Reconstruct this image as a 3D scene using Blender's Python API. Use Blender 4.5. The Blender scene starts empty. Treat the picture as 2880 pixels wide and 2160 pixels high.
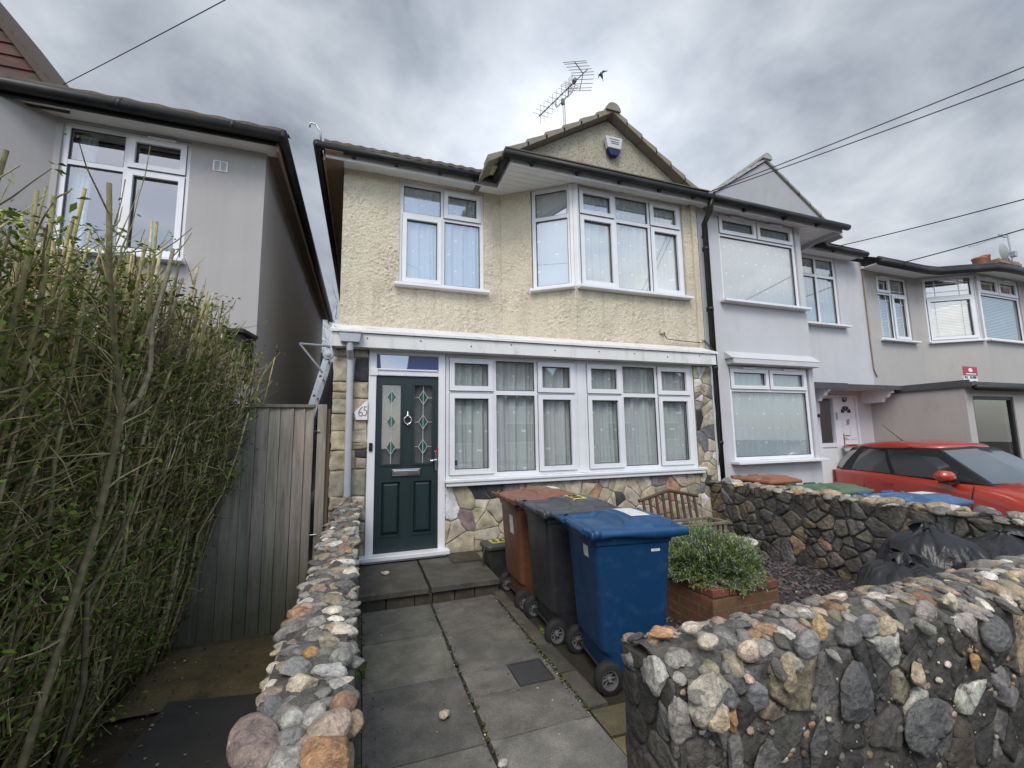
import bpy, bmesh, math, random
import numpy as np
from mathutils import Vector, Matrix, noise
from mathutils import geometry as geo
random.seed(7); RND = random.random
def U(a, b): return a + (b - a) * random.random()
SC = bpy.context.scene
COL = SC.collection
# ------------------------------------------------------------------ camera
cam_d = bpy.data.cameras.new("camera"); cam = bpy.data.objects.new("camera", cam_d); COL.objects.link(cam)
yaw, pitch, roll = math.radians(19.2493), math.radians(6.7514), math.radians(-0.8692)
_f = Vector((math.sin(yaw)*math.cos(pitch), math.cos(yaw)*math.cos(pitch), math.sin(pitch)))
_r = Vector((math.cos(yaw), -math.sin(yaw), 0)); _u = _r.cross(_f)
_r2 = _r*math.cos(roll) + _u*math.sin(roll); _u2 = _r2.cross(_f)
cam.matrix_world = Matrix(((_r2.x, _u2.x, -_f.x, 0), (_r2.y, _u2.y, -_f.y, 0), (_r2.z, _u2.z, -_f.z, 1.5), (0, 0, 0, 1)))
cam_d.sensor_width = 36; cam_d.lens = 15.01; cam_d.clip_start = 0.02; cam_d.clip_end = 2000
SC.camera = cam
# ------------------------------------------------------------------ world: overcast sky with broken cloud
W = bpy.data.worlds.new("World"); SC.world = W; W.use_nodes = True
nt = W.node_tree; nt.nodes.clear(); L = nt.links.new
def N(t, **k):
    n = nt.nodes.new(t)
    for a, b in k.items(): setattr(n, a, b)
    return n
def mth(op, a, b=None, clamp=False):
    n = N('ShaderNodeMath', operation=op); n.use_clamp = clamp
    for i, v in enumerate((a, b)):
        if v is None: continue
        if isinstance(v, (int, float)): n.inputs[i].default_value = v
        else: L(v, n.inputs[i])
    return n.outputs[0]
SUN_EL, SUN_ROT = math.radians(48), math.radians(205)
sky = N('ShaderNodeTexSky', sky_type='NISHITA'); sky.sun_disc = False
sky.sun_elevation = SUN_EL; sky.sun_rotation = SUN_ROT
tc = N('ShaderNodeTexCoord'); sx = N('ShaderNodeSeparateXYZ'); L(tc.outputs['Generated'], sx.inputs[0])
zz = mth('ADD', mth('MAXIMUM', sx.outputs[2], 0.0), 0.34)
cv = N('ShaderNodeCombineXYZ'); L(mth('DIVIDE', sx.outputs[0], zz), cv.inputs[0]); L(mth('DIVIDE', sx.outputs[1], zz), cv.inputs[1])
def nz(scale, detail, rough, dist, off):
    mp = N('ShaderNodeMapping'); mp.inputs['Location'].default_value = off; L(cv.outputs[0], mp.inputs[0])
    n = N('ShaderNodeTexNoise'); n.inputs['Scale'].default_value = scale; n.inputs['Detail'].default_value = detail
    n.inputs['Roughness'].default_value = rough; n.inputs['Distortion'].default_value = dist
    L(mp.outputs[0], n.inputs['Vector']); return n.outputs['Fac']
n1 = nz(1.5, 6, 0.52, 0.35, (3.1, 7.7, 0)); n2 = nz(4.2, 7, 0.55, 0.3, (1.3, 2.2, 4))
def dirdot(v):
    d = N('ShaderNodeVectorMath', operation='DOT_PRODUCT'); L(tc.outputs['Generated'], d.inputs[0]); d.inputs[1].default_value = Vector(v).normalized()
    return mth('MAXIMUM', d.outputs['Value'], 0.0)
glow = mth('POWER', dirdot((0.40, 0.80, 0.52)), 26.0)        # thin bright cloud above the roof
back = mth('POWER', dirdot((-0.25, -0.80, 0.55)), 1.3)       # sunlit cloud behind the viewer
cl = mth('ADD', mth('MULTIPLY', n1, 0.55), mth('MULTIPLY', n2, 0.45))
mr = N('ShaderNodeMapRange'); mr.inputs[1].default_value = 0.38; mr.inputs[2].default_value = 0.62; mr.inputs[3].default_value = 0.0; mr.inputs[4].default_value = 1.0
L(cl, mr.inputs[0]); clm = mr.outputs[0]
lum = mth('ADD', mth('MULTIPLY', clm, 2.5), 1.95)
lum = mth('ADD', lum, mth('MULTIPLY', glow, 3.0))
lum = mth('ADD', lum, mth('MULTIPLY', back, mth('ADD', 6.5, mth('MULTIPLY', n2, 9.0))))
cr = N('ShaderNodeValToRGB'); L(clm, cr.inputs[0])
cr.color_ramp.elements[0].color = (0.83, 0.95, 1.13, 1); cr.color_ramp.elements[1].color = (0.93, 0.99, 1.07, 1)
wm = N('ShaderNodeMix', data_type='RGBA'); L(mth('MULTIPLY', back, 1.6, True), wm.inputs[0]); L(cr.outputs[0], wm.inputs[6]); wm.inputs[7].default_value = (1.0, 1.0, 0.98, 1)
cm = N('ShaderNodeVectorMath', operation='SCALE'); L(wm.outputs[2], cm.inputs[0]); L(lum, cm.inputs['Scale'])
sk = N('ShaderNodeVectorMath', operation='SCALE'); L(sky.outputs[0], sk.inputs[0]); sk.inputs['Scale'].default_value = 1.5
# holes in the cloud, mostly behind the viewer: blue sky shows there
hole = N('ShaderNodeMapRange'); hole.inputs[1].default_value = 0.40; hole.inputs[2].default_value = 0.52; L(mth('ADD', nz(1.0, 5, 0.5, 0.5, (5.5, 1.1, 2)), mth('MULTIPLY', mth('POWER', dirdot((0.42, -0.78, 0.42)), 10.0), 0.10)), hole.inputs[0])
hm = mth('MULTIPLY', hole.outputs[0], mth('MULTIPLY', mth('POWER', dirdot((0.1, -1, 0.35)), 0.7), 0.95), True)
mix = N('ShaderNodeMix', data_type='RGBA'); L(hm, mix.inputs[0]); L(cm.outputs[0], mix.inputs[6]); L(sk.outputs[0], mix.inputs[7])
bg = N('ShaderNodeBackground'); bg.inputs['Strength'].default_value = 0.1; L(mix.outputs[2], bg.inputs[0])
wo = N('ShaderNodeOutputWorld'); L(bg.outputs[0], wo.inputs[0])
# ------------------------------------------------------------------ sun through cloud
sd = bpy.data.lights.new("sun", 'SUN'); sd.energy = 1.1; sd.angle = math.radians(25); sd.color = (1.0, 0.93, 0.83)
so = bpy.data.objects.new("sun", sd); COL.objects.link(so)
_az = SUN_ROT
_sv = Vector((math.sin(_az)*math.cos(SUN_EL), math.cos(_az)*math.cos(SUN_EL), math.sin(SUN_EL)))
so.rotation_euler = _sv.to_track_quat('Z', 'Y').to_euler(); so.location = (0, -6, 12)
SC.view_settings.view_transform = 'Standard'; SC.view_settings.look = 'None'; SC.view_settings.exposure = 0.72; SC.view_settings.gamma = 1.0
SC.cycles.max_bounces = 8; SC.cycles.transparent_max_bounces = 16; SC.cycles.use_denoising = True
# ------------------------------------------------------------------ materials
def srgb(r, g, b):
    f = lambda c: (c/12.92 if c <= 0.04045 else ((c+0.055)/1.055)**2.4)
    return tuple(f(x/255) for x in (r, g, b))
MATS = {}
class NB:
    def __init__(s, name):
        s.m = bpy.data.materials.new(name); s.m.use_nodes = True; s.t = s.m.node_tree; s.t.nodes.clear()
        s.out = s.t.nodes.new('ShaderNodeOutputMaterial')
    def n(s, t, ins=None, **k):
        x = s.t.nodes.new(t)
        for a, b in k.items(): setattr(x, a, b)
        for a, b in (ins or {}).items():
            if hasattr(b, 'is_output'): s.t.links.new(b, x.inputs[a])
            else: x.inputs[a].default_value = b
        return x
    def l(s, a, b): s.t.links.new(a, b)
    def co(s, scale=(1, 1, 1)):
        t = s.n('ShaderNodeTexCoord'); m = s.n('ShaderNodeMapping', {'Vector': t.outputs['Object'], 'Scale': scale}); return m.outputs[0]
    def noise(s, vec, scale, detail=4, rough=0.55, dist=0.0):
        return s.n('ShaderNodeTexNoise', {'Vector': vec, 'Scale': scale, 'Detail': detail, 'Roughness': rough, 'Distortion': dist}).outputs['Fac']
    def ramp(s, fac, stops):
        r = s.n('ShaderNodeValToRGB', {'Fac': fac}); e = r.color_ramp.elements
        while len(e) < len(stops): e.new(0.5)
        for i, (p, c) in enumerate(stops):
            e[i].position = p; e[i].color = (*c, 1) if len(c) == 3 else c
        return r.outputs[0]
    def mixc(s, fac, a, b, mode='MIX'):
        x = s.n('ShaderNodeMix', data_type='RGBA', blend_type=mode)
        for i, v in ((0, fac), (6, a), (7, b)):
            if hasattr(v, 'is_output'): s.l(v, x.inputs[i])
            elif isinstance(v, (int, float)): x.inputs[i].default_value = v
            else: x.inputs[i].default_value = (*v, 1)
        return x.outputs[2]
    def math(s, op, a, b=0.0):
        x = s.n('ShaderNodeMath', operation=op)
        for i, v in ((0, a), (1, b)):
            if hasattr(v, 'is_output'): s.l(v, x.inputs[i])
            else: x.inputs[i].default_value = v
        return x.outputs[0]
def pm(name, c1, c2=None, scale=6, rough=0.6, bump=0.0, bscale=60, bdist=0.01, metal=0.0, spec=0.4, attr=False, dirt=None, dscale=2.5, damt=0.5, stretch=(1, 1, 1), coat=0.0, fine=0.0, rvar=0.0, mottle=0.0):
    b = NB(name); v = b.co(stretch)
    f = b.noise(v, scale, 6, 0.6)
    if mottle > 0:
        f2 = b.noise(v, scale*3.1, 5, 0.7, 0.6)
    if attr:
        a = b.n('ShaderNodeAttribute', attribute_name='Col').outputs['Color']
        g = b.ramp(f, [(0.25, (0.45,)*3), (0.5, (0.95,)*3), (0.75, (1.55,)*3)])
        base = b.mixc(1.0, a, g, 'MULTIPLY')
    else:
        base = b.ramp(f, [(0.3, c1), (0.7, c2 or tuple(x*0.8 for x in c1))])
    if mottle > 0:
        base = b.mixc(1.0, base, b.ramp(f2, [(0.32, (1-mottle,)*3), (0.52, (1.0,)*3), (0.70, (1+mottle*1.5,)*3)]), 'MULTIPLY')
    if fine > 0:
        ff = b.ramp(b.noise(v, scale*14, 3, 0.7), [(0.3, (1-fine,)*3), (0.7, (1+fine,)*3)])
        base = b.mixc(1.0, base, ff, 'MULTIPLY')
    if dirt is not None:
        d = b.noise(v, dscale, 8, 0.65, 0.4)
        dm = b.n('ShaderNodeMapRange', {0: d, 1: 0.52, 2: 0.72, 3: 0.0, 4: damt}).outputs[0]
        base = b.mixc(dm, base, dirt)
    p = b.n('ShaderNodeBsdfPrincipled', {'Base Color': base, 'Roughness': rough, 'Metallic': metal, 'Specular IOR Level': spec, 'Coat Weight': coat, 'Coat Roughness': 0.08})
    if rvar > 0:
        b.l(b.n('ShaderNodeMapRange', {0: f, 1: 0.3, 2: 0.7, 3: max(0.02, rough-rvar), 4: min(1, rough+rvar)}).outputs[0], p.inputs['Roughness'])
    if bump > 0:
        h = b.noise(v, bscale, 5, 0.6)
        bn = b.n('ShaderNodeBump', {'Height': h, 'Strength': bump, 'Distance': bdist}); b.l(bn.outputs[0], p.inputs['Normal'])
    b.l(p.outputs[0], b.out.inputs[0]); return b.m
def glass(name, refl=0.14, tint=(0.92, 0.96, 0.95), rough=0.0):
    b = NB(name)
    fr = b.math('POWER', b.n('ShaderNodeLayerWeight', {'Blend': 0.5}).outputs['Facing'], 4.0)
    fac = b.n('ShaderNodeMapRange', {0: fr, 1: 0.0, 2: 1.0, 3: refl, 4: 0.85}).outputs[0]
    t = b.n('ShaderNodeBsdfTransparent', {'Color': (*tint, 1)}); g = b.n('ShaderNodeBsdfGlossy', {'Roughness': rough, 'Color': (1, 1, 1, 1)})
    m = b.n('ShaderNodeMixShader', {0: fac, 1: t.outputs[0], 2: g.outputs[0]})
    b.l(m.outputs[0], b.out.inputs[0]); return b.m
def stone_mat(name, dirt, damt, rough=0.72, k=1.0):
    b = NB(name); v = b.co(); a = b.n('ShaderNodeAttribute', attribute_name='Col').outputs['Color']
    n1 = b.noise(v, 9*k, 6, .65, .8); n2 = b.noise(v, 34*k, 6, .7, 1.2); n3 = b.noise(v, 150*k, 3, .7)
    c = b.mixc(1.0, a, b.ramp(n1, [(.28, (.50, .50, .50)), (.5, (1, .98, .95)), (.72, (1.5, 1.47, 1.40))]), 'MULTIPLY')
    c = b.mixc(1.0, c, b.ramp(n2, [(.30, (.45, .45, .47)), (.48, (.95, .95, .95)), (.62, (1.25, 1.23, 1.18)), (.74, (2.0, 1.95, 1.8))]), 'MULTIPLY')
    c = b.mixc(1.0, c, b.ramp(n3, [(.3, (.75,)*3), (.7, (1.25,)*3)]), 'MULTIPLY')
    dm = b.n('ShaderNodeMapRange', {0: b.noise(v, 6*k, 8, .7, .5), 1: .48, 2: .66, 3: 0.0, 4: damt}).outputs[0]; c = b.mixc(dm, c, dirt)
    vo = b.n('ShaderNodeTexVoronoi', {'Vector': b.co((1, 1, 1.4)), 'Scale': 26.0*k}).outputs['Distance']
    h = b.math('ADD', b.math('MULTIPLY', n2, .45), b.math('ADD', b.math('MULTIPLY', vo, .75), b.math('MULTIPLY', n3, .5)))
    p = b.n('ShaderNodeBsdfPrincipled', {'Base Color': c, 'Roughness': rough, 'Specular IOR Level': .35})
    b.l(b.n('ShaderNodeMapRange', {0: n2, 1: .35, 2: .65, 3: rough-.22, 4: rough+.15}).outputs[0], p.inputs['Roughness'])
    b.l(b.n('ShaderNodeBump', {'Height': h, 'Strength': .85, 'Distance': .012}).outputs[0], p.inputs['Normal']); b.l(p.outputs[0], b.out.inputs[0]); return b.m
# ------------------------------------------------------------------ mesh builder
class MB:
    def __init__(s): s.v = []; s.f = []; s.mi = []; s.c = []; s.cur = 0; s.col = None
    def add(s, vs, fs, col=None):
        o = len(s.v); s.v.extend([tuple(p) for p in vs])
        s.f.extend([tuple(i+o for i in f) for f in fs]); s.mi.extend([s.cur]*len(fs))
        c = col or s.col or (0.5, 0.5, 0.5)
        s.c.extend([c]*len(vs)); return o
    def box(s, x0, x1, y0, y1, z0, z1):
        s.add([(x0, y0, z0), (x1, y0, z0), (x1, y1, z0), (x0, y1, z0), (x0, y0, z1), (x1, y0, z1), (x1, y1, z1), (x0, y1, z1)],
              [(3, 2, 1, 0), (4, 5, 6, 7), (0, 1, 5, 4), (1, 2, 6, 5), (2, 3, 7, 6), (3, 0, 4, 7)]); return s
    def fbox(s, fr, u0, u1, v0, v1, n0, n1):
        O, Uv, V, Nv = fr; p = lambda a, b, c: O + Uv*a + V*b + Nv*c
        s.add([p(u0, v0, n0), p(u1, v0, n0), p(u1, v1, n0), p(u0, v1, n0), p(u0, v0, n1), p(u1, v0, n1), p(u1, v1, n1), p(u0, v1, n1)],
              [(3, 2, 1, 0), (4, 5, 6, 7), (0, 1, 5, 4), (1, 2, 6, 5), (2, 3, 7, 6), (3, 0, 4, 7)]); return s
    def quad(s, a, b, c, d): s.add([a, b, c, d], [(0, 1, 2, 3)]); return s
    def poly(s, pts): s.add(pts, [tuple(range(len(pts)))]); return s
    def prism(s, pts, d):
        n = len(pts); d = Vector(d); a = [Vector(p) for p in pts]
        s.add(a + [p+d for p in a], [tuple(range(n-1, -1, -1)), tuple(range(n, 2*n))] + [(i, (i+1) % n, n+(i+1) % n, n+i) for i in range(n)]); return s
    def tube(s, pts, r, seg=8, cap=True, col=None):
        pts = [Vector(p) for p in pts]; n = len(pts); rs = r if isinstance(r, (list, tuple)) else [r]*n
        vs = []; fs = []; up = None
        for i, p in enumerate(pts):
            t = (pts[min(i+1, n-1)] - pts[max(i-1, 0)])
            if t.length < 1e-9: t = Vector((0, 0, 1))
            t.normalize()
            if up is None: up = t.orthogonal().normalized()
            else:
                up = up - t*up.dot(t); up = up.normalized() if up.length > 1e-6 else t.orthogonal().normalized()
            w = t.cross(up)
            for k in range(seg):
                a = 2*math.pi*k/seg; vs.append(p + (up*math.cos(a) + w*math.sin(a))*rs[i])
        for i in range(n-1):
            for k in range(seg):
                fs.append((i*seg+k, i*seg+(k+1) % seg, (i+1)*seg+(k+1) % seg, (i+1)*seg+k))
        if cap: fs.append(tuple(range(seg-1, -1, -1))); fs.append(tuple((n-1)*seg+k for k in range(seg)))
        s.add(vs, fs, col); return s
    def lathe(s, prof, c=(0, 0, 0), axis='z', seg=24, cap=False):
        vs = []; fs = []; n = len(prof)
        for r, h in prof:
            for k in range(seg):
                a = 2*math.pi*k/seg; x, y = r*math.cos(a), r*math.sin(a)
                p = (x, y, h) if axis == 'z' else ((x, h, y) if axis == 'y' else (h, x, y))
                vs.append((p[0]+c[0], p[1]+c[1], p[2]+c[2]))
        for i in range(n-1):
            for k in range(seg): fs.append((i*seg+k, i*seg+(k+1) % seg, (i+1)*seg+(k+1) % seg, (i+1)*seg+k))
        if cap: fs.append(tuple(range(seg-1, -1, -1))); fs.append(tuple((n-1)*seg+k for k in range(seg)))
        s.add(vs, fs); return s
    def grid(s, fn, nu, nv, col=None):
        vs = [fn(i/nu, j/nv) for j in range(nv+1) for i in range(nu+1)]
        s.add(vs, [(j*(nu+1)+i, j*(nu+1)+i+1, (j+1)*(nu+1)+i+1, (j+1)*(nu+1)+i) for j in range(nv) for i in range(nu)], col); return s
    def build(s, name, mat, parent=None, smooth=False, bevel=0.0, subsurf=0, fixn=True, auto=None):
        me = bpy.data.meshes.new(name); me.from_pydata(s.v, [], s.f)
        mats = mat if isinstance(mat, (list, tuple)) else [mat]
        for m in mats: me.materials.append(m)
        if len(mats) > 1: me.polygons.foreach_set('material_index', s.mi)
        at = me.color_attributes.new('Col', 'FLOAT_COLOR', 'POINT')
        at.data.foreach_set('color', np.array([(*c, 1.0) for c in s.c], dtype=np.float32).ravel())
        if fixn:
            bm = bmesh.new(); bm.from_mesh(me); bmesh.ops.recalc_face_normals(bm, faces=bm.faces); bm.to_mesh(me); bm.free()
        if smooth: me.polygons.foreach_set('use_smooth', [True]*len(me.polygons))
        o = bpy.data.objects.new(name, me); COL.objects.link(o)
        if parent is not None:
            o.parent = parent; o.matrix_parent_inverse = Matrix.Translation(-parent.location)
        if bevel > 0:
            md = o.modifiers.new('bevel', 'BEVEL'); md.width = bevel; md.segments = 2; md.limit_method = 'ANGLE'; md.angle_limit = math.radians(40)
        if subsurf: 
            md = o.modifiers.new('sub', 'SUBSURF'); md.levels = subsurf; md.render_levels = subsurf
        me.update(); return o
def thing(name, label, cat, loc=(0, 0, 0), group=None, kind=None):
    o = bpy.data.objects.new(name, None); COL.objects.link(o); o.location = loc; o.empty_display_size = 0.1
    o['label'] = label; o['category'] = cat
    if group: o['group'] = group
    if kind: o['kind'] = kind
    return o
def tag(o, label, cat, group=None, kind=None):
    o['label'] = label; o['category'] = cat
    if group: o['group'] = group
    if kind: o['kind'] = kind
    return o
def struct(o, kind='structure'): o['kind'] = kind; return o
def frame(o, u, n=None):
    """wall frame: origin, along, up, outward"""
    Uv = Vector(u).normalized(); V = Vector((0, 0, 1)); Nv = Vector((Uv.y, -Uv.x, 0)) if n is None else Vector(n)
    return (Vector(o), Uv, V, Nv)
def fp(fr, u, v, n=0.0): return fr[0] + fr[1]*u + fr[2]*v + fr[3]*n
# ---- stones
def clip(poly, mx, my, dx, dy):
    out = []
    n = len(poly)
    for i in range(n):
        a, b = poly[i], poly[(i+1) % n]
        da = (a[0]-mx)*dx + (a[1]-my)*dy; db = (b[0]-mx)*dx + (b[1]-my)*dy
        if da <= 0: out.append(a)
        if (da < 0 < db) or (db < 0 < da):
            t = da/(da-db); out.append((a[0]+(b[0]-a[0])*t, a[1]+(b[1]-a[1])*t))
    return out
def voronoi(sites, box, asp=1.0):
    u0, u1, v0, v1 = box; S = np.array(sites); cells = []
    for i, (x, y) in enumerate(sites):
        d = (S[:, 0]-x)**2 + (S[:, 1]-y)**2; order = np.argsort(d)[1:22]
        p = [(u0, v0), (u1, v0), (u1, v1), (u0, v1)]
        for j in order:
            ox, oy = S[j]; p = clip(p, (x+ox)/2, (y+oy)/2, ox-x, oy-y)
            if len(p) < 3: break
        if len(p) >= 3: cells.append(p)
        else: cells.append(None)
    return cells
def jsites(box, du, dv, jit, rng, drop=0.0):
    u0, u1, v0, v1 = box; s = []
    nr = max(1, round((v1-v0)/dv)); hv = (v1-v0)/nr
    for r in range(nr):
        nc = max(1, round((u1-u0)/du)); hu = (u1-u0)/nc; off = rng.random()*hu
        for c in range(-1, nc+1):
            if rng.random() < drop: continue
            x = u0 + off + c*hu + (rng.random()-.5)*jit*hu; y = v0 + (r+.5)*hv + (rng.random()-.5)*jit*hv
            if u0 < x < u1 and v0 < y < v1: s.append((x, y))
    return s
def stone_cell(mb, fr, poly, h, gap, col, rng, dome=0.35, rnd=2, tilt=0.3, namp=0.35, nsc=18, sub=0.025):
    cx = sum(p[0] for p in poly)/len(poly); cy = sum(p[1] for p in poly)/len(poly)
    R = sum(math.hypot(p[0]-cx, p[1]-cy) for p in poly)/len(poly)
    if R < gap*1.4: return
    k = 1 - gap/R
    P = [(cx+(p[0]-cx)*k, cy+(p[1]-cy)*k) for p in poly]
    Q = []
    for i in range(len(P)):
        a, b = P[i], P[(i+1) % len(P)]; d = math.hypot(b[0]-a[0], b[1]-a[1])
        if d < 1e-4: continue
        n = max(1, int(d/sub))
        for t in range(n): Q.append((a[0]+(b[0]-a[0])*t/n, a[1]+(b[1]-a[1])*t/n))
    for _ in range(rnd):
        T = []
        m = len(Q)
        for i in range(m):
            a, b, c = Q[i-1], Q[i], Q[(i+1) % m]
            T.append(((a[0]+2*b[0]+c[0])/4, (a[1]+2*b[1]+c[1])/4))
        Q = T
    off = Vector((rng.random()*50, rng.random()*50, rng.random()*50))
    tx, ty = (rng.random()-.5)*2*tilt, (rng.random()-.5)*2*tilt
    m = len(Q)
    if m < 3: return
    vs = []
    rings = [(1.0, -0.4), (0.985, 0.45), (0.93, 0.8), (0.8, 0.95), (0.6, 1.0), (0.35, 1.0+dome*.2)]
    for (s, hh) in rings:
        for q in Q:
            ux, uy = cx+(q[0]-cx)*s, cy+(q[1]-cy)*s
            w = noise.noise(Vector((ux*nsc, uy*nsc, 0))+off); w2 = noise.noise(Vector((ux*nsc*3, uy*nsc*3, 3))+off)
            jx = noise.noise(Vector((ux*nsc*1.2, uy*nsc*1.2, 9))+off)*0.10*R if s > .7 else 0
            z = hh*h*(1+namp*w+namp*.45*w2 + (tx*(ux-cx)+ty*(uy-cy))/R) if hh > 0 else hh*h
            vs.append(fp(fr, ux+jx, uy+jx*.7, z))
    vs.append(fp(fr, cx, cy, h*(1+dome*.25+namp*noise.noise(off))))
    fs = []
    for r in range(len(rings)-1):
        for i in range(m): fs.append((r*m+i, r*m+(i+1) % m, (r+1)*m+(i+1) % m, (r+1)*m+i))
    b = (len(rings)-1)*m; c = len(rings)*m
    for i in range(m): fs.append((b+i, b+(i+1) % m, c))
    mb.add(vs, fs, col)
_ico = {}
def ico(sub):
    if sub not in _ico:
        bm = bmesh.new(); bmesh.ops.create_icosphere(bm, subdivisions=sub, radius=1)
        _ico[sub] = (np.array([v.co[:] for v in bm.verts]), [tuple(v.index for v in f.verts) for f in bm.faces]); bm.free()
    return _ico[sub]
def blob(mb, c, size, rot, col, rng, sub=3, cuts=5, namp=0.12, nsc=1.6):
    V, F = ico(sub); V = V.copy(); off = Vector((rng.random()*40, rng.random()*40, rng.random()*40))
    for _ in range(cuts):
        d = np.array([rng.gauss(0, 1), rng.gauss(0, 1), rng.gauss(0, 1)]); d /= np.linalg.norm(d); lim = rng.uniform(.55, .9)
        t = V @ d; m = t > lim; V[m] -= np.outer((t[m]-lim)*.97, d)
    M = Matrix.Rotation(rot[2], 3, 'Z') @ Matrix.Rotation(rot[1], 3, 'Y') @ Matrix.Rotation(rot[0], 3, 'X'); out = []
    for p in V:
        q = Vector(p); w = 1 + namp*noise.noise(q*nsc+off) + namp*.5*noise.noise(q*nsc*2.7+off) + namp*.22*noise.noise(q*nsc*6+off)
        q = Vector((q.x*size[0]*w, q.y*size[1]*w, q.z*size[2]*w)); out.append(M @ q + Vector(c))
    mb.add(out, F, col)
def vary(c, rng, a=0.18):
    k = 1+(rng.random()-.5)*2*a; return tuple(max(0.004, x*k*(1+(rng.random()-.5)*a*.4)) for x in c)
def pick(pal, rng):
    t = rng.random()*sum(w for w, _ in pal)
    for w, c in pal:
        t -= w
        if t <= 0: return vary(c, rng)
    return vary(pal[-1][1], rng)
# ================================================================== shared materials
M = {}
M['upvc'] = pm('upvc', (0.72, 0.735, 0.755), (0.66, 0.675, 0.70), 3, 0.32, spec=0.5, dirt=(0.5, 0.48, 0.43), dscale=3.5, damt=0.22)
M['band'] = pm('old_upvc', (0.72, 0.72, 0.70), (0.63, 0.63, 0.61), 2, 0.4, dirt=(0.36, 0.33, 0.27), dscale=5, damt=0.6, stretch=(1.2, 1, 0.35))
M['gasket'] = pm('gasket', (0.05, 0.05, 0.055), rough=0.6)
M['blackpl'] = pm('black_plastic', (0.011, 0.011, 0.0115), (0.02, 0.02, 0.02), 8, 0.42, spec=0.3, dirt=(0.06, 0.058, 0.048), dscale=3, damt=0.4)
M['glass'] = glass('window_glass', 0.30)
M['glass_mid'] = glass('window_glass_mid', 0.22)
M['glass_low'] = glass('window_glass_low', 0.17)
M['tile'] = pm('roof_tile', (0.075, 0.062, 0.050), (0.12, 0.105, 0.085), 9, 0.85, 0.5, 70, 0.01, dirt=(0.17, 0.16, 0.10), dscale=6, damt=0.6, fine=0.25)
M['verge'] = pm('verge_tile', (0.17, 0.15, 0.115), (0.25, 0.225, 0.18), 7, 0.85, 0.5, 60, 0.01, dirt=(0.12, 0.12, 0.075), dscale=7, damt=0.6, fine=0.2)
M['soffit'] = pm('soffit', (0.76, 0.76, 0.74), (0.68, 0.68, 0.66), 2, 0.5, dirt=(0.3, 0.27, 0.22), dscale=2.5, damt=0.3)
M['soffit_wood'] = pm('soffit_wood', (0.22, 0.15, 0.11), (0.28, 0.20, 0.15), 4, 0.6)
M['metal'] = pm('galvanised', (0.45, 0.46, 0.48), (0.36, 0.37, 0.39), 10, 0.4, metal=0.7)
M['chrome'] = pm('chrome', (0.75, 0.75, 0.76), rough=0.12, metal=1.0)
M['white'] = pm('white_paint', (0.78, 0.78, 0.77), (0.70, 0.70, 0.69), 8, 0.5)
M['ink'] = pm('ink', (0.02, 0.02, 0.022), rough=0.6)
M['inside'] = pm('room_plaster', (0.5, 0.49, 0.47), (0.45, 0.44, 0.42), 2, 0.9)
M['plum'] = pm('grey_downpipe', (0.42, 0.44, 0.47), (0.36, 0.38, 0.41), 5, 0.45, dirt=(0.6, 0.6, 0.58), dscale=8, damt=0.35)
def render_mat(name, c1, c2, strength, sc, dist, stain, swirl=False, crevice_shade_amt=0.55):
    b = NB(name); v = b.co(); n = b.noise(v, 1.3, 6, 0.6, 0.3)
    base = b.ramp(n, [(0.3, c1), (0.7, c2)])
    sk_ = b.n('ShaderNodeMapRange', {0: b.noise(b.co((7, 7, 0.35)), 1.0, 6, 0.6, 0.2), 1: 0.5, 2: 0.72, 3: 0.0, 4: 0.10}).outputs[0]; base = b.mixc(sk_, base, tuple(x*0.8 for x in stain))
    st = b.n('ShaderNodeMapRange', {0: b.noise(b.co((1.4, 1.4, 0.5)), 1.7, 8, 0.65, 0.6), 1: 0.55, 2: 0.78, 3: 0.0, 4: 0.55}).outputs[0]
    base = b.mixc(st, base, stain)
    if swirl:
        zc = b.n('ShaderNodeSeparateXYZ', {0: b.n('ShaderNodeTexCoord').outputs['Object']}).outputs[2]
        below = b.n('ShaderNodeMapRange', {0: zc, 1: 2.75, 2: 3.6, 3: 0.0, 4: 1.0}).outputs[0]; gone = b.math('LESS_THAN', zc, 3.6)
        drip = b.n('ShaderNodeMapRange', {0: b.noise(b.co((9, 9, 0.25)), 1.0, 5, 0.6, 0.1), 1: 0.5, 2: 0.66, 3: 0.0, 4: 0.42}).outputs[0]
        base = b.mixc(b.math('MULTIPLY', b.math('MULTIPLY', below, gone), drip), base, tuple(x*.75 for x in stain))
        h = b.noise(v, sc, 5, 0.6, 1.2)
        crevice_shade = b.n('ShaderNodeMapRange', {0: b.noise(v, sc*1.7, 3, 0.6, 0.8), 1: 0.50, 2: 0.64, 3: 0.0, 4: crevice_shade_amt}).outputs[0]
        base = b.mixc(crevice_shade, base, tuple(x*0.5 for x in c2))  # shade of the roughcast crevices darkened into the base colour
    else: h = b.noise(v, sc, 6, 0.7)
    p = b.n('ShaderNodeBsdfPrincipled', {'Base Color': base, 'Roughness': 0.9, 'Specular IOR Level': 0.15})
    b.l(b.n('ShaderNodeBump', {'Height': h, 'Strength': strength, 'Distance': dist}).outputs[0], p.inputs['Normal'])
    b.l(p.outputs[0], b.out.inputs[0]); return b.m
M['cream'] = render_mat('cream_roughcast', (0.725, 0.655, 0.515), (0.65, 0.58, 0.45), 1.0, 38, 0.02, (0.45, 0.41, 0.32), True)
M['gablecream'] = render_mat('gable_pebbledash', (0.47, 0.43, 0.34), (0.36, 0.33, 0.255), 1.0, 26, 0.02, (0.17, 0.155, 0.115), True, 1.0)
M['mauve'] = render_mat('grey_mauve_render', (0.40, 0.385, 0.38), (0.37, 0.355, 0.352), 0.25, 120, 0.004, (0.29, 0.27, 0.265))
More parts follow.
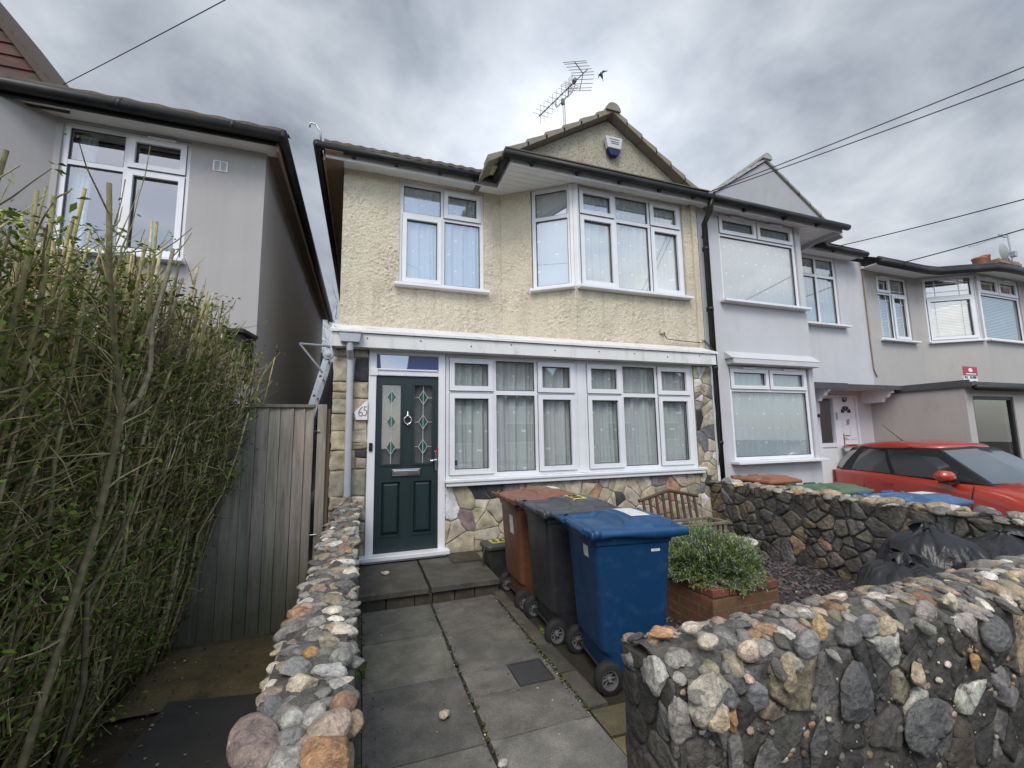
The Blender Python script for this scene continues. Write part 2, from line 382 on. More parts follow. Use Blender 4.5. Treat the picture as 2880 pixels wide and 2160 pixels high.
M['palegrey'] = render_mat('pale_grey_render', (0.52, 0.527, 0.545), (0.475, 0.482, 0.50), 0.25, 110, 0.004, (0.36, 0.36, 0.37))
M['beige'] = render_mat('beige_render', (0.415, 0.40, 0.38), (0.38, 0.366, 0.35), 0.25, 110, 0.004, (0.29, 0.27, 0.25))
def net_mat(name, c, dots=True, du=4.0):
    b = NB(name); t = b.n('ShaderNodeTexCoord'); sp = b.n('ShaderNodeSeparateXYZ', {0: t.outputs['Object']})
    along = b.math('ADD', sp.outputs[0], b.math('MULTIPLY', sp.outputs[1], 0.6))
    zf = b.math('MULTIPLY', sp.outputs[2], 4.2); row = b.math('FLOOR', zf)
    uf = b.math('ADD', b.math('MULTIPLY', along, du), b.math('MULTIPLY', b.math('MODULO', row, 2.0), 0.5))
    du_ = b.math('ABSOLUTE', b.math('SUBTRACT', b.math('FRACT', uf), 0.5)); dz_ = b.math('ABSOLUTE', b.math('SUBTRACT', b.math('FRACT', zf), 0.5))
    dot = b.math('MULTIPLY', b.math('LESS_THAN', du_, 0.055), b.math('LESS_THAN', dz_, 0.058))
    if not dots: dot = b.math('MULTIPLY', dot, 0.0)
    base = b.mixc(dot, c, tuple(min(.95, x*1.3+.05) for x in c))
    d = b.n('ShaderNodeBsdfDiffuse', {'Color': base}); tr = b.n('ShaderNodeBsdfTranslucent', {'Color': base})
    m = b.n('ShaderNodeMixShader', {0: 0.12, 1: d.outputs[0], 2: tr.outputs[0]})
    tp = b.n('ShaderNodeBsdfTransparent'); m2 = b.n('ShaderNodeMixShader', {0: b.math('MULTIPLY', b.math('SUBTRACT', 1.0, dot), 0.07), 1: m.outputs[0], 2: tp.outputs[0]})
    b.l(m2.outputs[0], b.out.inputs[0]); return b.m
M['net'] = net_mat('net_curtain', (0.52, 0.575, 0.61)); M['net67'] = net_mat('net_curtain_fine', (0.43, 0.475, 0.52), True, 5)
M['net_low'] = net_mat('net_curtain_ground', (0.60, 0.625, 0.62), True, 4.2)
M['blind'] = pm('blind', (0.5, 0.52, 0.52), rough=0.6)
# ================================================================== builders for houses
def wall_panel(mb, fr, u0, u1, v0, v1, holes=(), reveal=0.09, amp=0.0, step=0.0125, seed=0):
    """one sheet of wall with openings; amp > 0 gives it a real roughcast surface"""
    us = sorted({u0, u1, *[h[0] for h in holes], *[h[1] for h in holes]}); vs = sorted({v0, v1, *[h[2] for h in holes], *[h[3] for h in holes]})
    us = [u for u in us if u0 <= u <= u1]; vs = [v for v in vs if v0 <= v <= v1]
    def dens(a):
        if amp <= 0: return a
        o = []
        for i in range(len(a)-1):
            n = max(1, int((a[i+1]-a[i])/step)); o += [a[i]+(a[i+1]-a[i])*k/n for k in range(n)]
        return o+[a[-1]]
    us, vs = dens(us), dens(vs)
    inh = lambda u, v: any(h[0] < u < h[1] and h[2] < v < h[3] for h in holes)
    idx = {}; P = []
    def vid(i, j):
        if (i, j) not in idx:
            n = 0
            if amp > 0:
                q = Vector((us[i]*30+seed, vs[j]*36, seed))
                d = Vector((noise.noise(q*.7), noise.noise(q*.7+Vector((9, 9, 9))), 0))*1.0
                n = amp*(.55+.75*abs(noise.noise(Vector((us[i]*1.7, vs[j]*1.9, seed+3))))*2)*(abs(noise.noise(q+d))*2.2 + .5*noise.noise(q*2.3+d) - .5)
            idx[(i, j)] = len(P); P.append(fp(fr, us[i], vs[j], n))
        return idx[(i, j)]
    F = []
    for j in range(len(vs)-1):
        for i in range(len(us)-1):
            if inh((us[i]+us[i+1])/2, (vs[j]+vs[j+1])/2): continue
            F.append((vid(i, j), vid(i+1, j), vid(i+1, j+1), vid(i, j+1)))
    mb.add(P, F)
    for (a, b, c, d) in holes:
        for (p, q, r, s) in ((a, c, a, d), (b, d, b, c), (a, d, b, d), (b, c, a, c)):
            mb.quad(fp(fr, p, q, 0), fp(fr, r, s, 0), fp(fr, r, s, -reveal), fp(fr, p, q, -reveal))
def window(house, fr, u0, u1, z0, z1, cols, tz, opens, sill=True, vents=(), gmat='glass', sillx=0.06, fb=0.055, name='window', silld=0.10, bars=(), lowone=False):
    """casement window: frame mesh (with sashes and gaskets), pane and sill as sub-parts. cols: inner mullion positions; tz transom height or None;
    opens: set of (column, row) that are opening sashes, row 0 below the transom"""
    mb = MB(); pn = MB()
    T = 0.028
    mb.fbox(fr, u0, u0+fb, z0, z1, -0.06, 0.0); mb.fbox(fr, u1-fb, u1, z0, z1, -0.06, 0.0)
    mb.fbox(fr, u0+fb, u1-fb, z1-fb, z1, -0.06, 0.0); mb.fbox(fr, u0+fb, u1-fb, z0, z0+fb, -0.06, 0.0)
    edges = [u0+fb-T] + list(cols) + [u1-fb+T]
    for c in cols: mb.fbox(fr, c-T, c+T, (tz+T if lowone else z0+fb), z1-fb, -0.06, -0.002)
    if lowone: mb.fbox(fr, u0+fb, u1-fb, tz-T, tz+T, -0.06, -0.003)
    for i in range(len(edges)-1):
        a, b = edges[i]+T, edges[i+1]-T
        rows = [(z0+fb, z1-fb)]
        t_i = tz[i] if isinstance(tz, (list, tuple)) else tz
        if t_i is not None:
            if not lowone: mb.fbox(fr, a, b, t_i-T, t_i+T, -0.06, -0.003)
            rows = [(z0+fb, t_i-T), (t_i+T, z1-fb)]
        for r, (c, d) in enumerate(rows):
            if lowone and r == 0:
                if i > 0: continue
                a, b = u0+fb, u1-fb
            else: a, b = edges[i]+T, edges[i+1]-T
            e, f, g, h = a, b, c, d
            if (i, r) in opens:
                s = 0.05; o = 0.012
                mb.fbox(fr, a-o, a+s, c-o, d+o, -0.05, 0.022); mb.fbox(fr, b-s, b+o, c-o, d+o, -0.05, 0.022)
                mb.fbox(fr, a+s, b-s, d-s, d+o, -0.05, 0.022); mb.fbox(fr, a+s, b-s, c-o, c+s, -0.05, 0.022)
                # thin bead inside the sash
                mb.cur = 1
                for q in ((a-o-.004, b+o+.004, c-o-.005, c-o), (a-o-.004, b+o+.004, d+o, d+o+.005), (a-o-.004, a-o, c-o, d+o), (b+o, b+o+.004, c-o, d+o)): mb.fbox(fr, *q, -0.02, 0.006)
                mb.cur = 0
                e, f, g, h = a+s, b-s, c+s, d-s
            mb.cur = 1; k = 0.009
            mb.fbox(fr, e, e+k, g, h, -0.028, -0.012); mb.fbox(fr, f-k, f, g, h, -0.028, -0.012)
            mb.fbox(fr, e+k, f-k, g, g+k, -0.028, -0.012); mb.fbox(fr, e+k, f-k, h-k, h, -0.028, -0.012); mb.cur = 0
            pn.quad(fp(fr, e, g, -0.03), fp(fr, f, g, -0.03), fp(fr, f, h, -0.03), fp(fr, e, h, -0.03))
            for (ci, ri, bu, bz) in bars:
                if (ci, ri) == (i, r):
                    for q in bu: mb.fbox(fr, e+(f-e)*q-.006, e+(f-e)*q+.006, g, h, -0.036, -0.024)
                    for q in bz: mb.fbox(fr, e, f, g+(h-g)*q-.006, g+(h-g)*q+.006, -0.0365, -0.0235)
    w = mb.build(name, [M['upvc'], M['gasket']], house)
    pn.build('pane', M[gmat], w, fixn=False)
    if sill:
        s = MB(); s.fbox(fr, u0-sillx, u1+sillx, z0-0.045, z0-0.003, -0.06, silld); s.build('sill', M['upvc'], w, bevel=0.006)
    if vents:
        for (c, z) in vents: vb = MB(); vb.fbox(fr, c-0.14, c+0.14, z, z+0.022, 0.024, 0.05); vb.build('trickle_vent', M['upvc'], w)
    return w
def curtain(label, fr, segs, z0, z1, n=-0.095, mat='net', seed=1, amp=0.014, freq=9.0, lean=0.0, group='net curtains behind the windows'):
    mb = MB(); rg = random.Random(seed); ph = rg.random()*9
    for (a, b) in segs:
        nu = max(8, int((b-a)/0.012))
        def fn(s, t):
            u = a+(b-a)*s; z = z0+(z1-z0)*t
            q = u*freq*2*math.pi*.5 + ph + 2.2*noise.noise(Vector((u*3.1, z*.25, seed)))
            w = amp*(math.sin(q)*(1-.35*t) + .6*math.sin(q*2.3+1+z*.3) + 1.2*noise.noise(Vector((u*7, z*.6, seed+5))))
            return fp(fr, u+lean*(1-t)*noise.noise(Vector((u*4, 1, seed))), z, n+w)
        mb.grid(fn, nu, 14)
    o = mb.build('net_curtain', M[mat], smooth=True, fixn=False)
    return tag(o, label, 'curtain', group)
def gutter(mb, pts, r=0.052):
    mb.tube(pts, r, 10)
def corrugated(mb, x0, x1, y0, y1, z0, slope, seg=0.05, pitch=0.20, course=0.30, amp=0.022):
    nx = int((x1-x0)/seg); rows = max(1, int(round((y1-y0)/course)))
    for r in range(rows):
        ya, yb = y0+(y1-y0)*r/rows, y0+(y1-y0)*(r+1)/rows
        def fn(s, t):
            x = x0+(x1-x0)*s; y = ya+(yb-ya)*t; return (x, y, z0+slope*(y-y0)+amp*math.sin(2*math.pi*x/pitch)+0.03*(1-t))
        mb.grid(fn, nx, 1)
        mb.grid(lambda s, t: (x0+(x1-x0)*s, ya, z0+slope*(ya-y0)+amp*math.sin(2*math.pi*(x0+(x1-x0)*s)/pitch)+0.03-0.045*t), nx, 1)
YR, YB, YG = 5.95, 5.30, 5.157
XF = (1, 0, 0)
def gable(house, yb, xl, xa, xr, zb, za, wallmat, vmat, vt=0.10, over=0.16, vname='verge', rr_=0.15):
    sl = (za-zb)/(xa-xl); sr = (za-zb)/(xr-xa)
    mb = MB(); mb.prism([(xl, yb, zb), (xr, yb, zb), (xa, yb, za)], (0, 0.22, 0)); mb.build('gable_wall', wallmat, house)
    vb = MB()
    for side in (-1, 1):
        x0, z0 = (xl-0.12, zb-0.12*sl) if side < 0 else (xr+0.12, zb-0.12*sr)
        Lx = xa-x0; Lz = za+0.02-z0; n = 7
        for k in range(n):
            a, b = k/n, (k+1)/n+0.02
            p = [(x0+Lx*a, z0+Lz*a), (x0+Lx*b, z0+Lz*b)]
            e = 0.026; u = vt
            pts = [(p[0][0], yb-over, p[0][1]), (p[1][0], yb-over, p[1][1]), (p[1][0], yb-over, p[1][1]+u*.78), (p[0][0], yb-over, p[0][1]+u+e)]
            vb.prism(pts, (0, over+0.05, 0))
    # roof slopes behind the verge
    for (xa_, za_, xb_, zb_) in ((xl-0.12, zb-0.12*sl, xa, za+0.02), (xa, za+0.02, xr+0.12, zb-0.12*sr)):
        vb.prism([(xa_, yb+0.05, za_+0.002), (xb_, yb+0.05, zb_+0.002), (xb_, yb+0.05, zb_+vt*.75), (xa_, yb+0.05, za_+vt*.75)], (0, 3.6, 0))
    vb.build(vname, vmat, house, bevel=0.008)
    rb = MB(); seg = 10
    for j in range(3):
        y0 = yb-over-0.03+j*0.42
        pts = [(xa+rr_*math.cos(math.pi*t/seg), y0, za+0.03+rr_*math.sin(math.pi*t/seg)*1.05) for t in range(seg+1)]
        rb.prism(pts, (0, 0.42, 0))
    rb.build('ridge_tile', vmat, house, smooth=False)
# ================================================================== HOUSE 65 (cream)
H = thing('terraced_house', 'cream roughcast end of terrace house with dark green front door and pointed gable', 'house', (2.3, 5.95, 0))
fR = frame((0, YR, 0), XF); fB = frame((0, YB, 0), XF); fG = frame((0, YG, 0), XF)
SP0, SP1 = Vector((1.93, YR, 0)), Vector((2.85, YB, 0)); spl = (SP1-SP0).length
fS = frame(SP0, SP1-SP0)
mb = MB()
wall_panel(mb, fR, -0.33, 1.93, 2.55, 5.20, [(0.42, 1.66, 3.61, 5.17)], amp=0.012, seed=1)
wall_panel(mb, fS, 0.0, spl, 2.55, 5.20, [(0.48, spl+.02, 3.61, 5.19)], amp=0.012, seed=2)
wall_panel(mb, fB, 2.85, 5.06, 2.55, 5.20, [(2.84, 4.83, 3.61, 5.19)], amp=0.012, seed=3)
mb.build('upper_wall', M['cream'], H, smooth=True, fixn=False)
mb = MB()
mb.box(-0.33, -0.15, YR+0.05, 13.5, 0.0, 5.2)       # flank wall
mb.box(-0.15, 5.0, 13.3, 13.5, 0.0, 5.2); mb.box(4.98, 5.08, YG+0.1, 13.3, 0.0, 5.2)
mb.build('side_wall', M['cream'], H)
mb = MB(); mb.box(-0.14, 4.97, 8.9, 9.0, 0.0, 5.15); mb.box(-0.14, 4.97, 5.42, 8.9, 2.56, 2.66); mb.box(-0.14, 4.97, 5.35, 8.9, 0.0, 0.14); mb.box(-0.14, 4.97, 5.99, 8.9, 5.21, 5.22)
mb.build('room_shell', M['inside'], H)
# windows upstairs
window(H, frame((0, YR+.03, 0), XF), 0.42, 1.66, 3.62, 5.165, [1.04], 4.68, {(0, 0), (1, 1)}, silld=0.14)
w = window(H, frame(SP0+Vector((.02, .025, 0)), SP1-SP0), 0.49, spl-0.045, 3.62, 5.185, [], 4.72, set(), silld=0.13, sillx=0.03)
window(H, frame((0, YB+.03, 0), XF), 2.92, 4.82, 3.62, 5.185, [3.57, 4.20], 4.74, {(0, 0), (0, 1), (2, 0), (2, 1)}, silld=0.14, sillx=0.05)
mb = MB(); mb.prism([(2.80, YB+0.03, 3.60), (2.90, YB-0.02, 3.60), (2.93, YB-0.012, 3.60), (2.93, YB+0.09, 3.60), (2.82, YB+0.11, 3.60)], (0, 0, 1.59)); mb.build('bay_corner_post', M['upvc'], H, bevel=0.008)
curtain('dotted net curtain in the small upstairs window left of the cream house bay', fR, [(0.46, 1.62)], 3.64, 5.16, seed=1, amp=0.017, freq=12)
o = MB()
curtain('dotted net curtain across the front of the upstairs bay under the gable', fB, [(2.97, 4.80)], 3.64, 5.18, seed=2, amp=0.017, freq=12)
curtain('dotted net curtain in the angled side light of the upstairs bay', fS, [(0.50, spl-0.06)], 3.64, 5.18, seed=3, amp=0.006, freq=5)
# soffits, fascia, gutter
mb = MB()
mb.box(-0.545, 1.80, 5.71, YR+0.1, 5.20, 5.225)
for k in range(8):
    y = 5.10+k*0.108
    x1 = 5.06
    mb.box(1.80, x1, y, y+0.102, 5.20, 5.222)
mb.build('soffit', M['soffit'], H)
mb = MB(); mb.box(-0.55, -0.33, 5.6, 13.6, 5.19, 5.215); mb.build('side_soffit', M['soffit_wood'], H)
mb = MB(); mb.box(-0.545, 1.80, 5.69, 5.71, 5.145, 5.29); mb.box(1.80, 1.825, 5.075, 5.69, 5.145, 5.29); mb.box(1.825, 5.14, 5.075, 5.10, 5.14, 5.29)
mb.build('fascia', M['upvc'], H)
mb = MB(); mb.box(-0.575, -0.55, 5.69, 13.6, 5.10, 5.29); mb.build('side_fascia', M['soffit_wood'], H)
mb = MB()
gutter(mb, [(-0.64, 5.62, 5.245), (1.735, 5.62, 5.23)]); gutter(mb, [(1.735, 5.64, 5.23), (1.735, 5.02, 5.23)]); gutter(mb, [(1.685, 5.0, 5.23), (5.20, 5.0, 5.215)])
gutter(mb, [(-0.64, 5.58, 5.245), (-0.64, 13.6, 5.22)])
for x in (-0.2, 0.35, 0.95, 1.45): mb.box(x-.02, x+.02, 5.61, 5.69, 5.18, 5.23)
for x in (2.1, 2.8, 3.5, 4.2, 4.85): mb.box(x-.02, x+.02, 4.99, 5.075, 5.16, 5.22)
mb.build('gutter', M['blackpl'], H, smooth=True)
# roof
mb = MB()
corrugated(mb, -0.56, 1.79, 5.585, 6.1, 5.29, 0.55, 0.0375, 0.15, 0.3, 0.008)
mb.poly([(-0.57, 5.60, 5.30), (5.08, 5.60, 5.30), (5.08, 9.6, 7.45), (2.4, 9.6, 7.45), (-0.57, 5.62, 5.30)])
mb.poly([(-0.57, 5.60, 5.30), (2.4, 9.6, 7.45), (-0.57, 13.7, 5.225)])
mb.poly([(-0.57, 13.7, 5.225), (2.4, 9.6, 7.45), (5.08, 9.6, 7.45), (5.08, 13.7, 5.225)])
mb.box(1.70, 5.12, 4.98, 5.30, 5.292, 5.31)
mb.build('roof', M['tile'], H)
mb = MB(); hk = [(-0.60, 5.62, 5.25), (-0.61, 5.60, 5.42), (-0.67, 5.59, 5.505), (-0.73, 5.58, 5.495), (-0.735, 5.58, 5.44)]
mb.tube(hk, 0.012, 6); mb.build('hip_iron', M['metal'], H, smooth=True)
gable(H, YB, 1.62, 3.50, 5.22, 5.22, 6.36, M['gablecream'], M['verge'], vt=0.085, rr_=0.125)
# alarm box on the gable
al = MB(); al.prism([(3.39, 5.27, 6.02), (3.69, 5.27, 6.02), (3.655, 5.27, 5.83), (3.425, 5.27, 5.83)], (0, -0.075, 0)); a = al.build('alarm_box', pm('alarm_grey', (.52, .53, .53), (.45, .46, .46), 8, .5), H, bevel=0.012)
al = MB(); al.prism([(3.42, 5.275, 5.828), (3.66, 5.275, 5.828), (3.60, 5.275, 5.72), (3.48, 5.275, 5.72)], (0, -0.07, 0)); al.build('alarm_lens', pm('navy', (0.006, 0.010, 0.07), rough=0.3), a, bevel=0.01)
al = MB()
for z, x0, x1 in ((5.93, 3.47, 3.62), (5.90, 3.475, 3.615), (5.97, 3.46, 3.63)): al.box(x0, x1, 5.190, 5.193, z, z+0.011)
al.build('alarm_lettering', pm('grey_print', (0.2, 0.2, 0.22)), a)
# canopy band above the ground floor
bd = MB(); bd.prism([(-0.36, 4.965, 2.66), (-0.36, 4.965, 2.688), (-0.36, 5.27, 2.815), (-0.36, 5.27, 2.78)], (5.40, 0, 0))
bd.prism([(-0.35, 4.99, 2.50), (-0.35, 4.99, 2.655), (-0.35, 5.012, 2.655), (-0.35, 5.012, 2.50)], (5.36, 0, 0))
bd.box(-0.335, 5.01, 5.27, 5.97, 2.765, 2.795); bd.box(-0.35, -0.325, 5.014, 5.95, 2.50, 2.76)
bd.box(-0.32, 5.0, 5.012, 5.36, 2.498, 2.52)
band = bd.build('canopy', M['band'], H)
rg = random.Random(3)
for k in range(9):
    x = 0.05+k*0.58+rg.uniform(-.05, .05)
    nb = MB(); nb.lathe([(0.0, 4.984), (0.008, 4.985), (0.009, 4.99)], (x, 0, 2.60+rg.uniform(-.03, .03)), 'y', 8); nb.build('fixing_screw', M['ink'], band)
# ground floor front
window(H, fG, 0.945, 2.735, 0.985, 2.495, [1.56, 2.14], 2.03, {(0, 0), (0, 1), (2, 0), (2, 1)}, gmat='glass_low', sill=False)
window(H, fG, 2.845, 4.665, 0.985, 2.495, [3.44, 4.035], 2.03, {(0, 0), (0, 1), (2, 0), (2, 1)}, gmat='glass_low', sill=False)
for a_, b_ in ((2.737, 2.843), (4.667, 4.70)): mb = MB(); mb.box(a_, b_, YG-0.005, YG+0.07, 0.985, 2.495); mb.build('window_post', M['upvc'], H, bevel=0.006)
mb = MB(); mb.box(0.925, 4.78, YG-0.10, YG+0.07, 0.945, 0.983); mb.box(0.94, 4.76, YG-0.085, YG+0.06, 0.90, 0.9445); mb.build('long_sill', M['upvc'], H, bevel=0.008)
curtain('dotted net curtain in the ground floor window nearest the green door', fG, [(1.0, 1.85), (1.83, 2.70)], 1.0, 2.48, seed=4, mat='net_low', amp=0.023, freq=11, lean=0.08)
curtain('dotted net curtain in the ground floor window above the wooden bench planter', fG, [(2.88, 3.78), (3.76, 4.63)], 1.0, 2.48, seed=6, mat='net_low', amp=0.023, freq=11, lean=0.08)
st = MB(); st.box(1.005, 1.09, YG+0.018, YG+0.022, 1.14, 1.20); st.build('window_sticker', pm('sticker_blue', (0.02, 0.03, 0.16), rough=0.4), H)
st = MB(); st.box(1.03, 1.19, YG+0.018, YG+0.022, 1.045, 1.065); st.build('window_sticker', M['white'], H)
# door
fr = MB()
fr.box(0.05, 0.135, YG-0.03, YG+0.06, 0.17, 2.498); fr.box(0.852, 0.935, YG-0.03, YG+0.06, 0.17, 2.498)
fr.box(0.135, 0.852, YG-0.03, YG+0.06, 2.205, 2.265); fr.box(0.135, 0.852, YG-0.03, YG+0.06, 2.455, 2.498)
fr.box(0.06, 0.15, YG-0.045, YG-0.0302, 2.2, 2.285); fr.box(0.15, 0.84, YG-0.045, YG-0.0302, 2.265, 2.285)
door = fr.build('front_door', M['upvc'], H, bevel=0.006)
green = pm('dark_green_door', (0.010, 0.024, 0.026), (0.014, 0.030, 0.032), 3, 0.38, 0.25, 90, 0.002, spec=0.5, stretch=(4, 4, 0.6))
fD = frame((0, YG, 0), XF); lf = MB()
GL, GR, LL, LR = (0.205, 0.415, 1.185, 2.10), (0.570, 0.780, 1.185, 2.10), (0.215, 0.415, 0.40, 0.98), (0.570, 0.775, 0.40, 0.98)
wall_panel(lf, fD, 0.137, 0.850, 0.205, 2.203, [GL, GR, LL, LR], reveal=0.02)
for q in (GL, GR, LL, LR):
    a, b, c, d = q; t = 0.022
    for s in ((a-t, a, c-t, d+t), (b, b+t, c-t, d+t), (a, b, d, d+t), (a, b, c-t, c)): lf.fbox(fD, *s, 0.001, 0.012)
for q in (LL, LR):
    a, b, c, d = q; i = 0.035; P = [fp(fD, a, c, -.02), fp(fD, b, c, -.02), fp(fD, b, d, -.02), fp(fD, a, d, -.02)]
    Q = [fp(fD, a+i, c+i, 0.004), fp(fD, b-i, c+i, 0.004), fp(fD, b-i, d-i, 0.004), fp(fD, a+i, d-i, 0.004)]
    for k in range(4): lf.quad(P[k], P[(k+1) % 4], Q[(k+1) % 4], Q[k])
    lf.quad(*Q)
lf.build('door_leaf', green, door)
M['gdia'] = pm('green_glass', (0.008, 0.10, 0.05), (0.01, 0.075, 0.04), 30, 0.12)
dg = glass('leaded_glass', 0.13, (0.7, 0.75, 0.75), 0.0); gp = MB(); ld = MB(); gg = MB()
for (a, b, c, d) in (GL, GR):
    gp.quad(fp(fD, a, c, -.018), fp(fD, b, c, -.018), fp(fD, b, d, -.018), fp(fD, a, d, -.018)); x = (a+b)/2
    ld.fbox(fD, x-.0035, x+.0035, c, d, -.017, -.012)
    for zc in (1.955, 1.665, 1.375):
        w_, h_ = 0.052, 0.085
        P = [(x-w_, zc), (x, zc-h_), (x+w_, zc), (x, zc+h_)]
        gg = MB(); gg.add([fp(fD, p, q, -.014) for p, q in P], [(0, 1, 2, 3)]); gg.build('green_diamond', M['gdia'], door, fixn=False)
        for k in range(4):
            (p0, q0), (p1, q1) = P[k], P[(k+1) % 4]; ld.tube([fp(fD, p0, q0, -.012), fp(fD, p1, q1, -.012)], 0.004, 5)
        ld.fbox(fD, a, x-w_, zc-.003, zc+.003, -.017, -.012); ld.fbox(fD, x+w_, b, zc-.003, zc+.003, -.017, -.012)
gp.build('door_glass', dg, door, fixn=False); ld.build('leading', pm('lead', (0.45, 0.45, 0.46), rough=0.4), door)
mb = MB(); mb.box(0.15, 0.84, YG+0.05, YG+0.055, 0.25, 2.2); mb.build('hall_lining', pm('hall', (0.22, 0.23, 0.23), (0.13, 0.135, 0.135), 3, 0.9), door)
mb = MB(); mb.quad((0.137, YG, 2.267), (0.850, YG, 2.267), (0.850, YG, 2.453), (0.137, YG, 2.453)); mb.build('fanlight', glass('fanlight_glass', 0.25, (0.5, 0.62, 0.9)), door, fixn=False)  # blue tint put into the glass for the sky it would reflect
mb = MB(); mb.box(0.14, 0.85, YG+0.05, YG+0.055, 2.22, 2.5); mb.build('fanlight_backing', pm('sky_blue_backing', (.30, .38, .52), (.26, .33, .46), 4, .8), door)  # flat blue backing colours the fanlight like reflected sky
mb = MB(); mb.box(0.325, 0.645, YG-0.022, YG-0.001, 1.045, 1.125); mb.box(0.345, 0.625, YG-0.032, YG-0.022, 1.06, 1.11); mb.build('letterbox', M['chrome'], door, bevel=0.006)
mb = MB(); mb.lathe([(0, -0.04), (0.018, -0.035), (0.022, -0.02), (0.018, 0)], (0.493, YG, 1.735), 'y', 14)
mb.lathe([(0.0, 1.79), (0.008, 1.785), (0.008, 1.765), (0.014, 1.76), (0.012, 1.735)], (0.493, YG-0.02, 0), 'z', 10)
mb.tube([(0.493+0.042*math.sin(t)*(1 if t < 3.2 else 1), YG-0.035, 1.685+0.045*math.cos(t)) for t in [0.5+k*5.28/16 for k in range(17)]], 0.008, 8)
mb.lathe([(0, -0.05), (0.013, -0.045), (0.013, -0.015), (0, -0.012)], (0.493, YG, 1.632), 'y', 10)
mb.build('door_knocker', M['chrome'], door, smooth=True)
mb = MB(); mb.box(0.812, 0.842, YG-0.012, YG-0.001, 1.09, 1.32); mb.tube([(0.827, YG-0.01, 1.215), (0.827, YG-0.055, 1.215), (0.78, YG-0.058, 1.212), (0.755, YG-0.055, 1.208)], 0.013, 8); mb.build('door_handle', M['chrome'], door, bevel=0.004)
mb = MB(); mb.box(0.83, 0.85, YG-0.03, YG-0.013, 1.25, 1.36); mb.build('key_tag', pm('red_tag', (0.25, 0.02, 0.02), rough=0.5), door)
mb = MB(); mb.box(0.068, 0.108, YG-0.05, YG-0.031, 1.34, 1.43); mb.lathe([(0, -0.055), (0.009, -0.053), (0.009, -0.05)], (0.088, YG, 1.385), 'y', 12); mb.build('doorbell', M['blackpl'], door, bevel=0.005)
mb = MB(); mb.box(-0.01, 0.975, YG-0.14, YG+0.05, 0.155, 0.203); mb.box(0.02, 0.95, YG-0.11, YG+0.05, 0.13, 0.1548); mb.build('door_sill', M['upvc'], door, bevel=0.008)
# stone cladding on the ground floor
FAC = [(28, (0.40, 0.345, 0.245)), (20, (0.345, 0.30, 0.21)), (18, (0.43, 0.385, 0.30)), (15, (0.29, 0.265, 0.205)), (5, (0.36, 0.21, 0.135)), (6, (0.15, 0.15, 0.155)), (3, (0.62, 0.60, 0.58)), (3, (0.05, 0.05, 0.055)), (4, (0.22, 0.17, 0.17))]
fstone = pm('crazy_paving_stone', (1, 1, 1), scale=9, rough=0.85, bump=0.5, bscale=55, bdist=0.008, attr=True, fine=0.18)
fmort = pm('pale_mortar', (0.26, 0.225, 0.17), (0.18, 0.155, 0.12), 10, 0.95, 0.5, 120, 0.006)
SPECIAL = [(1.03, .64, (.62, .62, .63)), (1.62, .84, (.045, .048, .05)), (1.85, .60, (.17, .18, .19)), (4.25, .78, (.36, .21, .14)), (3.95, .80, (.20, .17, .175)), (3.35, .62, (.05, .05, .052)), (3.1, .80, (.33, .32, .29)), (4.78, 1.75, (.03, .03, .032)), (4.80, 1.45, (.15, .15, .165)), (4.85, 2.25, (.62, .6, .57))]
def cladding(boxes, name, seed, du, dv, drop=0.1, fr=None, h=0.015):
    rg = random.Random(seed); sb = MB(); f = fr or frame((0, YG-0.012, 0), XF)
    for bx in boxes:
        s = jsites(bx, du, dv, 1.25, rg, drop)
        s += [(rg.uniform(bx[0], bx[1]), rg.uniform(bx[2], bx[3])) for _ in range(int(len(s)*0.6))]
        for p in voronoi(s, bx):
            sc_ = [c for (x, z, c) in SPECIAL if p and all((p[(i+1) % len(p)][0]-p[i][0])*(z-p[i][1])-(p[(i+1) % len(p)][1]-p[i][1])*(x-p[i][0]) >= 0 for i in range(len(p)))]
            if p: stone_cell(sb, f, p, h*rg.uniform(.5, 1.3), 0.0042, sc_[0] if sc_ else pick(FAC, rg), rg, rnd=0, tilt=0.3, namp=0.3, nsc=14)
    return sb
mb = MB(); mb.box(-0.31, 0.05, YG-0.012, YG+0.3, 0.0, 2.498); mb.box(0.935, 4.70, YG-0.012, YG+0.2, 0.0, 0.90); mb.box(4.70, 5.04, YG-0.012, YG+0.2, 0.0, 2.498)
mb.box(-0.31, -0.15, YG+0.3, 5.95, 0, 2.498)
cw = mb.build('cladding_mortar', fmort, H)
sb = cladding([(0.94, 4.70, 0.12, 0.90)], 'a', 5, 0.23, 0.20); 
sb2 = cladding([(4.705, 5.035, 0.12, 2.49)], 'b', 8, 0.17, 0.16)
sb.build('stone_cladding', fstone, H, smooth=True); sb2.build('stone_cladding', fstone, H, smooth=True); sb = MB()
rg = random.Random(12); z = 0.1; fP = frame((0, YG-0.012, 0), XF)
while z < 2.47:                                       # coursed pier beside the door, larger blocks
    hgt = min(rg.uniform(0.16, 0.30), 2.49-z)
    if 1.66 < z+hgt and z < 1.90 and hgt > 0: pass
    xs = rg.uniform(-0.18, -0.06)
    for (a, b) in ((-0.335, xs), (xs, 0.045)):
        if rg.random() < 0.35: 
            m_ = z+hgt*rg.uniform(.35, .65); parts = [(z, m_), (m_, z+hgt)]
        else: parts = [(z, z+hgt)]
        for (c, d) in parts:
            j = lambda: rg.uniform(-.012, .012)
            stone_cell(sb, fP, [(a+j()*.3, c+j()), (b+j(), c+j()), (b+j(), d+j()), (a+j()*.3, d+j())], 0.016*rg.uniform(.7, 1.5), 0.0045, ((.055, .055, .058) if (a > -.2 and (c < 1.32 < d or c < 2.17 < d)) else pick(FAC[:4]*3, rg)), rg, rnd=0, tilt=.5, namp=.4, nsc=10)
    z += hgt
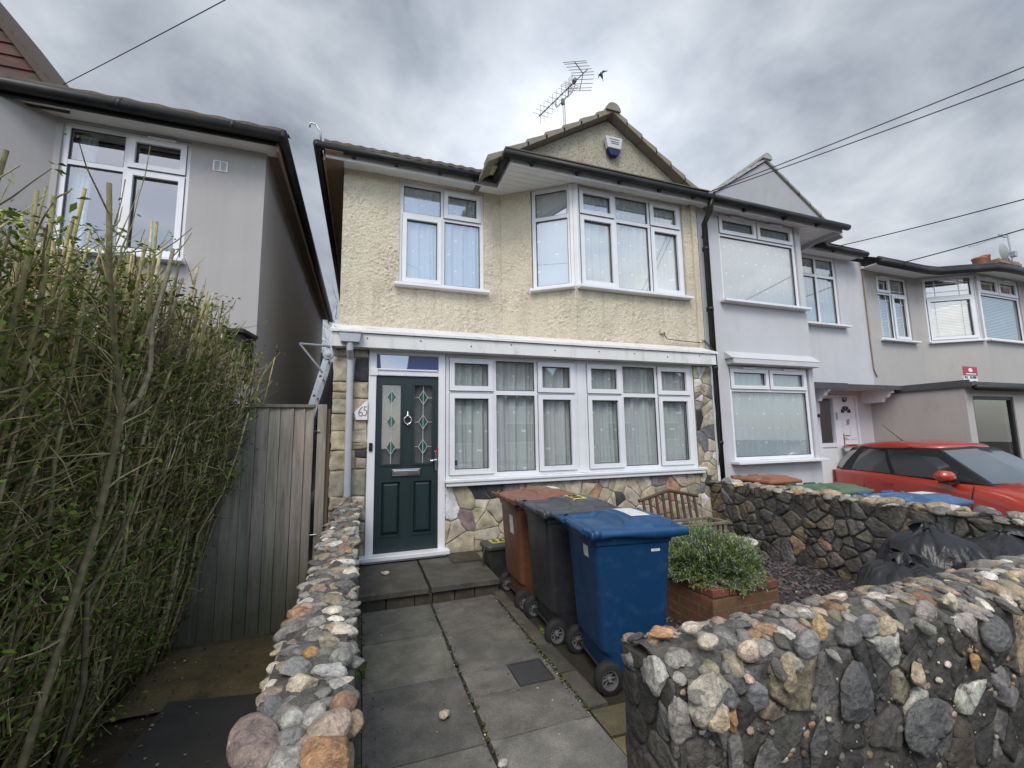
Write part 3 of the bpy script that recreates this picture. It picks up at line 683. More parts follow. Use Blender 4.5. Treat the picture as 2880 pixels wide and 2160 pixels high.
sb.build('stone_pier', fstone, H, smooth=True)
pl = MB(); PQ = [(-0.100, 1.775), (-0.075, 1.69), (0.045, 1.69), (0.045, 1.91), (0.02, 1.895)]
pl.prism([(x, YG-0.046, z) for x, z in PQ], (0, -0.014, 0)); pq = pl.build('house_number', M['white'], H)
nm = MB(); y = YG-0.0625
def stroke(pts, r=0.0035): nm.tube([(x, y, z) for x, z in pts], r, 5)
stroke([(-0.010, 1.835), (-0.030, 1.815), (-0.045, 1.785), (-0.048, 1.755), (-0.038, 1.735), (-0.020, 1.733), (-0.008, 1.748), (-0.010, 1.768), (-0.025, 1.778), (-0.042, 1.768)])
nm.build('numeral', M['ink'], pq); nm = MB()
stroke([(0.036, 1.838), (0.010, 1.838), (0.008, 1.800), (0.022, 1.802), (0.036, 1.788), (0.036, 1.758), (0.022, 1.738), (0.002, 1.742)])
nm.build('numeral', M['ink'], pq)
# hopper and pale downpipe on the pier, cables and black downpipe at the party line
hp = MB(); hp.prism([(-0.27, 4.89, 2.635), (-0.04, 4.89, 2.635), (-0.058, 4.89, 2.535), (-0.252, 4.89, 2.535)], (0, 0.095, 0)); hp.box(-0.28, -0.03, 4.88, 4.986, 2.637, 2.655)
hp.tube([(-0.155, 4.935, 2.54), (-0.155, 4.94, 2.46), (-0.150, 5.05, 2.36), (-0.145, 5.055, 0.86)], 0.036, 12); hp.build('hopper_and_downpipe', M['plum'], H, bevel=0.004)
dp = MB(); dp.tube([(5.17, 5.0, 5.20), (5.17, 5.05, 5.02), (5.165, 5.18, 4.86), (5.165, 5.19, 0.0)], 0.045, 12)
for z in (4.4, 3.4, 2.45, 1.3): dp.tube([(5.165, 5.19, z), (5.165, 5.19, z+.06)], 0.055, 12)
dp.build('downpipe', M['blackpl'], H, smooth=True)
cb = MB(); rg = random.Random(4)
for k in range(3):
    x = 5.085-0.022*k; cb.tube([(x+rg.uniform(-.012, .012), 5.27-(0.17 if z < 2.8 else 0), z) for z in np.linspace(5.1, 1.0, 22)], 0.006, 5)
cb.tube([(4.30, 5.25, 3.02), (4.305, 5.235, 2.95), (4.34, 5.235, 2.905), (4.6, 5.25, 2.90), (5.05, 5.26, 2.89)], 0.006, 5)
cb.tube([(5.09, 4.85, 5.2), (5.15, 4.95, 5.12), (5.13, 5.10, 4.95), (5.11, 5.2, 4.6)], 0.009, 5)
cb.build('cable_run', M['blackpl'], H, smooth=True)
mb = MB(); mb.box(4.255, 4.335, 5.25, 5.287, 3.0, 3.085); mb.build('junction_box', M['cream'], H)
mb = MB(); mb.box(5.04, 5.082, YG-0.02, YG+0.1, 0.0, 2.498); mb.build('party_strip', M['upvc'], H)
# ================================================================== HOUSE 67 (pale grey)
H7 = thing('terraced_house', 'pale grey rendered terrace house with smooth grey gable and white porch brackets, number 67', 'house', (7.6, 5.95, 0))
mb = MB()
wall_panel(mb, fB, 5.13, 7.48, 0.0, 5.20, [(5.57, 7.36, 3.63, 5.19), (5.56, 7.37, 1.02, 2.57)])
wall_panel(mb, fR, 8.05, 10.2, -0.4, 5.12, [(8.16, 9.38, 3.63, 5.10), (8.36, 9.58, 0.2, 2.2)])
fS7 = frame((7.48, YB, 0), (0.57, 0.65, 0)); wall_panel(mb, fS7, 0, 0.8645, 0.0, 5.2)
mb.box(10.0, 10.2, 6.05, 13.5, -0.4, 5.1); mb.box(5.1, 10.0, 13.3, 13.5, -0.4, 5.1)
mb.build('wall', M['palegrey'], H7, fixn=False)
mb = MB(); mb.box(5.12, 10.0, 8.9, 9.0, -0.4, 5.15); mb.box(5.12, 10.0, 6.0, 8.9, 2.7, 2.8); mb.box(5.12, 10.0, 6.2, 13, 5.2, 5.22); mb.build('room_shell', M['inside'], H7)
window(H7, frame((0, YB+.03, 0), XF), 5.57, 7.35, 3.65, 5.18, [6.45], 4.82, {(0, 1), (1, 1)}, lowone=True, silld=0.16, vents=[(6.0, 5.135), (6.9, 5.135)], sillx=0.08, name='bay_window')
window(H7, frame((0, YB+.03, 0), XF), 5.57, 7.35, 1.03, 2.56, [6.45], 2.17, {(0, 1), (1, 1)}, lowone=True, silld=0.20, vents=[(6.0, 2.515), (6.9, 2.515)], sillx=0.10, name='bay_window', gmat='glass_low')
window(H7, frame((0, YR+.03, 0), XF), 8.16, 9.38, 3.64, 5.095, [8.80], 4.68, set(), silld=0.16, sillx=0.12)
curtain('pleated net curtain upstairs in the pale grey house, widest pane', fB, [(5.6, 7.32)], 3.68, 5.16, seed=11, mat='net67', amp=0.011, freq=14)
curtain('pleated net curtain downstairs in the pale grey house above the bins', fB, [(5.6, 7.32)], 1.06, 2.54, seed=12, mat='net67', amp=0.011, freq=14)
curtain('net curtain in the pale grey house window beside the party wall with the beige house', fR, [(8.2, 9.34)], 3.67, 5.08, seed=13, mat='net67', amp=0.014, freq=12)
mb = MB(); mb.prism([(5.50, 5.14, 2.66), (5.50, 5.31, 2.80), (5.50, 5.31, 2.66)], (2.0, 0, 0)); mb.prism([(5.53, 5.15, 2.575), (5.53, 5.15, 2.659), (5.53, 5.31, 2.659), (5.53, 5.31, 2.575)], (1.93, 0, 0)); mb.build('window_hood', M['palegrey'], H7, bevel=0.006)
mb = MB(); mb.box(5.06, 8.28, 5.10, 6.0, 5.20, 5.225); mb.box(8.32, 9.85, 5.71, 6.0, 5.115, 5.14)
for k in range(8): mb.box(7.4, 8.1, 5.02+k*.075, 5.085+k*.075, 5.194, 5.1995)
mb.build('soffit', M['soffit'], H7)
mb = MB(); mb.box(5.14, 8.27, 5.075, 5.10, 5.11, 5.28); mb.box(8.27, 8.295, 5.075, 5.95, 5.11, 5.28); mb.box(8.30, 9.85, 5.69, 5.71, 5.06, 5.20); mb.build('fascia', M['palegrey'], H7)
mb = MB(); gutter(mb, [(5.20, 5.0, 5.215), (8.34, 5.0, 5.185)], 0.055); gutter(mb, [(8.38, 5.62, 5.14), (9.87, 5.62, 5.13)], 0.05)
for x in (5.9, 6.8, 7.6): mb.box(x-.02, x+.02, 4.99, 5.075, 5.12, 5.18)
mb.box(8.9, 8.94, 5.61, 5.69, 5.08, 5.11)
mb.build('gutter', M['blackpl'], H7, smooth=True)
gable(H7, YB, 5.08, 6.78, 8.48, 5.22, 6.34, render_mat('grey_gable', (0.36, 0.365, 0.38), (0.33, 0.335, 0.35), 0.25, 110, 0.004, (0.27, 0.27, 0.28)), pm('pale_verge', (0.36, 0.355, 0.34), (0.26, 0.255, 0.245), 6, 0.85), vt=0.04, over=0.04, rr_=0.11)
mb = MB(); mb.poly([(5.08, 5.60, 5.29), (9.9, 5.60, 5.19), (9.9, 9.6, 7.45), (5.08, 9.6, 7.45)]); mb.poly([(5.08, 13.7, 5.2), (10.2, 13.7, 5.2), (10.2, 9.6, 7.45), (5.08, 9.6, 7.45)]); mb.poly([(5.15, 5.0, 5.285), (8.38, 5.0, 5.255), (8.38, 5.6, 5.3), (5.15, 5.6, 5.3)]); mb.build('roof', M['tile'], H7)
# entrance
fr = MB()
for a, b, c, d in ((8.37, 8.45, 0.2, 2.19), (8.86, 9.06, 0.2, 2.19), (9.53, 9.575, 0.2, 2.19), (8.45, 8.86, 2.12, 2.19), (9.06, 9.53, 2.16, 2.19), (8.45, 8.86, 1.16, 1.24)): fr.box(a, b, YR-0.01, YR+0.06, c, d)
fr.box(8.45, 8.86, YR+0.01, YR+0.05, 0.2, 1.1598)
d7 = fr.build('front_door', M['upvc'], H7)
mb = MB(); fD7 = frame((0, YR+.02, 0), XF)
mb.box(9.062, 9.528, YR+.02, YR+.06, 0.2, 2.158)
for q in ((9.10, 9.27, 1.30, 1.72), (9.32, 9.49, 1.30, 1.72), (9.10, 9.27, 0.4, 1.08), (9.32, 9.49, 0.4, 1.08)): mb.fbox(fD7, *q, 0.0005, 0.012)
lf = mb.build('door_leaf', M['upvc'], d7, bevel=0.006)
mb = MB(); cx, cz = 9.24, 1.83
for k in range(4):
    a0, a1 = math.pi*(k/4+.02), math.pi*((k+1)/4-.02); P = []
    for r, aa in ((0.05, (a0, a1)), (0.15, (a1, a0))):
        for t in range(5): a = aa[0]+(aa[1]-aa[0])*t/4; P.append((cx+r*math.cos(a), YR+.012, cz+r*math.sin(a)*.95))
    mb.poly(P)
mb.build('fan_pane', pm('dark_glass', (0.02, 0.025, 0.028), rough=0.1), d7)
mb = MB(); mb.box(9.09, 9.40, YR-.002, YR+.015, 1.155, 1.205); mb.build('letterbox', pm('brass', (0.45, 0.30, 0.12), rough=0.35, metal=0.8), d7)
mb = MB(); mb.lathe([(0, -0.03), (0.035, -0.02), (0.03, 0.0), (0.0, 0.01)], (9.24, YR, 1.68), 'y', 10); mb.box(9.21, 9.27, YR-.01, YR+.01, 1.60, 1.66); mb.build('door_knocker', M['chrome'], d7)
mb = MB(); mb.box(9.075, 9.095, YR-.01, YR+.02, 1.2, 1.42); mb.tube([(9.085, YR-.04, 1.38), (9.19, YR-.045, 1.375)], 0.012, 6); mb.build('door_handle', pm('bronze', (0.35, 0.25, 0.16), rough=0.3, metal=0.7), d7)
mb = MB(); mb.quad((8.45, YR+.03, 1.24), (8.86, YR+.03, 1.24), (8.86, YR+.03, 2.12), (8.45, YR+.03, 2.12)); mb.build('side_light', M['glass_low'], d7, fixn=False)
mb = MB()
def flat_digit(mb, x, z, s, segs, y):
    for (a, b, c, d) in segs: mb.tube([(x+a*s, y, z+b*s), (x+c*s, y, z+d*s)], s*0.12, 4)
flat_digit(mb, 9.19, 2.06, 0.08, [(0.5, 1, 0, 1), (0, 1, 0, 0), (0, 0, .5, 0), (.5, 0, .5, .5), (.5, .5, 0, .5)], YR+.01); mb.build('numeral', M['ink'], d7); mb = MB(); flat_digit(mb, 9.255, 2.06, 0.08, [(0, 1, .5, 1), (.5, 1, .2, 0)], YR+.01)
mb.build('numeral', M['ink'], d7)
mb = MB(); mb.box(7.50, 10.0, 5.36, 5.95, 2.30, 2.335); mb.box(7.48, 8.4, 5.33, 5.36, 2.235, 2.345); mb.box(8.4, 10.0, 5.345, 5.36, 2.25, 2.33); mb.build('porch_roof', pm('roof_felt', (0.055, 0.057, 0.062), (0.08, 0.082, 0.088), 5, 0.85), H7)
mb = MB(); mb.box(7.52, 9.99, 5.37, 5.94, 2.275, 2.2995); mb.build('porch_soffit', M['palegrey'], H7)
for x in (7.95, 9.72):
    mb = MB(); P = [(0, 2.274), (0.55, 2.274), (0.55, 2.20), (0.50, 2.19), (0.47, 2.12), (0.40, 2.10), (0.37, 2.03), (0, 2.02)]
    mb.prism([(x, YR-a, b) for a, b in P], (0.09, 0, 0)); mb.build('porch_bracket', M['upvc'], H7, bevel=0.006)
mb = MB(); mb.box(8.235, 8.335, YR-.10, YR-.001, 1.74, 1.80); lb = mb.build('wall_lamp', M['blackpl'], H7, bevel=0.006)
mb = MB(); mb.prism([(8.225, YR-.02, 1.80), (8.345, YR-.02, 1.80), (8.355, YR-.02, 2.02), (8.215, YR-.02, 2.02)], (0, -0.09, 0)); mb.build('lamp_glass', M['white'], lb, bevel=0.02)
mb = MB(); mb.box(8.205, 8.365, YR-.0195, YR-.001, 1.76, 2.05); mb.build('lamp_back', M['blackpl'], lb)
mb = MB(); mb.box(8.90, 8.93, YR-.03, YR-.0105, 1.70, 1.84); mb.build('entry_keypad', M['metal'], d7)
# ================================================================== HOUSE 69 (beige)
H9 = thing('terraced_house', 'beige rendered terrace house at the right edge with white glazing bars and brick chimney', 'house', (12.5, 5.95, 0))
SQ0, SQ1 = Vector((12.0, YR, 0)), Vector((12.93, YB, 0)); fS9 = frame(SQ0, SQ1-SQ0); sl9 = (SQ1-SQ0).length
mb = MB()
wall_panel(mb, fR, 10.2, 12.0, 2.2, 4.97, [(10.62, 11.70, 3.42, 4.91)]); wall_panel(mb, fS9, 0, sl9, 2.2, 4.97, [(0.14, sl9-.03, 3.42, 4.93)])
wall_panel(mb, fB, 12.93, 16.0, 2.2, 4.97, [(13.0, 14.62, 3.42, 4.93)])
mb.box(16.0, 16.2, 5.3, 13.5, -0.4, 4.97); mb.box(10.2, 16.0, 13.3, 13.5, -0.4, 4.97)
mb.build('wall', M['beige'], H9, fixn=False)
mb = MB(); mb.box(10.22, 16.0, 8.9, 9.0, -0.4, 4.95); mb.box(10.22, 16.0, 6.1, 8.9, 2.3, 2.4); mb.box(10.22, 16, 6.0, 13, 5.0, 5.02); mb.build('room_shell', M['inside'], H9)
window(H9, frame((0, YR+.03, 0), XF), 10.62, 11.70, 3.44, 4.905, [11.13], 4.50, {(0, 1), (1, 0)}, silld=0.14, bars=[(0, 1, (.78,), (.8,)), (1, 1, (.75,), (.2,)), (0, 0, (.2, .75), (.88,)), (1, 0, (.8,), (.85,))], vents=[(10.88, 4.86)])
window(H9, frame(SQ0+Vector((.018, .024, 0)), SQ1-SQ0), 0.15, sl9-.05, 3.44, 4.925, [], 4.45, {(0, 0)}, silld=0.12, bars=[(0, 1, (.22, .76), (.3, .78)), (0, 0, (.14, .82), (.07, .9))], sillx=0.03)
window(H9, frame((0, YB+.03, 0), XF), 13.0, 14.62, 3.44, 4.925, [13.8], 4.50, {(0, 1), (1, 1)}, lowone=True, silld=0.12, vents=[(13.4, 4.88), (14.2, 4.88)], bars=[(0, 1, (.85,), (.15, .85)), (1, 1, (.85,), (.15, .85))], sillx=0.03)
mb = MB(); mb.prism([(12.90, YB+.03, 3.42), (12.97, YB-.01, 3.42), (13.0, YB-.006, 3.42), (13.0, YB+.09, 3.42), (12.90, YB+.10, 3.42)], (0, 0, 1.5)); mb.build('bay_corner_post', M['upvc'], H9)
def blind(label, fr_, u0, u1, z0, z1):
    mb = MB(); n = int((z1-z0)/0.035)
    for k in range(n):
        z = z0+(z1-z0)*k/n; mb.add([fp(fr_, u0, z, -.10), fp(fr_, u1, z, -.10), fp(fr_, u1, z+.026, -.115), fp(fr_, u0, z+.026, -.115)], [(0, 1, 2, 3)])
    tag(mb.build('window_blind', M['blind'], fixn=False), label, 'blind', 'slatted blinds in the beige house')
blind('slatted blind in the narrow upstairs window of the beige house', fR, 10.68, 11.64, 3.48, 4.86)
blind('slatted blind in the angled bay light of the beige house', fS9, 0.2, sl9-.1, 3.48, 4.88)
blind('slatted blind in the widest upstairs window of the beige house', fB, 13.05, 14.57, 3.48, 4.88)
mb = MB(); mb.box(12.75, 16.2, 5.0, 5.3, 4.965, 4.985); mb.prism([(11.7, 5.52, 4.965), (11.98, 5.48, 4.965), (12.75, 5.08, 4.965), (12.95, 5.3, 4.965), (12.1, 5.94, 4.965), (11.7, 5.95, 4.965)], (0, 0, .02)); mb.box(10.15, 11.7, 5.52, 5.95, 4.965, 4.985); mb.build('soffit', M['soffit'], H9)
mb = MB()
mb.tube([(10.05, 5.50, 4.95), (11.55, 5.50, 4.93), (11.95, 5.45, 4.925), (12.85, 4.95, 4.93), (13.3, 4.90, 4.93), (16.2, 4.90, 4.92)], 0.075, 10)
mb.tube([(10.05, 5.53, 5.03), (11.55, 5.53, 5.01), (11.95, 5.48, 5.005), (12.85, 4.98, 5.01), (13.3, 4.93, 5.01), (16.2, 4.93, 5.0)], 0.05, 8)
mb.build('gutter', M['blackpl'], H9, smooth=True)
mb = MB(); mb.poly([(10.1, 5.47, 5.02), (16.2, 5.47, 5.0), (16.2, 9.6, 7.2), (10.1, 9.6, 7.2)]); mb.poly([(10.1, 13.7, 5.0), (16.2, 13.7, 5.0), (16.2, 9.6, 7.2), (10.1, 9.6, 7.2)])
mb.poly([(12.0, 5.5, 5.05), (12.95, 4.95, 5.05), (14.6, 6.2, 5.5)]); mb.poly([(12.95, 4.95, 5.05), (16.2, 4.95, 5.05), (16.2, 6.2, 5.5), (14.6, 6.2, 5.5)])
mb.build('roof', M['tile'], H9)
mb = MB(); mb.tube([(10.18, 5.93, 5.0), (10.185, 5.93, 3.3), (10.2, 5.93, 2.75), (10.28, 5.93, 2.6)], 0.012, 6); mb.build('cable_run', M['soffit_wood'], H9)
# 69's front extension
mb = MB(); mb.box(10.0, 10.2, 4.45, 5.95, -0.4, 2.19); mb.box(11.5, 16.0, 4.45, 4.6, -0.4, 2.19); mb.box(10.2, 11.5, 4.45, 4.6, 2.06, 2.19); mb.build('extension_wall', M['beige'], H9)
mb = MB(); mb.box(9.97, 16.2, 4.36, 5.95, 2.191, 2.22); mb.box(9.96, 9.985, 4.36, 5.95, 2.22, 2.335); mb.box(9.985, 16.2, 4.34, 4.37, 2.2205, 2.30); mb.box(10.0, 16.2, 4.375, 5.94, 2.2205, 2.27); mb.build('extension_roof', pm('slate_felt', (0.06, 0.062, 0.068), (0.085, 0.087, 0.092), 5, 0.7), H9)
mb = MB(); mb.tube([(10.0, 4.30, 2.19), (16.2, 4.30, 2.19)], 0.05, 8); mb.build('extension_gutter', M['blackpl'], H9, smooth=True)
mb = MB(); mb.box(10.2, 10.26, 4.47, 4.55, 0.0, 2.06); mb.box(11.44, 11.5, 4.47, 4.55, 0, 2.06); mb.box(10.26, 11.44, 4.47, 4.55, 2.0, 2.06); pf = mb.build('porch_frame', M['blackpl'], H9)
mb = MB(); mb.quad((10.26, 4.5, 0), (11.44, 4.5, 0), (11.44, 4.5, 2.0), (10.26, 4.5, 2.0)); mb.build('pane', M['glass_low'], pf, fixn=False)
mb = MB(); mb.box(10.2, 11.5, 5.85, 5.94, -0.3, 2.15); mb.build('porch_lining', pm('porch_grey', (0.16, 0.17, 0.18), rough=0.8), H9)
mb = MB(); mb.box(11.0, 11.35, 5.6, 5.63, 0.2, 1.95)
for z in np.arange(0.4, 1.9, 0.22): mb.box(11.0, 11.35, 5.585, 5.6, z, z+.02)
mb.build('inner_window', M['upvc'], H9)
# sign standing on the extension roof
sg = thing('alarm_sign', 'small red and white security sign standing on the flat porch roof', 'sign', (11.95, 5.2, 2.27))
mb = MB(); mb.box(11.72, 12.20, 5.20, 5.212, 2.30, 2.76); mb.build('board', M['white'], sg)
mb = MB(); mb.box(11.715, 12.205, 5.19, 5.1995, 2.585, 2.765); mb.build('red_panel', pm('sign_red', (0.45, 0.02, 0.05), rough=0.4), sg)
mb = MB(); mb.prism([(11.88, 5.189, 2.69), (11.93, 5.189, 2.735), (11.99, 5.189, 2.735), (12.04, 5.189, 2.69), (12.0, 5.189, 2.655), (11.92, 5.189, 2.655)], (0, -0.003, 0)); mb.box(11.78, 12.14, 5.185, 5.189, 2.60, 2.622); mb.build('emblem', M['white'], sg)
mb = MB()
GLY = {'A': [(0, 0, .3, 1), (.3, 1, .6, 0), (.12, .4, .48, .4)], 'L': [(0, 1, 0, 0), (0, 0, .5, 0)], 'R': [(0, 0, 0, 1), (0, 1, .5, .95), (.5, .95, .5, .55), (.5, .55, 0, .5), (.2, .5, .55, 0)], 'M': [(0, 0, 0, 1), (0, 1, .3, .4), (.3, .4, .6, 1), (.6, 1, .6, 0)]}
xx = 11.75
for ch in 'ALL ALARM':
    if ch in GLY: flat_digit(mb, xx, 2.52, 0.045, [(a, b, c, d) for a, b, c, d in GLY[ch]], 5.196)
    xx += 0.046
for (a, b, c, d) in ((11.76, 11.88, 2.42, 2.47), (11.78, 11.84, 2.39, 2.42), (12.02, 12.14, 2.41, 2.47), (11.76, 12.16, 2.35, 2.36)): mb.box(a, b, 5.195, 5.1995, c, d)
mb.build('lettering', pm('sign_print', (0.08, 0.09, 0.11), rough=0.6), sg)
# chimney of 69, with dish and aerial
ch = MB(); ch.box(23.2, 24.6, 8.8, 9.9, 5.0, 7.85); ch.box(23.14, 24.66, 8.74, 9.96, 7.85, 7.95); ch.box(23.18, 24.62, 8.78, 9.92, 7.95, 8.03)
brick_b = NB('stock_brick'); bt = brick_b.n('ShaderNodeTexBrick', {'Vector': brick_b.co((1, 1, 1)), 'Color1': (0.26, 0.17, 0.10, 1), 'Color2': (0.20, 0.115, 0.07, 1), 'Mortar': (0.3, 0.27, 0.22, 1), 'Scale': 1.0, 'Brick Width': 0.22, 'Row Height': 0.075, 'Mortar Size': 0.008})
def brick_mat(name, c1, c2, cm, moss=None):
    b = NB(name); t = b.n('ShaderNodeTexCoord'); s = b.n('ShaderNodeSeparateXYZ', {0: t.outputs['Object']})
    v = b.n('ShaderNodeCombineXYZ', {0: b.math('ADD', s.outputs[0], s.outputs[1]), 1: s.outputs[2]}).outputs[0]
    bt = b.n('ShaderNodeTexBrick', {'Vector': v, 'Color1': (*c1, 1), 'Color2': (*c2, 1), 'Mortar': (*cm, 1), 'Scale': 1.0, 'Brick Width': 0.225, 'Row Height': 0.075, 'Mortar Size': 0.006, 'Bias': 0.1})
    n = b.noise(b.co(), 22, 6, 0.65); c = b.mixc(1.0, bt.outputs[0], b.ramp(n, [(0.3, (0.65,)*3), (0.7, (1.3,)*3)]), 'MULTIPLY')
    if moss:
        mz = b.n('ShaderNodeMapRange', {0: b.noise(b.co(), 5, 6, 0.7), 1: 0.45, 2: 0.65, 3: 0.0, 4: 0.6}).outputs[0]; c = b.mixc(mz, c, moss)
    p = b.n('ShaderNodeBsdfPrincipled', {'Base Color': c, 'Roughness': 0.9}); hh = b.math('ADD', b.math('MULTIPLY', bt.outputs['Fac'], -1.0), b.math('MULTIPLY', n, 0.5))
    b.l(b.n('ShaderNodeBump', {'Height': hh, 'Strength': 0.6, 'Distance': 0.006}).outputs[0], p.inputs['Normal']); b.l(p.outputs[0], b.out.inputs[0]); return b.m
bpy.data.materials.remove(brick_b.m)
CH = thing('chimney_stack', 'brown brick chimney stack with clay pots beyond the beige house roof', 'chimney', (23.9, 9.3, 5.0))
ch.build('stack', brick_mat('chimney_brick', (0.27, 0.17, 0.10), (0.20, 0.11, 0.07), (0.25, 0.22, 0.18)), CH)
for (x, y, r, h, nm) in ((22.85, 9.2, 0.22, 0.22, 0), (23.55, 9.3, 0.16, 0.35, 0)):
    p = MB(); p.lathe([(r*.9, 7.8 if x > 23 else 7.3), (r*.9, 8.03+h-.08), (r, 8.03+h-.06), (r, 8.03+h), (r*.8, 8.03+h), (r*.8, 8.0)], (x, y, -0.1 if x < 23 else 0), 'z', 16); p.build('chimney_pot', pm('terracotta', (0.33, 0.13, 0.08), (0.26, 0.10, 0.06), 5, 0.8), CH, smooth=True)
ds = thing('satellite_dish', 'round grey satellite dish on the brick chimney stack', 'satellite dish', (23.75, 8.7, 8.25))
p = MB(); p.lathe([(0.0, -0.08), (0.15, -0.065), (0.26, -0.03), (0.34, 0.02)], (23.55, 8.75, 8.32), 'y', 24); p.build('dish', pm('dish_grey', (0.28, 0.30, 0.30), rough=0.6), ds, smooth=True)
p = MB(); p.tube([(23.55, 8.75, 8.3), (23.85, 8.85, 8.25), (24.1, 8.85, 8.1)], 0.03, 6); p.box(23.75, 23.95, 8.55, 8.7, 8.1, 8.3); p.build('bracket', M['metal'], ds)
ar = thing('roof_aerial', 'thin pole aerial with one long horizontal boom above the brick chimney stack', 'aerial', (24.15, 8.8, 7.9))
p = MB(); p.tube([(24.2, 8.8, 7.8), (24.12, 8.8, 9.15)], 0.03, 6); p.build('pole', M['metal'], ar)
p = MB(); p.tube([(24.3, 8.8, 9.2), (21.7, 8.95, 8.35)], 0.02, 6); p.box(23.5, 24.0, 8.79, 8.83, 8.98, 9.08); p.build('boom', M['metal'], ar)
# ================================================================== LEFT NEIGHBOUR
HL = thing('detached_house', 'grey mauve rendered house on the left with black gutter behind the hedge', 'house', (-3.2, 5.95, 0))
XS = -1.28
mb = MB()
wall_panel(mb, fR, -3.40, XS, 0.0, 5.20, [(-3.34, -2.10, 3.62, 5.18)])
fSL = frame((-4.25, YB, 0), (0.85, 0.65, 0)); slL = math.hypot(.85, .65); wall_panel(mb, fSL, 0, slL, 0, 5.2, [(0.02, 0.42, 3.62, 5.18)])
wall_panel(mb, fB, -7.0, -4.25, 0, 5.2)
mb.box(XS-0.2, XS, YR+0.001, 14.4, 0.0, 5.25); mb.box(-7.0, XS-.2, 14.2, 14.4, 0, 5.2); mb.box(-7.0, -6.8, 5.3, 14.2, 0, 5.2)
mb.build('wall', M['mauve'], HL, fixn=False)
mb = MB(); mb.box(-6.8, XS-.2, 8.9, 9.0, 0, 5.1); mb.box(-6.8, XS-.2, 6.0, 8.9, 2.7, 2.8); mb.box(-6.8, XS-.2, 6.4, 14, 5.21, 5.23); mb.build('room_shell', M['inside'], HL)
window(HL, frame((0, YR+.03, 0), XF), -3.34, -2.105, 3.635, 5.175, [-2.74], [4.70, 4.72], {(1, 0), (1, 1)}, vents=[(-2.40, 5.13)], silld=0.15, sillx=0.04, gmat='glass_mid')
window(HL, frame(Vector((-4.25+.02, YB+.025, 0)), Vector((0.85, 0.65, 0))), 0.03, 0.41, 3.635, 5.175, [], 4.70, set(), sill=False)
mb = MB(); rgc = random.Random(1)
mb.grid(lambda s, t: (-3.30+0.16*s+.05*t*t, YR+.16+.02*math.sin(s*20), 3.66+1.5*t), 14, 8); tag(mb.build('net_curtain', M['net'], smooth=True, fixn=False), 'white curtain drawn to the left edge of the mauve house window', 'curtain')
mb = MB(); mb.box(-1.86, -1.70, YR-.012, YR-.001, 4.85, 4.99); v = mb.build('wall_vent', M['upvc'], HL, bevel=0.003)
mb = MB()
for k in range(9): 
    for (a, b) in ((-1.845, -1.785), (-1.775, -1.715)): mb.box(a, b, YR-.0135, YR-.0121, 4.862+k*.0135, 4.868+k*.0135)
mb.build('vent_slot', M['gasket'], v)
mb = MB(); mb.prism([(-7.0, 5.70, 5.205), (-1.12, 5.70, 5.205), (-1.12, 6.0, 5.205), (-7.0, 6.0, 5.205)], (0, 0, 0.02)); mb.build('soffit', M['soffit'], HL)
mb = MB(); mb.box(XS, -1.10, 5.71, 14.5, 5.227, 5.24); mb.box(-1.12, -1.095, 5.70, 14.5, 5.10, 5.30); mb.build('side_soffit', M['soffit_wood'], HL)
mb = MB(); mb.box(-7.0, -1.121, 5.675, 5.70, 5.165, 5.33); mb.build('fascia', M['blackpl'], HL)
mb = MB(); gutter(mb, [(-7.0, 5.61, 5.265), (-1.05, 5.61, 5.25)], 0.066); gutter(mb, [(-1.05, 5.56, 5.25), (-1.05, 14.5, 5.22)], 0.065)
for x in (-5.2, -3.9, -2.7, -1.6): mb.tube([(x, 5.61, 5.262), (x+.05, 5.61, 5.262)], 0.072, 10)
mb.build('gutter', M['blackpl'], HL, smooth=True)
mb = MB(); corrugated(mb, -7.0, -1.02, 5.58, 6.05, 5.312, 0.5, pitch=0.3, amp=0.007)
mb.poly([(-7.2, 5.58, 5.33), (-1.0, 5.58, 5.33), (-4.0, 9.8, 7.6), (-7.2, 9.8, 7.6)]); mb.poly([(-1.0, 5.58, 5.33), (-1.0, 14.5, 5.33), (-4.0, 9.8, 7.6)]); mb.poly([(-7.2, 14.5, 5.235), (-7.2, 9.8, 7.6), (-4.0, 9.8, 7.6), (-1.0, 14.5, 5.33)])
mb.build('roof', M['tile'], HL)
# tile-hung gable over its bay
tg = MB(); XA, ZA, GX, GY = -5.6, 8.35, -3.30, 5.80
sl = (ZA-5.30)/(XA-GX)
for k in range(22):
    z0_ = 5.18+k*0.14; z1_ = z0_+0.165
    x1 = GX+(z0_-5.30)/sl
    tg.add([(-8.0, GY, z0_), (x1, GY, z0_), (x1-.02, GY+.022, z1_), (-8.0, GY+.022, z1_)], [(0, 1, 2, 3)])
    tg.add([(-8.0, GY, z0_), (x1, GY, z0_), (x1, GY+.022, z0_), (-8.0, GY+.022, z0_)], [(3, 2, 1, 0)])
hung = NB('hung_tile'); hv = hung.co((1, 1, 1)); bt = hung.n('ShaderNodeTexVoronoi', {'Vector': hung.co((7, 1, 7.2)), 'Scale': 1.0})
hc = hung.mixc(hung.noise(hv, 7, 6, 0.7), (0.14, 0.075, 0.05), (0.06, 0.036, 0.027)); hc = hung.mixc(0.45, hc, bt.outputs['Color'], 'MULTIPLY')
hp_ = hung.n('ShaderNodeBsdfPrincipled', {'Base Color': hc, 'Roughness': 0.85}); hung.l(hp_.outputs[0], hung.out.inputs[0])
tg.build('hung_tiling', hung.m, HL, fixn=False)
tg = MB(); tg.prism([(GX+.02, GY-.05, 5.24), (XA, GY-.05, ZA+.02), (XA, GY-.05, ZA+.09), (GX+.08, GY-.05, 5.25)], (0, 3.5, 0)); tg.build('gable_verge', pm('verge_brown', (.075, .05, .038), rough=.8), HL)
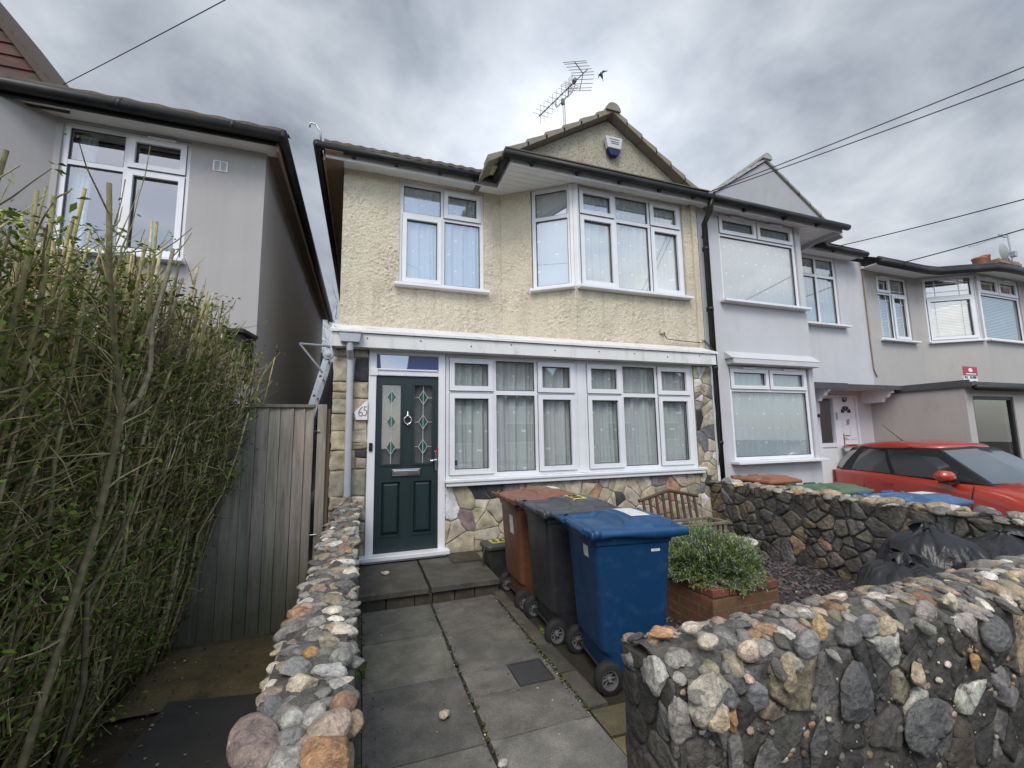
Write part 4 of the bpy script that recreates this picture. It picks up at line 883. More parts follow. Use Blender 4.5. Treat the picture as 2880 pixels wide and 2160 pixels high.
mb = MB(); mb.prism([(-1.80, 5.30, 2.70), (-1.26, 5.30, 2.70), (-1.26, 5.30, 2.66), (-1.80, 5.30, 2.66)], (0, 0.65, 0.06)); mb.box(-1.36, -1.30, 5.35, 5.94, 2.40, 2.655); mb.box(-1.36, -1.30, 5.85, 5.94, 2.2, 2.40); mb.build('door_canopy', M['blackpl'], HL)
# ================================================================== ground
paveA = [(0.035, 0.612), (0.632, 1.20)]
slabm = NB('path_slab'); sv = slabm.co(); at_ = slabm.n('ShaderNodeAttribute', attribute_name='Col').outputs['Color']
sn = slabm.noise(sv, 4.5, 8, 0.68, 0.3); sf = slabm.noise(sv, 95, 4, 0.7)
sb_ = slabm.mixc(1.0, at_, slabm.ramp(sn, [(0.30, (0.62, 0.61, 0.58)), (0.5, (1.0, 0.99, 0.96)), (0.70, (1.50, 1.46, 1.34))]), 'MULTIPLY')
sb_ = slabm.mixc(1.0, sb_, slabm.ramp(sf, [(0.3, (0.72,)*3), (0.7, (1.3,)*3)]), 'MULTIPLY')
lich = slabm.n('ShaderNodeMapRange', {0: slabm.noise(sv, 13, 8, 0.75, 0.5), 1: 0.60, 2: 0.70, 3: 0.0, 4: 0.55}).outputs[0]; sb_ = slabm.mixc(lich, sb_, (0.19, 0.185, 0.16))
dk = slabm.n('ShaderNodeMapRange', {0: slabm.noise(sv, 2.2, 6, 0.7, 0.6), 1: 0.55, 2: 0.75, 3: 0.0, 4: 0.6}).outputs[0]; sb_ = slabm.mixc(dk, sb_, (0.032, 0.033, 0.026))
sp_ = slabm.n('ShaderNodeBsdfPrincipled', {'Base Color': sb_, 'Roughness': 0.72, 'Specular IOR Level': 0.35})
slabm.l(slabm.n('ShaderNodeBump', {'Height': slabm.math('ADD', sf, slabm.math('MULTIPLY', slabm.noise(sv, 30, 5, 0.6), 0.8)), 'Strength': 0.5, 'Distance': 0.004}).outputs[0], sp_.inputs['Normal']); slabm.l(sp_.outputs[0], slabm.out.inputs[0])
dirtm = pm('joint_soil', (0.020, 0.017, 0.012), (0.032, 0.028, 0.018), 12, 0.95, 0.6, 80, 0.01)
def slab(mb, pts, z0, z1, col, rg, nd=9):
    """slightly uneven slab from four corners (counter-clockwise)"""
    a, b, c, d = [Vector((*p, 0)) for p in pts]; t = [rg.uniform(-.003, .003) for _ in range(4)]; off = rg.random()*30
    def top(s, u):
        p = (a*(1-s)+b*s)*(1-u)+(d*(1-s)+c*s)*u; e = min(s, 1-s, u, 1-u)
        z = z1 + (t[0]*(1-s)+t[1]*s)*(1-u)+(t[3]*(1-s)+t[2]*s)*u + 0.0025*noise.noise(Vector((p.x*9, p.y*9, off))) - (0.006 if e < 1e-6 else 0)
        w = 0.006*noise.noise(Vector((p.x*6, p.y*6, off+9))) if e < 1e-6 else 0
        return (p.x+w, p.y+w, z)
    o = mb.grid(top, nd, nd, col); N_ = len(mb.v)
    ring = [i for i in range(nd+1)]+[(k+1)*(nd+1)-1 for k in range(1, nd+1)]+[nd*(nd+1)+i for i in range(nd-1, -1, -1)]+[k*(nd+1) for k in range(nd-1, 0, -1)]
    st_ = len(mb.v)-(nd+1)**2; vs = []
    for i in ring: vs.append((mb.v[st_+i][0], mb.v[st_+i][1], z0))
    top_ring = [mb.v[st_+i] for i in ring]; m = len(ring)
    mb.add(top_ring+vs, [(i, m+i, m+(i+1) % m, (i+1) % m) for i in range(m)], col)
gd = MB(); gd.box(-60, 80, -60, 120, -0.9, -0.42); struct(gd.build('ground', pm('soil', (0.045, 0.038, 0.028), (0.07, 0.06, 0.04), 3, 0.95, 0.6, 30, 0.03)))
rg = random.Random(21); pb = MB()
ys = [-0.45, 0.28, 0.92, 1.58, 2.215, 2.855, 3.48, 4.09]
SC_ = (0.114, 0.111, 0.100)
for i in range(len(ys)-1):
    for (a, b) in paveA:
        k = 1.0 if i != 3 else 1.35
        c = tuple(x*k for x in vary(SC_, rg, .17)); jl = 0.0022
        if i == 4 and a > .5: # notch round the inspection cover
            slab(pb, [(a, ys[i]+jl), (b, ys[i]+jl), (b, 2.595), (a, 2.595)], -0.06, 0.0, c, rg)
            slab(pb, [(a, 2.597), (0.93, 2.597), (0.93, ys[i+1]-jl), (a, ys[i+1]-jl)], -0.06, 0.0, c, rg, 6); slab(pb, [(1.165, 2.597), (b, 2.597), (b, ys[i+1]-jl), (1.165, ys[i+1]-jl)], -0.06, 0.0, c, rg, 3); continue
        slab(pb, [(a, ys[i]+jl), (b, ys[i]+jl), (b, ys[i+1]-jl), (a, ys[i+1]-jl)], -0.06, 0.0, c, rg)
for i in range(6):   # kerb edging and the margin strip
    y0 = 2.26+i*0.37
    slab(pb, [(1.213, y0+.004), (1.325-.02*i/6, y0+.004), (1.322-.02*i/6, y0+.366), (1.213, y0+.366)], -0.12, 0.012, vary((0.075, 0.070, 0.058), rg), rg, 5)
slab(pb, [(1.21, 1.75), (1.60, 1.72), (1.62, 2.02), (1.21, 2.03)], -0.12, -0.004, (0.17, 0.15, 0.075), rg, 6); slab(pb, [(1.21, 2.04), (1.60, 2.03), (1.60, 2.24), (1.21, 2.25)], -0.12, 0.004, (0.10, 0.085, 0.05), rg, 5)
slab(pb, [(-0.03, -0.5), (0.026, -0.5), (0.026, 4.09), (-0.03, 4.09)], -0.10, 0.006, (0.045, 0.044, 0.04), rg, 10)
# step
for (a, b) in ((0.0, 0.60), (0.625, 1.27)):
    slab(pb, [(a, 4.09), (b, 4.09), (b, 5.02), (a, 5.02)], 0.085, 0.135, vary((0.072, 0.069, 0.060), rg, .08), rg)
x = -0.02
while x < 1.25:
    w = rg.uniform(.16, .26); slab(pb, [(x, 4.125), (min(x+w-.008, 1.26), 4.125), (min(x+w-.008, 1.26), 4.4), (x, 4.4)], -0.03, 0.076, vary((0.060, 0.054, 0.043), rg, .2), rg, 4); x += w
slab(pb, [(0.95, 4.72), (1.28, 4.72), (1.28, 5.1), (0.95, 5.1)], 0.13, 0.155, (0.05, 0.045, 0.03), rg, 5)
struct(pb.build('path', slabm.m, smooth=False))
mb = MB(); mb.box(-0.03, 1.62, -0.6, 5.15, -0.3, -0.022); struct(mb.build('path_bed', dirtm))
mb = MB(); mb.box(0.942, 1.153, 2.607, 2.845, -0.05, -0.004)
ci = thing('inspection_cover', 'dark square inspection cover let into the garden path', 'cover', (1.05, 2.72, 0))
for q in ((0.932, 1.163, 2.599, 2.611), (0.932, 1.163, 2.841, 2.853)): mb.box(*q, -0.05, 0.003)
mb.box(0.932, 0.9418, 2.6112, 2.8408, -0.05, 0.003); mb.box(1.1532, 1.163, 2.6112, 2.8408, -0.05, 0.003)
mb.build('lid_and_frame', pm('cast_cover', (0.040, 0.041, 0.044), (0.055, 0.056, 0.058), 20, 0.55, 0.4, 150, 0.002), ci)
# left drive: sandstone slab, dark paving, soil strip under the hedge
mb = MB(); rg = random.Random(31)
lslab = pm('mossy_concrete', (0.16, 0.125, 0.060), (0.095, 0.078, 0.040), 5, 0.85, 0.6, 45, 0.012, dirt=(0.035, 0.03, 0.02), dscale=4, damt=0.8, fine=0.3)
mb.grid(lambda s, t: (-1.35+1.12*s, 3.1+0.95*t, -0.01+.012*noise.noise(Vector((s*6, t*6, 1)))), 24, 20); struct(mb.build('side_path', lslab, smooth=True))
mb = MB(); slab(mb, [(-1.16, 1.2), (-0.30, 1.2), (-0.30, 3.03), (-1.02, 3.17)], -0.1, 0.004, (0.5, 0.5, 0.5), rg); struct(mb.build('drive_slab', pm('dark_slab', (0.036, 0.035, 0.033), (0.052, 0.050, 0.047), 6, 0.7, 0.35, 90, 0.003, dirt=(0.07, 0.065, 0.055), dscale=9, damt=0.4)))
mb = MB(); mb.grid(lambda s, t: (-4.0+3.8*s, -1.5+7.4*t, -0.03+.03*noise.noise(Vector((s*14, t*22, 2)))), 60, 80); struct(mb.build('soil_bed', pm('hedge_soil', (0.035, 0.025, 0.015), (0.06, 0.045, 0.028), 9, 0.95, 0.7, 60, 0.02, dirt=(0.11, 0.09, 0.055), dscale=12, damt=0.5), smooth=True))
# forecourt of 67, pavement and road behind the camera
mb = MB(); mb.box(5.10, 40, -3.0, 6.2, -0.45, -0.29); struct(mb.build('forecourt', pm('forecourt_concrete', (0.20, 0.19, 0.175), (0.15, 0.145, 0.135), 4, 0.85, 0.4, 80, 0.004)))
mb = MB(); mb.box(-30, 40, -3.0, -0.62, -0.2, -0.06); struct(mb.build('pavement', pm('pavement_slab', (0.22, 0.21, 0.195), (0.17, 0.165, 0.155), 4, 0.85)))
mb = MB(); mb.box(-30, 40, -10.5, -3.12, -0.35, -0.18); struct(mb.build('road', pm('asphalt', (0.05, 0.05, 0.052), (0.065, 0.065, 0.066), 12, 0.85, 0.4, 200, 0.004)))
mb = MB(); mb.box(-30, 40, -3.12, -3.0, -0.35, -0.055); struct(mb.build('kerb', pm('kerb_stone', (0.25, 0.25, 0.24), (0.2, 0.2, 0.19), 6, 0.8)))
# houses across the street: seen only in the window glass
for k, (x, lab) in enumerate(((-16, 'pale house across the street, left of the others'), (-4, 'pale house across the street facing the green door'), (8, 'pale house across the street opposite the stone walls'), (20, 'pale house across the street, farthest along'))):
    t = thing('opposite_house', lab, 'house', (x, -17, -0.2), 'houses across the street')
    b = MB(); b.box(x-4.6, x+4.6, -24, -17, -0.2, 5.0); b.build('wall', brick_mat('opposite_brick_%s' % 'abcd'[k], (0.55, 0.53, 0.50), (0.48, 0.46, 0.43), (0.5, 0.48, 0.45)), t)
    b = MB(); b.prism([(x-5, -16.6, 5.0), (x-5, -24.4, 5.0), (x-5, -20.5, 7.4)], (10, 0, 0)); b.build('roof', M['tile'], t)
    for (a, z) in ((-3.2, 0.9), (1.0, 0.9), (-3.2, 3.3), (1.0, 3.3)):
        w_ = MB(); w_.box(x+a, x+a+2.2, -16.98, -16.9, z, z+1.4); f_ = w_.build('window', M['upvc'], t)
        w_ = MB(); w_.quad((x+a+.1, -16.89, z+.1), (x+a+2.1, -16.89, z+.1), (x+a+2.1, -16.89, z+1.3), (x+a+.1, -16.89, z+1.3)); w_.build('pane', pm('dark_pane', (0.03, 0.035, 0.04), rough=0.08) if k == 0 and a < 0 and z < 1 else bpy.data.materials['dark_pane'], f_)
# ================================================================== flint and rubble garden walls
DARK = [(28, (0.062, 0.061, 0.058)), (16, (0.042, 0.042, 0.041)), (18, (0.088, 0.085, 0.077)), (9, (0.085, 0.070, 0.052)), (12, (0.125, 0.125, 0.12)), (4, (0.18, 0.18, 0.175)), (3, (0.17, 0.145, 0.105)), (3, (0.25, 0.20, 0.13)), (1.5, (0.33, 0.19, 0.09)), (1.5, (0.42, 0.41, 0.38))]
COPE = [(18, (0.30, 0.29, 0.265)), (18, (0.19, 0.187, 0.175)), (14, (0.115, 0.113, 0.108)), (15, (0.36, 0.29, 0.20)), (5, (0.32, 0.20, 0.12)), (8, (0.52, 0.48, 0.41)), (6, (0.36, 0.27, 0.22)), (6, (0.28, 0.25, 0.19)), (3, (0.60, 0.58, 0.55))]
wstone = stone_mat('wall_flint', (0.050, 0.047, 0.041), .75)
cstone = stone_mat('cope_flint', (0.085, 0.078, 0.064), .25, .66, 1.25)
wmort = pm('dark_mortar', (0.050, 0.047, 0.042), (0.085, 0.080, 0.070), 14, 0.95, 0.8, 160, 0.006, dirt=(0.15, 0.14, 0.12), dscale=26, damt=0.6, fine=0.35, mottle=.45)
cmort = pm('grey_mortar', (0.115, 0.110, 0.098), (0.075, 0.072, 0.065), 14, 0.95, 0.8, 160, 0.006, fine=0.35, mottle=.45)
def core(mb, x0, x1, y0, y1, z1, z0=-0.15, step=0.03, amp=0.012):
    def face(fr, w, h):
        nu, nv = max(2, int(w/step)), max(2, int(h/step))
        mb.grid(lambda s, t: fp(fr, s*w, t*h, (0 if min(s, 1-s, t, 1-t) < 1e-6 else amp*noise.noise(fp(fr, s*w, t*h)*24)+amp*.9*noise.noise(fp(fr, s*w, t*h)*70))), nu, nv)
    face((Vector((x0, y0, z0)), Vector((1, 0, 0)), Vector((0, 0, 1)), Vector((0, -1, 0))), x1-x0, z1-z0)
    face((Vector((x1, y1, z0)), Vector((-1, 0, 0)), Vector((0, 0, 1)), Vector((0, 1, 0))), x1-x0, z1-z0)
    face((Vector((x0, y1, z0)), Vector((0, -1, 0)), Vector((0, 0, 1)), Vector((-1, 0, 0))), y1-y0, z1-z0)
    face((Vector((x1, y0, z0)), Vector((0, 1, 0)), Vector((0, 0, 1)), Vector((1, 0, 0))), y1-y0, z1-z0)
    face((Vector((x0, y0, z1)), Vector((1, 0, 0)), Vector((0, 1, 0)), Vector((0, 0, 1))), x1-x0, y1-y0)
def rubble(sb, fr, box, du, dv, rg, pal, h=0.02, gap=0.008, extra=0.4, drop=0.05, rnd=2, tilt=.35, namp=.45, skip=.06):
    s = jsites(box, du, dv, 1.3, rg, drop); s += [(rg.uniform(box[0], box[1]), rg.uniform(box[2], box[3])) for _ in range(int(len(s)*extra))]
    for p in voronoi(s, box):
        if p and rg.random() > skip: stone_cell(sb, fr, p, h*rg.uniform(.4, 1.6), gap*rg.uniform(.7, 1.5), pick(pal, rg), rg, rnd=rnd, tilt=tilt, namp=namp, nsc=16, sub=0.018)
# ---- front wall: its end pillar is beside the path
FW = thing('flint_wall', 'dark flint and rubble front garden wall with a rounded pebble coping, ending beside the path', 'wall', (2.9, 1.25, -0.1))
rg = random.Random(41); mb = MB(); core(mb, 0.89, 5.2, 1.12, 1.40, 0.765, amp=.007, step=.012); 
fin = lambda v: v
mb.build('mortar', wmort, FW, smooth=True)
sb = MB()
fF = (Vector((0, 1.12, 0)), Vector((1, 0, 0)), Vector((0, 0, 1)), Vector((0, -1, 0)))
s0 = len(sb.v)
rubble(sb, fF, (0.90, 2.6, 0.05, 0.765), 0.20, 0.18, rg, DARK, 0.012, 0.008, 1.6, .1, 0, 1.0, .25, .04)
rubble(sb, fF, (2.6, 5.2, 0.0, 0.765), 0.22, 0.18, rg, DARK, 0.013, 0.008, 1.5, .1, 0, 1.0, .25, .04)
rubble(sb, (Vector((5.2, 1.40, 0)), Vector((-1, 0, 0)), Vector((0, 0, 1)), Vector((0, 1, 0))), (0, 4.30, 0.0, 0.76), 0.19, 0.16, rg, DARK, 0.02, 0.008, .2)
rubble(sb, (Vector((0.89, 1.40, 0)), Vector((0, -1, 0)), Vector((0, 0, 1)), Vector((-1, 0, 0))), (0, 0.28, 0.0, 0.77), 0.11, 0.12, rg, DARK, 0.012, 0.008, .6, .05, 1, .3, .4)
for k in range(900):
    x = .90+3.4*rg.random()**1.5; z = rg.uniform(.08, .76); q = rg.choice((.004, .006, .009, .013)); blob(sb, (x, 1.116-rg.uniform(0, .010), z), (q*rg.uniform(.8, 1.6), q*.6, q), (0, 0, 0), pick(COPE if rg.random() < .6 else DARK, rg), rg, 1 if q < .007 else 2, 3, .15)
sb.build('rubble_face', wstone, FW, smooth=True)
mb = MB(); mb.grid(lambda s, t: (0.89+4.31*s, 1.12+.28*t, 0.757+.045*(1-(2*t-1)**2)+.012*noise.noise(Vector((s*140, t*12, 2)))), 220, 14); mb.build('coping_bed', cmort, FW, smooth=True, fixn=False)
cb_ = MB()
def coping(cb, x0, x1, y0, y1, z, rg, axis='x', sz=0.062, rows=4, round_=0.05, skip=()):
    """rows of pebbles and split flints bedded on a rounded top"""
    L_ = (x1-x0) if axis == 'x' else (y1-y0); Wd = (y1-y0) if axis == 'x' else (x1-x0)
    for r in range(rows):
        t = (r+.5)/rows; a = -rg.random()*sz
        while a < L_:
            s = sz*rg.uniform(.6, 1.35); a += s*rg.uniform(.75, 1.15)
            if a > L_: break
            q = t+rg.uniform(-.08, .08); cz = z + round_*(1-(2*q-1)**2) - 0.014 + rg.uniform(-.008, .006)
            x, y = (x0+a, y0+Wd*q) if axis == 'x' else (x0+Wd*q, y0+a)
            if any((x-u)**2+(y-v)**2 < w*w for u, v, w in skip): continue
            e = rg.random(); size = (s*rg.uniform(.38, .60), s*rg.uniform(.45, .85), s*rg.uniform(.20, .36))
            if axis != 'x' and e < .7: size = (size[1], size[0], size[2])
            smooth_ = rg.random() < .28
            blob(cb, (x, y, cz), size, (rg.uniform(-.3, .3)+(1.1*(.5-q) if axis == 'x' else 0), rg.uniform(-.3, .3), rg.uniform(-.6, .6)), pick(COPE, rg), rg, 3 if s > .03 else 2, 2 if smooth_ else 9, .07 if smooth_ else .15, 1.3 if smooth_ else 1.7)
            a += s*.25
MAN = [(0.905, 1.085, 0.735, (0.085, 0.05, 0.085), (0.40, 0.375, 0.32), 0), (0.915, 1.06, 0.70, (0.05, 0.03, 0.045), (0.55, 0.47, 0.33), 0), (0.80, 1.18, 0.775, (0.04, 0.06, 0.06), (0.42, 0.41, 0.38), 0),
       (1.185, 1.13, 0.812, (0.050, 0.030, 0.038), (0.50, 0.41, 0.34), 1), (1.06, 1.17, 0.845, (0.042, 0.03, 0.026), (0.46, 0.42, 0.35), 1), (1.0, 1.25, 0.855, (0.04, 0.028, 0.022), (0.52, 0.47, 0.40), 1), (0.90, 1.28, 0.845, (0.055, 0.035, 0.02), (0.42, 0.25, 0.14), 0),
       (1.42, 1.115, 0.80, (0.062, 0.035, 0.055), (0.27, 0.275, 0.28), 1), (1.505, 1.13, 0.825, (0.028, 0.03, 0.06), (0.50, 0.37, 0.20), 0), (1.62, 1.115, 0.80, (0.075, 0.035, 0.05), (0.16, 0.16, 0.16), 0), (1.30, 1.10, 0.735, (0.04, 0.035, 0.075), (0.40, 0.32, 0.22), 0),
       (1.73, 1.12, 0.81, (0.06, 0.035, 0.045), (0.26, 0.265, 0.27), 1), (1.84, 1.12, 0.79, (0.042, 0.032, 0.045), (0.44, 0.38, 0.27), 0), (2.06, 1.12, 0.81, (0.06, 0.03, 0.05), (0.30, 0.28, 0.26), 1), (2.24, 1.13, 0.82, (0.05, 0.03, 0.045), (0.55, 0.50, 0.38), 0),
       (1.60, 1.09, 0.62, (0.10, 0.03, 0.12), (0.11, 0.115, 0.12), 0), (1.05, 1.10, 0.72, (0.05, 0.03, 0.05), (0.20, 0.21, 0.22), 0), (1.17, 1.10, 0.70, (0.06, 0.03, 0.055), (0.19, 0.20, 0.215), 0), (2.42, 1.09, 0.69, (0.09, 0.035, 0.08), (0.12, 0.125, 0.13), 1), (1.0, 1.095, 0.66, (0.02, 0.02, 0.05), (0.45, 0.28, 0.14), 0),
       (1.93, 1.095, 0.62, (0.04, 0.025, 0.055), (0.40, 0.34, 0.24), 0), (2.28, 1.095, 0.60, (0.03, 0.022, 0.04), (0.42, 0.27, 0.12), 0),
       (0.835, 1.12, 0.67, (0.045, 0.04, 0.085), (0.30, 0.29, 0.27), 0), (0.83, 1.25, 0.745, (0.045, 0.06, 0.045), (0.24, 0.235, 0.22), 0), (0.835, 1.36, 0.735, (0.045, 0.055, 0.045), (0.19, 0.185, 0.175), 0), (0.87, 1.18, 0.805, (0.042, 0.035, 0.028), (0.33, 0.32, 0.29), 0), (0.88, 1.30, 0.80, (0.05, 0.04, 0.03), (0.36, 0.27, 0.18), 0),
       (0.835, 1.10, 0.50, (0.05, 0.035, 0.10), (0.13, 0.125, 0.12), 0), (0.93, 1.095, 0.50, (0.07, 0.025, 0.06), (0.16, 0.155, 0.15), 0), (1.06, 1.095, 0.56, (0.035, 0.022, 0.085), (0.15, 0.15, 0.145), 0), (1.18, 1.095, 0.50, (0.06, 0.02, 0.10), (0.13, 0.13, 0.13), 0), (1.40, 1.09, 0.52, (0.05, 0.02, 0.12), (0.13, 0.135, 0.135), 0), (1.95, 1.09, 0.44, (0.14, 0.02, 0.15), (0.12, 0.127, 0.13), 0)]
MAN = [(x+.065 if x < 1.05 else x, y, z-.012, s, c, sm) for (x, y, z, s, c, sm) in MAN]
for (x, y, z, s, c, sm) in MAN: blob(cb_, (x, y, z), tuple(k_*.86 for k_ in s), (rg.uniform(-.2, .2), rg.uniform(-.2, .2), rg.uniform(-.15, .15)), vary(c, rg, .06), rg, 4, 1 if sm else 10, .06 if sm else .15, 1.2 if sm else 1.7)
coping(cb_, 0.90, 3.0, 1.09, 1.43, 0.764, rg, 'x', 0.062, 8, 0.048, [(m[0], m[1], max(m[3][0], .03)) for m in MAN if m[2] > .76])
coping(cb_, 3.0, 5.2, 1.09, 1.43, 0.768, rg, 'x', 0.085, 6, 0.050)
cb_.build('pebble_coping', cstone, FW, smooth=True)
# ---- left wall
LW = thing('flint_wall', 'low flint topped wall running from the lower edge of the picture to the drainpipe pier', 'wall', (-0.13, 2.9, -0.1))
rg = random.Random(51); mb = MB(); core(mb, -0.245, -0.035, 0.6, 5.12, 0.79); mb.build('mortar', wmort, LW, smooth=True)
sb = MB()
rubble(sb, (Vector((-0.035, 0.6, 0)), Vector((0, 1, 0)), Vector((0, 0, 1)), Vector((1, 0, 0))), (0, 4.5, 0.0, 0.78), 0.16, 0.13, rg, DARK, 0.018, 0.008, .3)
rubble(sb, (Vector((-0.245, 5.1, 0)), Vector((0, -1, 0)), Vector((0, 0, 1)), Vector((-1, 0, 0))), (0, 4.5, 0.0, 0.78), 0.16, 0.13, rg, DARK, 0.018, 0.008, .3)
sb.build('rubble_face', wstone, LW, smooth=True)
mb = MB(); mb.grid(lambda s, t: (-.235+.19*s, .6+4.5*t, .782+.022*(1-(2*s-1)**2)+.010*noise.noise(Vector((s*8, t*150, 2)))), 10, 220); mb.build('coping_bed', cmort, LW, smooth=True, fixn=False)
cb_ = MB()
ML = [(-0.062, 1.093, (0.060, 0.085, 0.05), (0.34, 0.20, 0.115), 0), (-0.215, 1.20, (0.052, 0.10, 0.045), (0.24, 0.19, 0.17), 1), (-0.058, 1.20, (0.052, 0.045, 0.035), (0.36, 0.30, 0.25), 1), (-0.149, 1.43, (0.056, 0.042, 0.03), (0.50, 0.44, 0.34), 0), (-0.073, 1.475, (0.05, 0.045, 0.03), (0.46, 0.46, 0.45), 0),
      (-0.047, 1.545, (0.036, 0.036, 0.032), (0.24, 0.24, 0.22), 1), (-0.03, 1.29, (0.034, 0.040, 0.034), (0.28, 0.18, 0.12), 1), (-0.150, 1.265, (0.03, 0.042, 0.028), (0.36, 0.36, 0.33), 1), (-0.097, 1.262, (0.026, 0.046, 0.026), (0.42, 0.42, 0.39), 1), (-0.142, 1.615, (0.026, 0.026, 0.02), (0.48, 0.30, 0.11), 1), (-0.205, 1.34, (0.035, 0.04, 0.03), (0.17, 0.185, 0.18), 0), (-0.176, 1.53, (0.045, 0.055, 0.028), (0.25, 0.26, 0.26), 0),
      (-0.135, 1.12, (0.05, 0.06, 0.03), (0.30, 0.30, 0.28), 0), (-0.145, 1.19, (0.035, 0.03, 0.03), (0.22, 0.22, 0.21), 1), (-0.19, 1.05, (0.05, 0.05, 0.03), (0.34, 0.35, 0.34), 0)]
for (x, y, s, c, sm) in ML: blob(cb_, (x, y, 0.806), (s[0]*1.0, s[1]*1.0, s[2]*.85), (rg.uniform(-.2, .2), rg.uniform(-.2, .2), rg.uniform(-.4, .4)), vary(c, rg, .05), rg, 4, 1 if sm else 10, .06 if sm else .15, 1.2 if sm else 1.7)
coping(cb_, -0.25, -0.02, 0.62, 1.75, 0.786, rg, 'y', 0.062, 6, 0.022, [(m[0], m[1], max(m[2][:2])*.85) for m in ML])
coping(cb_, -0.25, -0.02, 1.75, 5.12, 0.789, rg, 'y', 0.074, 6, 0.022)
cb_.build('flint_coping', cstone, LW, smooth=True)
# ---- dividing wall
DW = thing('rubble_wall', 'dark rubble stone dividing wall with the brown, green and blue bins behind it', 'wall', (5.0, 3.3, -0.1))
rg = random.Random(61); mb = MB(); core(mb, 4.88, 5.10, 1.40, 5.13, 0.76); mb.build('mortar', wmort, DW, smooth=True)
DIV = [(30, (0.095, 0.09, 0.082)), (18, (0.07, 0.07, 0.07)), (16, (0.125, 0.115, 0.095)), (10, (0.15, 0.12, 0.075)), (10, (0.13, 0.13, 0.13)), (5, (0.20, 0.17, 0.11)), (2, (0.28, 0.19, 0.12)), (2, (0.38, 0.37, 0.34))]
sb = MB(); rubble(sb, (Vector((4.88, 5.13, 0)), Vector((0, -1, 0)), Vector((0, 0, 1)), Vector((-1, 0, 0))), (0, 3.72, -0.1, 0.75), 0.22, 0.18, rg, DIV, 0.020, 0.009, .9, .05, 1, .7, .4)
sb.build('rubble_face', wstone, DW, smooth=True)
cb_ = MB(); coping(cb_, 4.86, 5.12, 1.42, 5.12, 0.755, rg, 'y', 0.13, 3, 0.035); cb_.build('stone_coping', cstone, DW, smooth=True)
# ================================================================== gravel bed
mb = MB(); mb.grid(lambda s, t: (1.30+3.6*s, 1.38+3.78*t, -0.085+.012*noise.noise(Vector((s*16, t*16, 3)))), 50, 50); struct(mb.build('gravel_bed', pm('slate_dust', (0.035, 0.030, 0.032), (0.06, 0.05, 0.052), 20, 0.95, 0.9, 90, 0.015), smooth=True))
rg = random.Random(71); mb = MB()
for k in range(9000):
    x = 1.34+3.52*rg.random(); y = 1.42+3.7*rg.random()
    s = rg.uniform(.010, .026); a = rg.uniform(0, 6.28); tl = rg.uniform(-.7, .7); tm = rg.uniform(-.5, .5); h = s*rg.uniform(.15, .35)
    c = vary(rg.choice([(0.075, 0.062, 0.068), (0.10, 0.08, 0.085), (0.05, 0.045, 0.05), (0.085, 0.085, 0.09), (0.12, 0.085, 0.075)]), rg, .25)
    if rg.random() < .006: c = (0.5, 0.48, 0.44)
    R_ = Matrix.Rotation(a, 3, 'Z') @ Matrix.Rotation(tl, 3, 'X') @ Matrix.Rotation(tm, 3, 'Y'); z = -0.080+.012*noise.noise(Vector(((x-1.3)/3.6*16, (y-1.38)/3.78*16, 3)))+rg.uniform(0, .012)
    P = [(-1, -.6), (.6, -.8), (1, .1), (.2, .7), (-.8, .5)]; P = [(p*s*rg.uniform(.7, 1.1), q*s*rg.uniform(.7, 1.1)) for p, q in P]
    top = [R_ @ Vector((p, q, h)) + Vector((x, y, z)) for p, q in P]; bot = [R_ @ Vector((p, q, -h)) + Vector((x, y, z)) for p, q in P]
    mb.add(top+bot, [(0, 1, 2, 3, 4)]+[(5+i, 5+(i+1) % 5, (i+1) % 5, i) for i in range(5)], c)
tag(mb.build('slate_gravel', pm('slate_chip', (1, 1, 1), scale=30, rough=0.7, attr=True), fixn=False), 'plum slate chippings spread over the front garden bed', 'gravel', kind='stuff')
# ================================================================== wheeled bins
def rr(hx, hy, r, n=5):
    P = []
    for (sx_, sy_, a0) in ((1, 1, 0), (-1, 1, 90), (-1, -1, 180), (1, -1, 270)):
        for k in range(n+1):
            a = math.radians(a0+90*k/n); P.append((sx_*(hx-r)+r*math.cos(a), sy_*(hy-r)+r*math.sin(a)))
    return P
def loft(mb, secs, cap0=True, cap1=True):
    n = len(secs[0]); vs = [p for s in secs for p in s]; fs = []
    for i in range(len(secs)-1):
        for k in range(n): fs.append((i*n+k, i*n+(k+1) % n, (i+1)*n+(k+1) % n, (i+1)*n+k))
    if cap0: fs.append(tuple(range(n-1, -1, -1)))
    if cap1: fs.append(tuple((len(secs)-1)*n+k for k in range(n)))
    mb.add(vs, fs)
def plastic(name, c, k=0.85): 
    return pm(name, c, tuple(x*k for x in c), 3, 0.42, 0.06, 140, 0.001, spec=0.45, dirt=tuple(min(1, x*1.25+0.035) for x in c), dscale=9, damt=0.55, fine=0.08, rvar=0.12)
tyrem = pm('rubber', (0.014, 0.014, 0.015), (0.022, 0.022, 0.022), 12, 0.75); hubm = pm('hub_grey', (0.16, 0.165, 0.17), (0.10, 0.10, 0.105), 20, 0.5)
stickw = pm('paper_label', (0.70, 0.70, 0.68), (0.45, 0.46, 0.46), 45, 0.6); sticky = pm('yellow_label', (0.62, 0.55, 0.13), (0.48, 0.43, 0.10), 12, 0.55, dirt=(0.16, 0.14, 0.05), dscale=20, damt=0.5)
